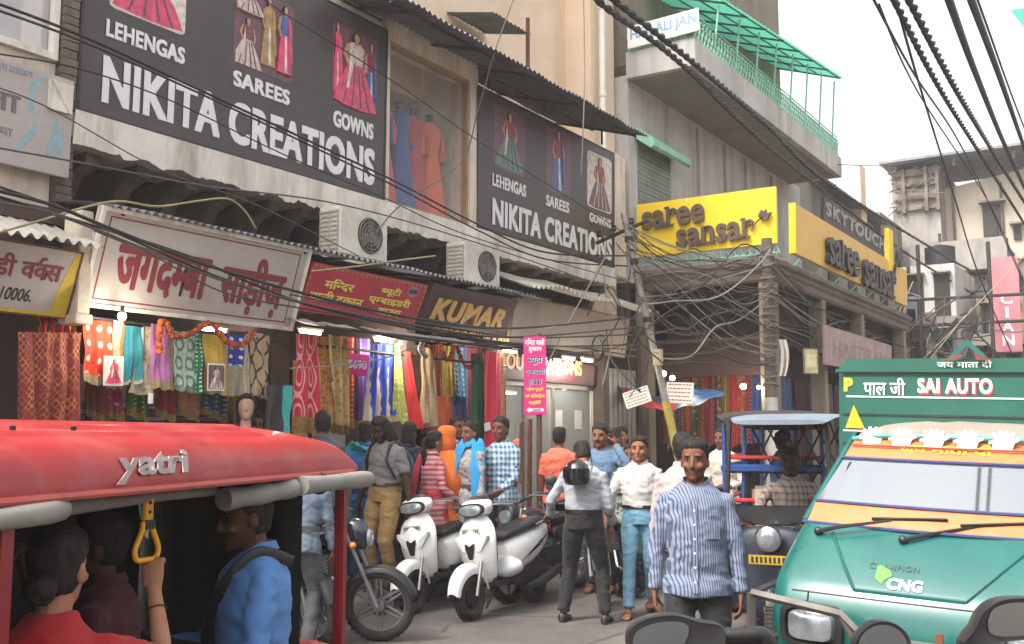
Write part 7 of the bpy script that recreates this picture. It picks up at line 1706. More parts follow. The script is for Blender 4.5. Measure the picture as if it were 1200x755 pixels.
        if hair in ('pony', 'long', 'dreads', 'bun'):
            if hair == 'bun': hb.ball((0, 0.115, -0.045), (0.05, 0.042, 0.045), 14, 10, HM)
            elif hair == 'pony':
                hb.tube([HM @ Vector(p) for p in ((0, 0.09, 0.06), (0, 0.135, 0.03), (0.01, 0.15, -0.06), (0.0, 0.14, -0.18), (0, 0.13, -0.3))], [0.02, 0.028, 0.036, 0.032, 0.012], 12)
            elif hair == 'long':
                hb.rings([ovring(z, w, f, b, 20, 0.03) for z, w, f, b in ((0.05, 0.082, 0.02, 0.09), (-0.05, 0.085, 0.012, 0.085), (-0.14, 0.095, 0.012, 0.07), (-0.25, 0.09, 0.012, 0.055), (-0.32, 0.06, 0.01, 0.04))], True, True, HM)
            else:
                for k in range(34):
                    a = R_(-35 + 250 * k / 33); r = 0.078; x, y = r * math.cos(a), 0.02 + r * math.sin(a); L = random.uniform(0.16, 0.27)
                    hb.tube([HM @ Vector(p) for p in ((x * 0.6, y * 0.6, 0.1), (x * 1.12, y * 1.15, 0.05), (x * 1.25, y * 1.25, -0.05), (x * 1.25 + random.uniform(-.02, .02), y * 1.3 + 0.02, -L))], [0.012, 0.013, 0.012, 0.007], 6)
        ho = sub2(hb.build('hair', m_hair, T, angle=0), 1); folds(ho.data, 0.006, seed, (55, 55, 30))
    T['_m'] = 0
    del T['_m']
    if extra: extra(T, UP, HM, A, Lg, S)
    return T, UP, HM, A, Lg, S

def sash(T, name, m, pts, w=0.07, flat=0.25, amp=0.006):
    mb = MB(); P = catmull(pts, 8); mb.tube(P, [w] * len(P), 14, True, None, flat); mb.v = [tuple(Vector(v) * (1 + amp * 6 * noise.noise((v[0] * 22, v[1] * 22, v[2] * 5)))) for v in mb.v]; return mb.build(name, m, T, angle=0)
def backpack(T, UP, m, ms):
    mb = MB(); mb.rings([[UP @ Vector(p) for p in sring((0, 0.21, z), w, d, 14, 3)] for z, w, d in ((0.98, 0.1, 0.05), (1.0, 0.14, 0.08), (1.15, 0.155, 0.09), (1.3, 0.14, 0.075), (1.38, 0.08, 0.04))]); b = sub2(mb.build('backpack', m, T), 1)
    for s in (-1, 1):
        mb = MB(); mb.tube([UP @ Vector(p) for p in ((s * 0.1, 0.16, 1.37), (s * 0.115, 0.06, 1.435), (s * 0.12, -0.08, 1.40), (s * 0.125, -0.145, 1.26), (s * 0.17, -0.06, 1.1), (s * 0.12, 0.14, 1.04))], 0.024, 8, True, None, 0.3); mb.build('strap', ms, b)

J_BLUE = wear('jeans_light', '#6fa0b8', 'plain', var=0.3); J_DK = wear('jeans_dark', '#27303f', var=0.25); BLK = wear('trouser_black', '#0d0d10', var=0.2); KH = wear('khaki', '#8a6a3c', var=0.25); GRYT = wear('trouser_grey', '#4a4a4e')
# --- the man in front
P1 = person('stocky man in a navy and white striped shirt and dark trousers walking towards us', 814, 516, 6.0, -4, wear('shirt_striped', '#747c8f', 'stripe', '#3a435a', 0.017, w=0.42), BLK, skin='#6a4130', voxel=0.0062, arms={'R': {'wr': (0.075, -0.05, -0.525), 'd': (-0.1, -0.2, -1), 'hint': (0.6, 0.6, 0)}, 'L': {'wr': (0.08, -0.05, -0.525), 'd': (-0.05, -0.15, -1), 'hint': (0.6, 0.6, 0)}}, hem=0.815, belly=0.032, wide=0.98, beard='ms', hair='full', crowd=False, legs={'R': (0.03, -0.03, 0.085), 'L': (0.03, 0.1, 0.1)}, hyaw=-5)[0]
_ks = [c for c in P1.children if c.name.startswith('shirt')][0]
def chest(x, z):                       # the shirt's own front at x, z
    best = [v.co.y for v in _ks.data.vertices if abs(v.co.x - x) < 0.02 and abs(v.co.z - z) < 0.02]; return min(best) if best else -0.14
mb = MB(); zs_ = np.linspace(0.84, 1.36, 14); mb.rings([[(-0.016, chest(-0.012, z) - 0.001, z), (-0.015, chest(-0.012, z) - 0.0055, z), (0.015, chest(0.012, z) - 0.0055, z), (0.016, chest(0.012, z) - 0.001, z)] for z in zs_], True, True); mb.build('placket', wear('shirt_striped', '#8d95a8'), _ks)
mb = MB()
for z in (0.9, 0.98, 1.06, 1.14, 1.22, 1.3): mb.lathe([(0.0, 0), (0.0065, 0.0), (0.0065, 0.004), (0, 0.004)], 8, TR((0, chest(0, z) - 0.0045, z), rx=PI / 2))
each(mb, 'button', m_lw, _ks)
mb = MB(); mb.grid(lambda u, v: (0.055 + 0.085 * u, chest(0.055 + 0.085 * u, 1.14 + 0.1 * v) - 0.004, 1.14 + 0.1 * v), 8, 8); mb.build('pocket', wear('shirt_striped', '#8d95a8'), _ks)
# --- the others
def arms(**k): return k
P2 = person('slim young man in a white shirt and pale blue jeans walking in sandals', 749, 512, 10.0, -8, wear('shirt_white', '#bdb9b4', var=0.08), J_BLUE, skin='#8a5a40', voxel=0.008, lower='jeans', sleeve='rolled', tuck=True, hair='full', feet='sandal', legs={'R': (0.0, -0.24, 0.085), 'L': (-0.02, 0.24, 0.12)}, arms=arms(R={'wr': (0.14, -0.12, -0.49), 'hint': (0.8, 0.6, 0)}, L={'wr': (0.1, 0.02, -0.52)}))
P3 = person('man seen from behind in a pale grey shirt, one hand on the scooter seat', 683, 514, 9.55, 168, wear('shirt_palegrey', '#9a9da4', var=0.1), BLK, skin='#7d4f38', voxel=0.008, tuck=True, hyaw=25, hpitch=28, lean=4, spread=0.09, wide=1.0, arms=arms(L={'wr': (0.2, -0.22, -0.38), 'd': (0.5, -0.7, -0.35), 'n': (0, 0, -1), 'hint': (0.15, 1, 0)}, R={'wr': (0.06, -0.16, -0.46), 'hint': (0.2, 1, 0)}))
P4 = person('man in a blue grey shirt holding a phone to his ear', 704, 498, 11.4, -18, wear('shirt_bluegrey', '#56708a', 'print', '#46607a', 0.03), J_DK, skin='#7a4c36', lower='jeans', feet='sandal', hair='full', beard='m', arms=arms(L={'wr': (0.03, -0.16, 0.14), 'd': (-0.25, 0.35, 1), 'n': (-1, 0, 0.1), 'hint': (0.8, -0.4, -1), 'curl': 0.7}))
_e = P4[3]['L'][2]; mb = MB(); mb.cbox((0, 0, 0), (0.012, 0.06, 0.13), TR(_e + Vector((-0.035, 0.0, 0.1)), rx=0.35)); mb.build('phone_case', m_blk, None, label='dark phone held to the ear by the man in the blue grey shirt', cat='phone', bevel=0.003).matrix_world = Matrix.Translation(P4[0].location) @ Matrix.Rotation(P4[0].rotation_euler.z, 4, 'Z') @ Matrix.Scale(P4[5], 4)
P5 = person('young man in a blue and white checked shirt looking along the street', 588, 490, 11.0, -35, wear('shirt_plaid', '#b0bac2', 'check', '#2a5f7d', 0.06, w=0.5), J_DK, zg=0.17, skin='#6a4230', voxel=0.008, hair='full', sleeve='long', hem=0.82, arms=arms(R={'wr': (0.08, -0.22, -0.42), 'd': (-0.4, -0.6, -0.6)}, L={'wr': (0.0, -0.28, -0.4), 'd': (-0.6, -0.5, -0.5)}))
P6 = person('man with long dreadlocks in a grey shirt and khaki trousers looking down', 452, 487, 10.4, -40, wear('shirt_grey', '#6a6664', var=0.15), KH, zg=0.16, skin='#3f261a', voxel=0.008, hair='dreads', beard='b', hpitch=26, tuck=True, sleeve='short', lower='trousers', arms=arms(R={'wr': (0.1, -0.08, -0.52)}, L={'wr': (0.12, 0.02, -0.52)}), extra=lambda T, UP, HM, A, L, S: backpack(T, UP, wear('bag_black', '#23252a'), m_blk))
P7 = person('woman with a ponytail in a red and white striped kurta with a red scarf', 508, 506, 10.9, 118, wear('kurta_striped', '#b3918f', 'hstripe', '#b0404a', 0.055, w=0.5), wear('leggings_red', '#b02a2a'), zg=0.14, female=True, skin='#8a5c44', hair='pony', hem=0.5, arms=arms(R={'wr': (0.06, -0.2, -0.42)}, L={'wr': (0.05, -0.22, -0.4)}), extra=lambda T, UP, HM, A, L, S: sash(T, 'scarf', wear('scarf_red', '#c42a30'), [(0.1, -0.18, 0.75), (0.12, -0.17, 1.15), (0.12, -0.06, 1.44), (0.1, 0.1, 1.42), (0.14, 0.17, 1.1), (0.17, 0.19, 0.62)], 0.06))
def scarf_head(m):
    def f(T, UP, HM, A, L, S):
        mb = MB(); R = [ovring(z, w + 0.03, f_, b + 0.035, 24) for z, w, f_, b in ((-0.16, 0.10, 0.02, 0.10), (-0.05, 0.075, 0.015, 0.09), (0.03, 0.075, 0.03, 0.1), (0.075, 0.072, 0.09, 0.1), (0.11, 0.055, 0.07, 0.075), (0.13, 0.02, 0.03, 0.03))]
        mb.rings(R, True, True, HM); mb.rings([[UP @ Vector(p) for p in ovring(z, w, f_, b, 24)] for z, w, f_, b in ((0.95, 0.24, 0.16, 0.19), (1.2, 0.24, 0.17, 0.17), (1.38, 0.2, 0.13, 0.13), (1.46, 0.09, 0.085, 0.1))]); mb.build('head_scarf', m, T, angle=0)
    return f
P8 = person('woman wrapped in a bright orange head scarf', 523, 500, 11.0, 150, wear('kurta_orange', '#d9661f'), wear('pyjama_orange', '#c9702a'), zg=0.15, female=True, skin='#8a5c44', hem=0.45, hair='', extra=scarf_head(wear('scarf_orange', '#e06a1c')))
P9 = person('man in a red checked shirt facing the woman with the blue scarf', 534, 489, 11.7, 40, wear('shirt_redcheck', '#c9b0b0', 'check', '#8f2a38', 0.07, w=0.5), J_DK, zg=0.17, skin='#6e4632')
P10 = person('woman in a grey printed kurta with a turquoise blue scarf', 553, 495, 10.9, -55, wear('kurta_greyprint', '#a09a98', 'print', '#6f6a70', 0.03), wear('leggings_dark', '#3a3a44'), zg=0.17, female=True, skin='#7d5240', hair='long', hem=0.45, arms=arms(R={'wr': (0.03, -0.24, -0.34), 'd': (-0.5, -0.8, 0.2)}), extra=lambda T, UP, HM, A, L, S: sash(T, 'scarf', wear('scarf_blue', '#1f8fc4'), [(-0.12, -0.17, 0.9), (-0.1, -0.17, 1.2), (-0.02, -0.09, 1.46), (0.1, 0.0, 1.46), (0.18, -0.05, 1.2), (0.2, -0.05, 0.7)], 0.075))
P11 = person('woman in a teal scarf and blue kurta, her back to us, beside the rickshaw roof', 428, 495, 10.9, 172, wear('kurta_blue', '#2b6fb0'), wear('leggings_blue', '#2a4a80'), zg=0.15, female=True, skin='#7d5240', hair='bun', hem=0.45, extra=lambda T, UP, HM, A, L, S: sash(T, 'scarf', wear('scarf_teal', '#27a5a5'), [(-0.16, -0.1, 1.0), (-0.14, -0.05, 1.38), (0.0, 0.11, 1.40), (0.14, 0.0, 1.40), (0.19, 0.12, 1.05), (0.16, 0.16, 0.7)], 0.08))
P12 = person('dark haired woman carrying a teal backpack behind the dreadlocked man', 479, 496, 11.3, 160, wear('top_navy', '#28344e'), J_DK, zg=0.16, female=True, skin='#6e4632', hair='long', extra=lambda T, UP, HM, A, L, S: backpack(T, UP, wear('bag_teal', '#1f6f86'), m_blk))
P13 = person('boy in a salmon T-shirt seen from behind by the pole sign', 655, 501, 11.9, 165, wear('tee_salmon', '#d9664f'), J_DK, zg=0.15, skin='#6e4632', sleeve='short', collar=False)
P14 = person('person in a bright green shirt beyond the man on the phone', 719, 503, 13.2, 120, wear('tee_green', '#1f9a5c'), J_DK, skin='#6e4632', zg=0.0, hair='full', collar=False)
P15 = person('young woman in a printed kurta standing before the ribbed shutter', 729, 501, 13.8, -20, wear('kurta_print', '#8a6f5f', 'print', '#c9b0a0', 0.03), wear('leggings_dark', '#3a3a44'), zg=0.05, female=True, skin='#8a5c44', hair='long', hem=0.5)
P16 = person('man with dark hair in a patterned shirt just behind the walking man', 739, 521, 11.2, -10, wear('shirt_pattern', '#6f7468', 'print', '#b0b0a0', 0.025), J_DK, skin='#6e4632', hair='full')
P17 = person('man in an off white shirt standing by the corner shop', 846, 503, 13.2, -25, wear('shirt_offwhite', '#b3aba0'), wear('trouser_brown', '#5a4a40'), skin='#6a4230', zg=0.0, hair='short', arms=arms(L={'wr': (0.02, -0.24, -0.34), 'd': (-0.5, -0.8, 0)}))
P27 = person('person with thick dark hair directly behind the striped shirt man', 800, 509, 8.2, 175, wear('shirt_pinkgrey', '#b09a98'), GRYT, skin='#5a3626', hair='full')
P22 = person('man in a slate grey shirt beyond the rickshaw post, seen from behind', 352, 540, 8.3, 150, wear('shirt_slate', '#5f6a7a'), GRYT, skin='#5a3626', H=1.62, lean=14)
P23 = person('man with cropped hair seen from behind before the gold saris', 378, 483, 10.2, 178, wear('shirt_dusk', '#4a4450'), BLK, zg=0.18, skin='#6a4230')
P24 = person('shop attendant at the big counter, only his dark hair and forehead showing', 297, 485, 10.0, 20, wear('shirt_dkteal', '#2f4046'), BLK, zg=0.2, skin='#8a5c44', hair='full')
# --- riders
def world_to(T): return None
GR = 'passengers of the red rickshaw'
fl = 0.37
b21 = atd(303, 510, 4.12); b21.z = fl
P21 = person('man in a blue shirt with a dark bag strap sitting in the red rickshaw', 303, 566, 4.12, -78, wear('shirt_blue', '#4f7db8', var=0.12), BLK, base=b21, sit=0.34, skin='#5a3a2a', voxel=0.006, beard='ms', hair='short', hpitch=8, group=GR, wide=1.05, arms=arms(R={'wr': (-0.02, -0.36, -0.28), 'd': (-0.2, -1, 0.15), 'n': (0.9, 0, 0.5), 'hint': (0.4, 0.4, -1), 'curl': 0.25}, L={'wr': (0.02, -0.3, -0.34), 'd': (-0.2, -1, -0.2), 'n': (0, 0, -1), 'hint': (0.3, 0.5, -1)}),
    extra=lambda T, UP, HM, A, L, S: sash(T, 'bag_strap', m_blk, [UP @ Vector(p) for p in ((0.1, 0.12, 1.41), (0.11, -0.02, 1.45), (0.07, -0.135, 1.32), (-0.03, -0.165, 1.15), (-0.1, -0.15, 0.98))], 0.022, 0.3, 0))
b20 = atd(72, 510, 3.02); b20.z = fl
_hz = RM @ Vector((hp.x + 0.02, SYD, zt - 0.03)); _cv = Vector((_RT.x, _RT.y, 0)); _fv = Vector((_FW.x, _FW.y, 0)).normalized()
P20 = person('woman in a red top with tied dark hair holding the yellow strap handle', 72, 617, 3.02, 164, wear('top_red', '#a8141a', var=0.15), wear('leggings_wine', '#4a1a22'), base=b20, sit=0.30, female=True, skin='#a5745a', voxel=0.0045, hair='bun', group=GR, collar=False, sleeve='short', hyaw=-8,
    arms=arms(R={'tw': _hz + Vector((0, 0, -0.112)) + _cv * 0.022 - _fv * 0.012, 'hw': _cv * 0.5 - Vector((0, 0, 1)), 'dw': Vector((0, 0, 1)) - _cv * 0.12 + _fv * 0.1, 'nw': _fv, 'curl': 1.15, 'side': 1}, L={'wr': (0.0, -0.3, -0.36), 'hint': (0.6, 0.4, -1)}))
mb = MB(); _e = P20[3]['R']; _q = _e[2].lerp(_e[1], 0.28); _dir = (_e[1] - _e[2]).normalized(); mb.torus(0.031, 0.0022, Matrix.Translation(_q) @ _dir.to_track_quat('Z', 'Y').to_matrix().to_4x4(), 24, 6); mb.build('wrist_thread', mat('thread', '#3a1a14', 0.7), P20[0])
b25 = atd(128, 510, 3.75); b25.z = fl
P25 = person('passenger in a maroon shirt in the dark rickshaw, one arm held out to the left', 128, 600, 3.75, -100, wear('shirt_maroon', '#4a1016'), BLK, base=b25, sit=0.3, skin='#4a2c20', voxel=0.008, hair='full', group=GR, sleeve='short', arms=arms(R={'tw': atd(22, 642, 3.6), 'hw': Vector((0, 0, -1)), 'd': (-1, -0.1, 0), 'n': (0, 0, -1)}))
b18 = ER.matrix_basis @ Vector((0.05, 0.72, 0)); b18.z = 0.36; _z = 9.1
P18 = person('driver in a checked shirt on the seat of the blue and red rickshaw', 921, 539, _z, -6, wear('shirt_driver', '#8a7a70', 'check', '#4a3f40', 0.06), BLK, base=b18, sit=0.5, skin='#3f261a', voxel=0.009, hair='full', beard='m', crowd=False, arms=arms(R={'wr': (0.06, -0.42, -0.22), 'd': (0, -1, -0.1), 'n': (0, 0, -1)}, L={'wr': (0.06, -0.42, -0.22), 'd': (0, -1, -0.1), 'n': (0, 0, -1)}))
b19 = CT.matrix_basis @ Vector((0.32, 1.0, 0)); b19.z = 0.52
P19 = person('passenger in a steel blue shirt sitting in the railed cart', 883, 521, 10.4, 120, wear('shirt_steel', '#4f6a90'), GRYT, base=b19, sit=0.5, skin='#6e4632', hair='full', crowd=False)
# ================================================================== poles, tarpaulin, helmet
pt, pb_ = atd(733, 262, 15.2), atd(797, 545, 15.2); dr = (pb_ - pt) / (pt.z - pb_.z); foot = pb_ + dr * pb_.z
LP = thing('utility_pole', 'leaning steel pole with a yellow painted foot at the corner, wrapped in wires', 'pole', foot)
mb = MB(); k1 = pt + (foot - pt) * 0.55; mb.tube([k1 - foot, pt - foot - dr * 0.15], [0.055, 0.045], 10); mb.build('shaft', mat('galvanised', '#9a938a', 0.5, 0.4, var=0.2, dirt=0.4), LP)
mb = MB(); mb.tube([(0, 0, 0), k1 - foot], [0.07, 0.062], 10); mb.build('painted_foot', mat('pole_yellow', '#b8a24a', 0.7, var=0.25, dirt=0.6), LP)
mb = MB()
for t in (0.05, 0.12, 0.3, 0.42): 
    p = pt.lerp(foot, t) - foot; mb.tube([p + Vector((0, 0, 0.04)), p - Vector((0, 0, 0.04))], 0.068, 10)
each(mb, 'pole_clamp', m_iron, LP)
mb = MB(); p = atd(771, 419, 15.0) - foot; mb.cbox(p, (0.13, 0.1, 0.24)); mb.build('meter_box', mat('box_beige', '#b5a888', 0.6), LP, bevel=0.01)
mb = MB(); p = pt - foot; mb.tube([p + Vector((-0.5, 0, -0.25)), p + Vector((0.35, 0, 0.0))], 0.03, 6)
for q in (-0.45, -0.2, 0.1): mb.lathe([(0.03, 0), (0.045, 0.03), (0.03, 0.06), (0.04, 0.09), (0, 0.1)], 10, TR(p + Vector((q, 0, -0.1 + 0.25 * (q + 0.2)))))
mb.build('cross_arm', m_iron, LP)
q = aty(904, 480, 16.15); UPOLE = thing('utility_pole', 'upright utility pole, white below, knotted with cables at the corner of the sari shop', 'pole', (q.x, 16.15, 0))
mb = MB(); mb.lathe([(0.0, 0), (0.11, 0), (0.105, 2.3), (0, 2.3)], 16); mb.build('white_base', mat('pole_white', '#c5c0ba', 0.7, dirt=0.5), UPOLE)
mb = MB(); mb.lathe([(0.1, 2.301), (0.085, 4.9), (0, 4.9)], 16); mb.build('shaft', m_stone, UPOLE)
mb = MB()
for k in range(14):
    z = 2.5 + k * 0.16; mb.torus(0.115 + 0.02 * random.random(), 0.014, TR((0, 0, z), rx=random.uniform(-.35, .35)), 14, 5)
mb.build('cable_wrap', mat('wire_grey', '#77706a', 0.7, var=0.4), UPOLE)
q = atd(632, 510, 12.35); SP = thing('sign_pole', 'thin brown pole carrying the pink sign', 'pole', (q.x, q.y, 0.17))
mb = MB(); mb.tube([(0, 0, 0), (0, 0, 2.75)], 0.035, 8); mb.build('shaft', m_wood, SP); mb = MB(); mb.tube([(-0.12, -0.05, 0), (-0.1, -0.05, 1.72)], 0.03, 8); mb.build('brace', m_rust, SP)
mb = MB(); mb.tube([(-0.2, -0.1, 0.95), (-0.2, -0.1, 1.65), (-0.16, -0.1, 1.7)], 0.018, 8); mb.build('brass_rail', mat('brass', '#b5803a', 0.35, 0.8), SP)
# tarpaulin
tp = [(714, 434), (732, 448), (752, 460), (775, 466), (795, 453), (820, 455), (848, 460)]; bt = [(716, 440), (730, 458), (752, 474), (775, 482), (800, 478), (824, 472), (848, 462)]
def _tarp(u, v):
    k = u * 6; i = min(5, int(k)); t = k - i; Y = 15.3 - 1.0 * u
    a = aty(tp[i][0] + (tp[i + 1][0] - tp[i][0]) * t, tp[i][1] + (tp[i + 1][1] - tp[i][1]) * t, Y + 0.9); b = aty(bt[i][0] + (bt[i + 1][0] - bt[i][0]) * t, bt[i][1] + (bt[i + 1][1] - bt[i][1]) * t, Y)
    p = b.lerp(a, v); p.z += 0.02 * math.sin(u * 30 + v * 5); return p
t = NT('tarp'); x = t.xyz(t.coord('UV')); blue = t.mix(t.math('LESS_THAN', t.math('FRACT', t.math('MULTIPLY', x[1], 3)), 0.3), C('#1f4f86'), C('#55738f'))
navy = t.mix(t.math('LESS_THAN', x[1], 0.6), C('#2f3f63'), C('#8f2a2c')); t.color(t.mix(t.math('GREATER_THAN', x[0], 0.62), navy, blue)); t.b.inputs['Roughness'].default_value = 0.5
mb = MB(); mb.grid(_tarp, 48, 8); mb.build('tarpaulin', t.m, base=True, angle=0, label='sagging blue and red tarpaulin tied to the leaning pole', cat='tarpaulin')
mb = MB(); mb.grid(lambda u, v: aty(911 + 10 * u + 4 * math.sin(v * 3), 441 - 43 * v, 16.0 + 0.06 * math.sin(u * 12 + v * 2)), 12, 12); mb.build('rag', mat('rag_white', '#bdb6ae', 0.9, var=0.2), base=True, angle=0, label='pale rag hanging from the wires by the white utility pole', cat='cloth')
# helmet on the back of the man by the scooter
hc = atd(676, 554, 9.33)
HL = thing('helmet', 'black motorcycle helmet slung on the back of the man in the pale grey shirt', 'helmet', hc, R_(20))
mb = MB(); mb.rings([ovring(z, w, f, b, 24) for z, w, f, b in ((-0.115, 0.10, 0.10, 0.115), (-0.09, 0.118, 0.118, 0.135), (-0.02, 0.128, 0.125, 0.145), (0.05, 0.117, 0.112, 0.13), (0.1, 0.075, 0.07, 0.085), (0.118, 0.02, 0.02, 0.025))]); sub2(mb.build('shell', mat('helmet_black', '#141416', 0.16, coat=0.8), HL), 1)
mb = MB(); mb.rings([[(0.131 * math.sin(a), -0.131 * math.cos(a) - 0.002, z) for a in np.linspace(-1.2, 1.2, 16)] for z in (-0.05, 0.0, 0.04)], False, False); mb.build('visor', mat('visor_dark', '#0a0a0c', 0.05, coat=1.0), HL)
mb = MB(); mb.tube([(0.09, 0.02, -0.11), (0.12, 0.14, 0.05), (0.1, 0.16, 0.2)], 0.009, 6, flat=0.4); mb.build('chin_strap', m_blk, HL)
# a mannequin head at the counter
q = atx(278, 478, 7.5); MH = thing('mannequin_head', 'pale mannequin bust looking out from the dim shelves', 'mannequin', (q.x + 0.12, q.y, q.z - 0.12), R_(48))
mb = MB(); mb.rings([ovring(*r) for r in HEADR], True, True, TR((0, 0, 0.12))); mb.tube([(0, 0.01, 0.05), (0, 0.015, -0.08)], [0.045, 0.055], 12); mb.rings([ovring(z, w, f, b) for z, w, f, b in ((-0.3, 0.16, 0.1, 0.1), (-0.15, 0.17, 0.09, 0.09), (-0.08, 0.08, 0.06, 0.06))]); mb.tube([(0, -0.083, 0.14), (0, -0.1, 0.1), (0, -0.085, 0.08)], [0.007, 0.012, 0.009], 8); mb.build('bust', mat('mannequin_skin', '#b58f7c', 0.5), MH)
mb = MB(); mb.rings([ovring(z + 0.12, w, f, b) for z, w, f, b in ((-0.14, 0.085, -0.01, 0.09), (0.0, 0.092, -0.005, 0.11), (0.06, 0.09, 0.07, 0.115), (0.11, 0.065, 0.08, 0.08), (0.14, 0.01, 0.01, 0.012))]); mb.build('wig', m_hair, MH)

# ================================================================== motorcycle in front of the camera: only its mirrors and bar reach into view
q = atd(985, 700, 2.15); B0 = make_bike('dark motorcycle close to the camera with only its mirrors and lever in view', m_bk, 0, GB); B0.rotation_euler = (0, 0, R_(195))
_o = Matrix.Rotation(R_(195), 3, 'Z') @ Vector((0, -0.42, 0)); B0.location = (q.x - _o.x, q.y - _o.y, 0); bpy.context.view_layer.update()
BI = (Matrix.Translation(B0.location) @ Matrix.Rotation(R_(195), 4, 'Z')).inverted()
def wpt(px, py, Z): return BI @ atd(px, py, Z)
def mirror_part(outline, Zm, depth, glass_in, stalk, name='mirror'):
    """housing drawn round its outline at a true distance, with real thickness and an inset glass"""
    P = [atd(x, y, Zm) for x, y in outline]; c = sum(P, Vector()) / len(P); fw = Vector((_FW.x, _FW.y, 0)).normalized()
    mb = MB(); mb.rings([[BI @ (c + (p - c) * k + fw * d) for p in P] for k, d in ((0.86, -0.004), (0.97, -0.006), (1.0, 0.004), (0.97, depth * 0.5), (0.7, depth * 0.9), (0.3, depth))]); o = mb.build(name, m_blk, B0)
    G = [atd(x, y, Zm - 0.006) for x, y in glass_in]; mb = MB(); mb.rings([[BI @ (g + fw * d) for g in G] for d in (-0.003, 0.0)]); mb.smooth = False; mb.build('mirror_glass', m_mirr, o, angle=20)
    mb = MB(); S_ = catmull([BI @ atd(*s) for s in stalk], 6); mb.tube(S_, 0.014, 10); mb.build('mirror_stalk', m_blk, o); return o
def oval(cx, cy, rx, ry, n=28): return [(cx + rx * math.cos(2 * PI * k / n), cy + ry * math.sin(2 * PI * k / n)) for k in range(n)]
def outline(pts, k=4):
    P = catmull([(x, y, 0) for x, y in pts + [pts[0]]], k); return [(p.x, p.y) for p in P[:-1]]
mirror_part(outline([(733, 753), (737, 737), (758, 724), (790, 720), (820, 728), (846, 733), (851, 748), (845, 764), (800, 772), (760, 772), (740, 766)]), 2.05, 0.07, outline([(741, 753), (746, 740), (764, 731), (790, 728), (806, 733), (804, 750), (790, 766), (764, 768), (748, 763)]), [(840, 745, 2.09), (868, 744, 2.09), (898, 746, 2.1), (906, 790, 2.12), (912, 860, 2.15)])
mirror_part(outline([(1128, 752), (1140, 738), (1150, 718), (1166, 705), (1190, 700), (1225, 703), (1238, 722), (1225, 748), (1180, 752), (1150, 768), (1130, 766)]), 2.15, 0.07, outline([(1157, 728), (1164, 713), (1188, 706), (1220, 709), (1230, 722), (1218, 741), (1180, 746), (1160, 742)]), [(1140, 755, 2.18), (1120, 775, 2.18), (1085, 830, 2.18), (1070, 880, 2.2)])
mirror_part(oval(1034, 759, 34, 32), 2.1, 0.05, oval(1034, 759, 29, 27), [(1034, 775, 2.14), (1030, 830, 2.16), (1010, 880, 2.18)], 'round_mirror')
mb = MB(); mb.tube([wpt(850, 745, 2.1), wpt(900, 748, 2.12)], [0.017, 0.015], 12); mb.build('clutch_grip', m_rub, B0)

# ================================================================== cables
m_wk = mat('cable_black', '#1b1a1a', 0.6, var=0.3); m_wg = mat('cable_grey', '#4a4541', 0.7, var=0.35); m_wy = mat('cable_yellow', '#8f8564', 0.7, var=0.2); m_ww = mat('cable_pale', '#857e76', 0.7, var=0.2)
def cable(P, r, m, label, group=None, k=8, twist=False, n=6, sag=0.0):
    P = catmull([Vector(p) for p in P], k); mb = MB()
    if sag:
        for i, p in enumerate(P): t = i / (len(P) - 1); p.z -= sag * 4 * t * (1 - t)
    if twist:
        Q = catmull(P, 10); L = 0; A = [[], []]
        for i, p in enumerate(Q):
            if i: L += (p - Q[i - 1]).length
            a = L * 2 * PI / 0.45; d = (Q[min(i + 1, len(Q) - 1)] - Q[max(i - 1, 0)]).normalized(); s_ = d.cross(Vector((0, 0, 1))).normalized(); u_ = s_.cross(d)
            for j in (0, 1): A[j].append(p + (s_ * math.cos(a + PI * j) + u_ * math.sin(a + PI * j)) * r * 0.75)
        for a in A: mb.tube(a, r * 0.8, n)
    else: mb.tube(P, r, n)
    a = np.array(mb.v); o = mb.build('cable', m, base=True, angle=0, label=label, cat='cable', group=group or 'overhead cables'); return o
def zc(pts): return [atd(*p) for p in pts]
cable(zc([(690, -26, 9.0), (720, 0, 9.6), (816, 76, 12.0), (900, 148, 15.5), (976, 218, 20), (1104, 298, 30), (1170, 335, 36)]), 0.028, m_wk, 'upper of two thick twisted cables slanting down across the balcony', twist=True, n=5)
cable(zc([(690, -10, 8.8), (720, 16, 9.4), (800, 76, 11.6), (920, 188, 17), (1064, 298, 28), (1150, 350, 36)]), 0.026, m_wk, 'lower of two thick twisted cables slanting down across the balcony', twist=True, n=5)
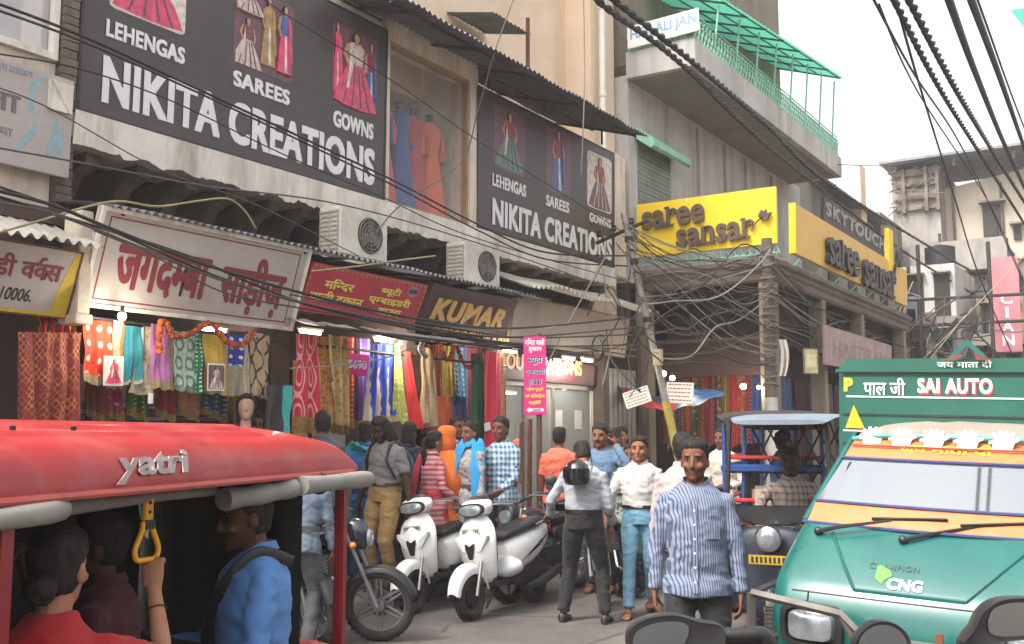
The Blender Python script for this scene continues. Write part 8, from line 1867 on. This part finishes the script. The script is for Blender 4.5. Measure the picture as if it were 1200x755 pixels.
for lb, pts, r, tw, m in (('thick twisted cable, leftmost of the sky bundle', [(1040, -18, 6.5), (1048, 0, 7), (1104, 108, 10), (1160, 198, 15), (1215, 285, 22)], 0.02, True, m_wk), ('thick twisted cable, second of the sky bundle', [(1058, -18, 6.2), (1066, 0, 6.6), (1120, 104, 9.5), (1165, 180, 14), (1215, 260, 20)], 0.021, True, m_wk),
        ('heavy smooth cable, third of the sky bundle', [(1102, -30, 5.2), (1112, 0, 5.6), (1144, 88, 8), (1180, 176, 12), (1215, 250, 17)], 0.024, False, m_wg), ('heavy smooth cable at the right of the sky bundle', [(1128, -30, 5), (1138, 0, 5.4), (1172, 92, 8), (1200, 172, 12), (1225, 240, 16)], 0.022, False, m_wg),
        ('thin knotted wire left of the sky bundle', [(1018, -12, 8), (1024, 0, 8.2), (1072, 88, 11), (1120, 160, 15), (1156, 232, 20), (1205, 345, 28)], 0.012, False, m_wk), ('thin wire falling steeply past the concrete building', [(1050, -5, 8), (1056, 24, 8.5), (1080, 108, 11), (1118, 230, 16), (1150, 330, 20), (1210, 470, 24)], 0.013, False, m_wk),
        ('thin wire at the far right of the sky', [(1142, -10, 6), (1160, 40, 7), (1185, 110, 9), (1210, 175, 11)], 0.008, False, m_wg), ('thin slack wire across the white sky below the balcony', [(982, 193, 24.5), (1040, 194, 30), (1090, 186, 36)], 0.012, False, m_wg), ('thin wire crossing between the bundles', [(1030, 5, 8), (1078, 112, 11), (1160, 240, 17), (1200, 330, 22)], 0.009, False, m_wk)):
    cable(zc(pts), r, m, lb, twist=tw, n=5 if tw else 8)
fx = lambda pts, D: [atx(x, y, D) for x, y in pts]
cable(fx([(-20, -2), (100, 44), (250, 113), (400, 183), (470, 216), (560, 263), (640, 296), (735, 300)], 7.1), 0.013, m_wk, 'thick black cable slanting across both black boards', 'cables along the shop fronts')
cable(fx([(-20, 6), (100, 50), (250, 117), (400, 188), (470, 222), (560, 270), (640, 304), (735, 312)], 7.05), 0.011, m_wk, 'second black cable just under the thick one across the boards', 'cables along the shop fronts')
cable(fx([(280, -20), (340, 20), (460, 95), (560, 165), (640, 215), (735, 275)], 7.2), 0.007, m_wk, 'thin wire slanting over the smaller black board', 'cables along the shop fronts')
cable(fx([(-10, 62), (90, 80), (200, 118), (330, 180), (450, 232), (560, 280), (735, 330)], 7.15), 0.007, m_wk, 'thin wire low across the larger black board', 'cables along the shop fronts')
cable(fx([(-10, 172), (90, 190), (240, 218), (400, 240), (560, 285), (735, 345)], 7.1), 0.008, m_wg, 'thin pale wire along the plaster ledge', 'cables along the shop fronts')
cable(fx([(-10, 100), (60, 128), (190, 200), (300, 240), (420, 300)], 7.15), 0.006, m_wg, 'fine wire crossing the faded white board', 'cables along the shop fronts')
cable(fx([(605, -10), (580, 60), (560, 130), (540, 190), (470, 240), (440, 275)], 7.0), 0.008, m_wg, 'loose wire hanging past the show window', 'cables along the shop fronts')
cable(fx([(684, -5), (685, 90), (683, 160), (681, 205)], 6.9), 0.01, m_ww, 'straight pale cord dangling beside the smaller black board', 'cables along the shop fronts')
cable(fx([(-10, 275), (50, 258), (100, 243), (140, 236), (185, 242), (230, 236), (265, 233), (285, 245), (300, 268)], 7.0), 0.009, m_wy, 'looping yellow cable above the big maroon lettered board', 'cables along the shop fronts')
for i, (pts, r, m) in enumerate(([[(-10, 222), (60, 240), (135, 270), (240, 310), (360, 345), (480, 372), (600, 385), (745, 372)], 0.014, m_wk], [[(-10, 236), (60, 250), (135, 278), (250, 325), (360, 356), (480, 380), (600, 395), (745, 384)], 0.011, m_wg], [[(-10, 216), (80, 248), (170, 288), (270, 330), (380, 362), (500, 388), (620, 396), (745, 392)], 0.011, m_wk], [[(-10, 228), (100, 262), (220, 300), (345, 352), (450, 378), (560, 398), (640, 406), (745, 404)], 0.012, m_wk], [[(110, 270), (180, 300), (260, 342), (345, 360), (420, 372), (500, 384), (600, 402), (745, 410)], 0.008, m_wg], [[(340, 345), (420, 362), (520, 390), (600, 410), (700, 412), (745, 398)], 0.009, m_wg], [[(400, 378), (460, 395), (520, 402), (600, 404), (680, 408), (745, 418)], 0.012, m_wk])):
    cable(fx(pts, 6.75 + 0.03 * i), r, m, ('black cable running along the shop boards at shoulder of the awnings', 'grey cable running along the shop boards')[0 if m is m_wk else 1], 'black cables along the shop boards' if m is m_wk else 'grey cables along the shop boards')
cable(fx([(340, 432), (400, 428), (450, 420), (490, 405)], 7.0), 0.007, m_ww, 'thin white wire swagged before the blue sari', 'cables along the shop fronts')
cable(fx([(497, 398), (493, 410), (500, 418)], 6.95), 0.03, m_ww, 'white taped cable joint above the fawn sari', 'cables along the shop fronts')
cable(fx([(710, 300), (665, 380), (640, 430), (630, 445)], 6.8), 0.01, m_ww, 'pale wire slanting down across the blank beige board', 'cables along the shop fronts')
cable(fx([(365, 318), (420, 312), (470, 305), (510, 300)], 7.0), 0.009, m_wy, 'pale bamboo rod propped between the air conditioners', 'cables along the shop fronts')
mb = MB()
for k in range(3): mb.torus(0.16 + 0.02 * k, 0.007, TR((0, 0.02 * k, 0), rx=PI / 2 + 0.1 * k, rz=PI / 2), 28, 5)
o = mb.build('cable_coil', m_wk, label='coil of black cable hung under the blank beige board', cat='cable'); o.location = atx(700, 408, 7.0)
rnd = random.Random(5)
lt, rt = [(733, 268), (738, 285), (745, 320), (752, 350), (760, 390), (765, 420)], [(903, 296), (905, 310), (904, 340), (903, 380), (905, 420), (903, 455)]
for i in range(38):
    a, b = rnd.choice(lt), rnd.choice(rt); wob = rnd.choice([3, 5, 8, 18, 26]); Za, Zb = 15.0 + rnd.uniform(-.2, .2), 16.3 + rnd.uniform(-.3, .1); m = rnd.choice([m_wk, m_wg, m_wg, m_ww, m_wg])
    mid = [(a[0] + (b[0] - a[0]) * t + rnd.uniform(-6, 6), a[1] + (b[1] - a[1]) * t + rnd.uniform(-1, 1) * wob, Za + (Zb - Za) * t) for t in (0.28, 0.52, 0.76)]
    cable(zc([(a[0] + rnd.uniform(-5, 5), a[1] + rnd.uniform(-10, 10), Za)] + mid + [(b[0] + rnd.uniform(-5, 5), b[1] + rnd.uniform(-10, 10), Zb)]), rnd.choice([0.006, 0.007, 0.009, 0.013]), m, 'wire in the tangle strung between the leaning pole and the utility pole', 'tangled wires at the corner', 5, sag=rnd.uniform(0, 0.35))
for i in range(16):
    a = rnd.choice(rt[:4]); x1 = rnd.uniform(985, 1120); y1 = 395 + (x1 - 985) * 0.25 + rnd.uniform(-30, 45); Z1 = 22 + (x1 - 985) * 0.05
    cable(zc([(a[0], a[1] + rnd.uniform(-8, 8), 16.2), (a[0] + (x1 - a[0]) * 0.4, a[1] + (y1 - a[1]) * 0.45 + rnd.uniform(-12, 22), 16.2 + (Z1 - 16.2) * 0.35), (a[0] + (x1 - a[0]) * 0.72, a[1] + (y1 - a[1]) * 0.75 + rnd.uniform(-10, 20), 16.2 + (Z1 - 16.2) * 0.7), (x1, y1, Z1)]), rnd.choice([0.008, 0.01, 0.014]), rnd.choice([m_wk, m_wg, m_wg, m_ww]), 'wire sagging along the street side of the corner shop', 'wires along the corner shop street side', 5)
for i in range(12):
    x0, y0 = rnd.uniform(700, 760), rnd.uniform(270, 400); x1, y1 = x0 + rnd.uniform(-25, 40), y0 + rnd.uniform(20, 90)
    cable(zc([(x0, y0, 14.9), ((x0 + x1) / 2 + rnd.uniform(-25, 25), (y0 + y1) / 2, 14.8), (x1, y1, 14.9)]), rnd.choice([0.006, 0.009, 0.012]), rnd.choice([m_wk, m_wg, m_ww]), 'short loose wire looped about the leaning pole', 'loose wires at the leaning pole', 5)
# far pylon with cross arms and its tangle
q = atd(1081, 420, 31); FP = thing('pylon', 'far iron pole frame with two cross bars and a knot of cables', 'pole', (q.x, q.y, 0))
for dx in (0, 1.9): mb = MB(); mb.tube([(dx, 0.3 * dx, 0), (dx, 0.3 * dx, 7.5)], 0.06, 6); mb.build('post', m_iron, FP)
for z in (5.0, 5.8): mb = MB(); mb.tube([(-0.5, -0.15, z), (4.0, 1.2, z + 0.1)], 0.05, 6); mb.build('cross_bar', m_iron, FP)
mb = MB(); mb.tube([(-1.0, -0.2, 2.5), (1.0, 0.3, 5.2)], 0.06, 6); mb.build('brace', m_iron, FP)
for i in range(26):
    x0, y0 = rnd.uniform(1060, 1160), rnd.uniform(345, 400); x1, y1 = x0 + rnd.uniform(-60, 60), y0 + rnd.uniform(-25, 60)
    cable(zc([(x0, y0, 30), ((x0 + x1) / 2 + rnd.uniform(-25, 25), (y0 + y1) / 2 + rnd.uniform(0, 20), 29.6), (x1, y1, 30)]), rnd.choice([0.015, 0.02, 0.03]), rnd.choice([m_wk, m_wg, m_wg, m_ww]), 'wire in the far knot about the iron pole frame', 'far knot of wires', 5)
for i, (x0, y0, x1, y1) in enumerate(((1062, 440, 1200, 300), (1050, 470, 1140, 360), (1060, 330, 1060, 430), (1044, 420, 1070, 330))):
    cable(zc([(x0, y0, 27), ((x0 + x1) / 2 - 12, (y0 + y1) / 2 + 14, 28), (x1, y1, 30)]), 0.014, m_wy, 'pale yellowish cable hanging beside the ochre board end', 'yellowish cables past the ochre board', 6)
# the green awning corner high at the right edge
q = atd(1184, 12, 9.0); mb = MB(); mb.grid(lambda u, v: (q.x + 2.4 * u + 0.0, q.y + 0.4 * u + 1.8 * v, q.z - 0.28 * v * 0 - 0.2 * (1 - u) * 0 + 0.35 * v), 16, 6); mb.build('green_awning', m_groof, base=True, angle=0, label='corner of a green awning high at the right edge of the view', cat='awning')
# ================================================================== the dusty air of the street
mb = MB(); mb.box(-42, 42, -27, 82, -1.1, 15.7); hz = mb.build('haze', None, kind='stuff', base=False)
t = NT('haze_air'); t.n.remove(t.b); pv = t.n.new('ShaderNodeVolumePrincipled'); pv.inputs['Color'].default_value = (0.95, 0.93, 0.9, 1); pv.inputs['Density'].default_value = 0.0018; pv.inputs['Anisotropy'].default_value = 0.2
t.link(pv.outputs[0], t.n['Material Output'].inputs['Volume']); hz.data.materials.clear(); hz.data.materials.append(t.m)
SC.cycles.volume_bounces = 1
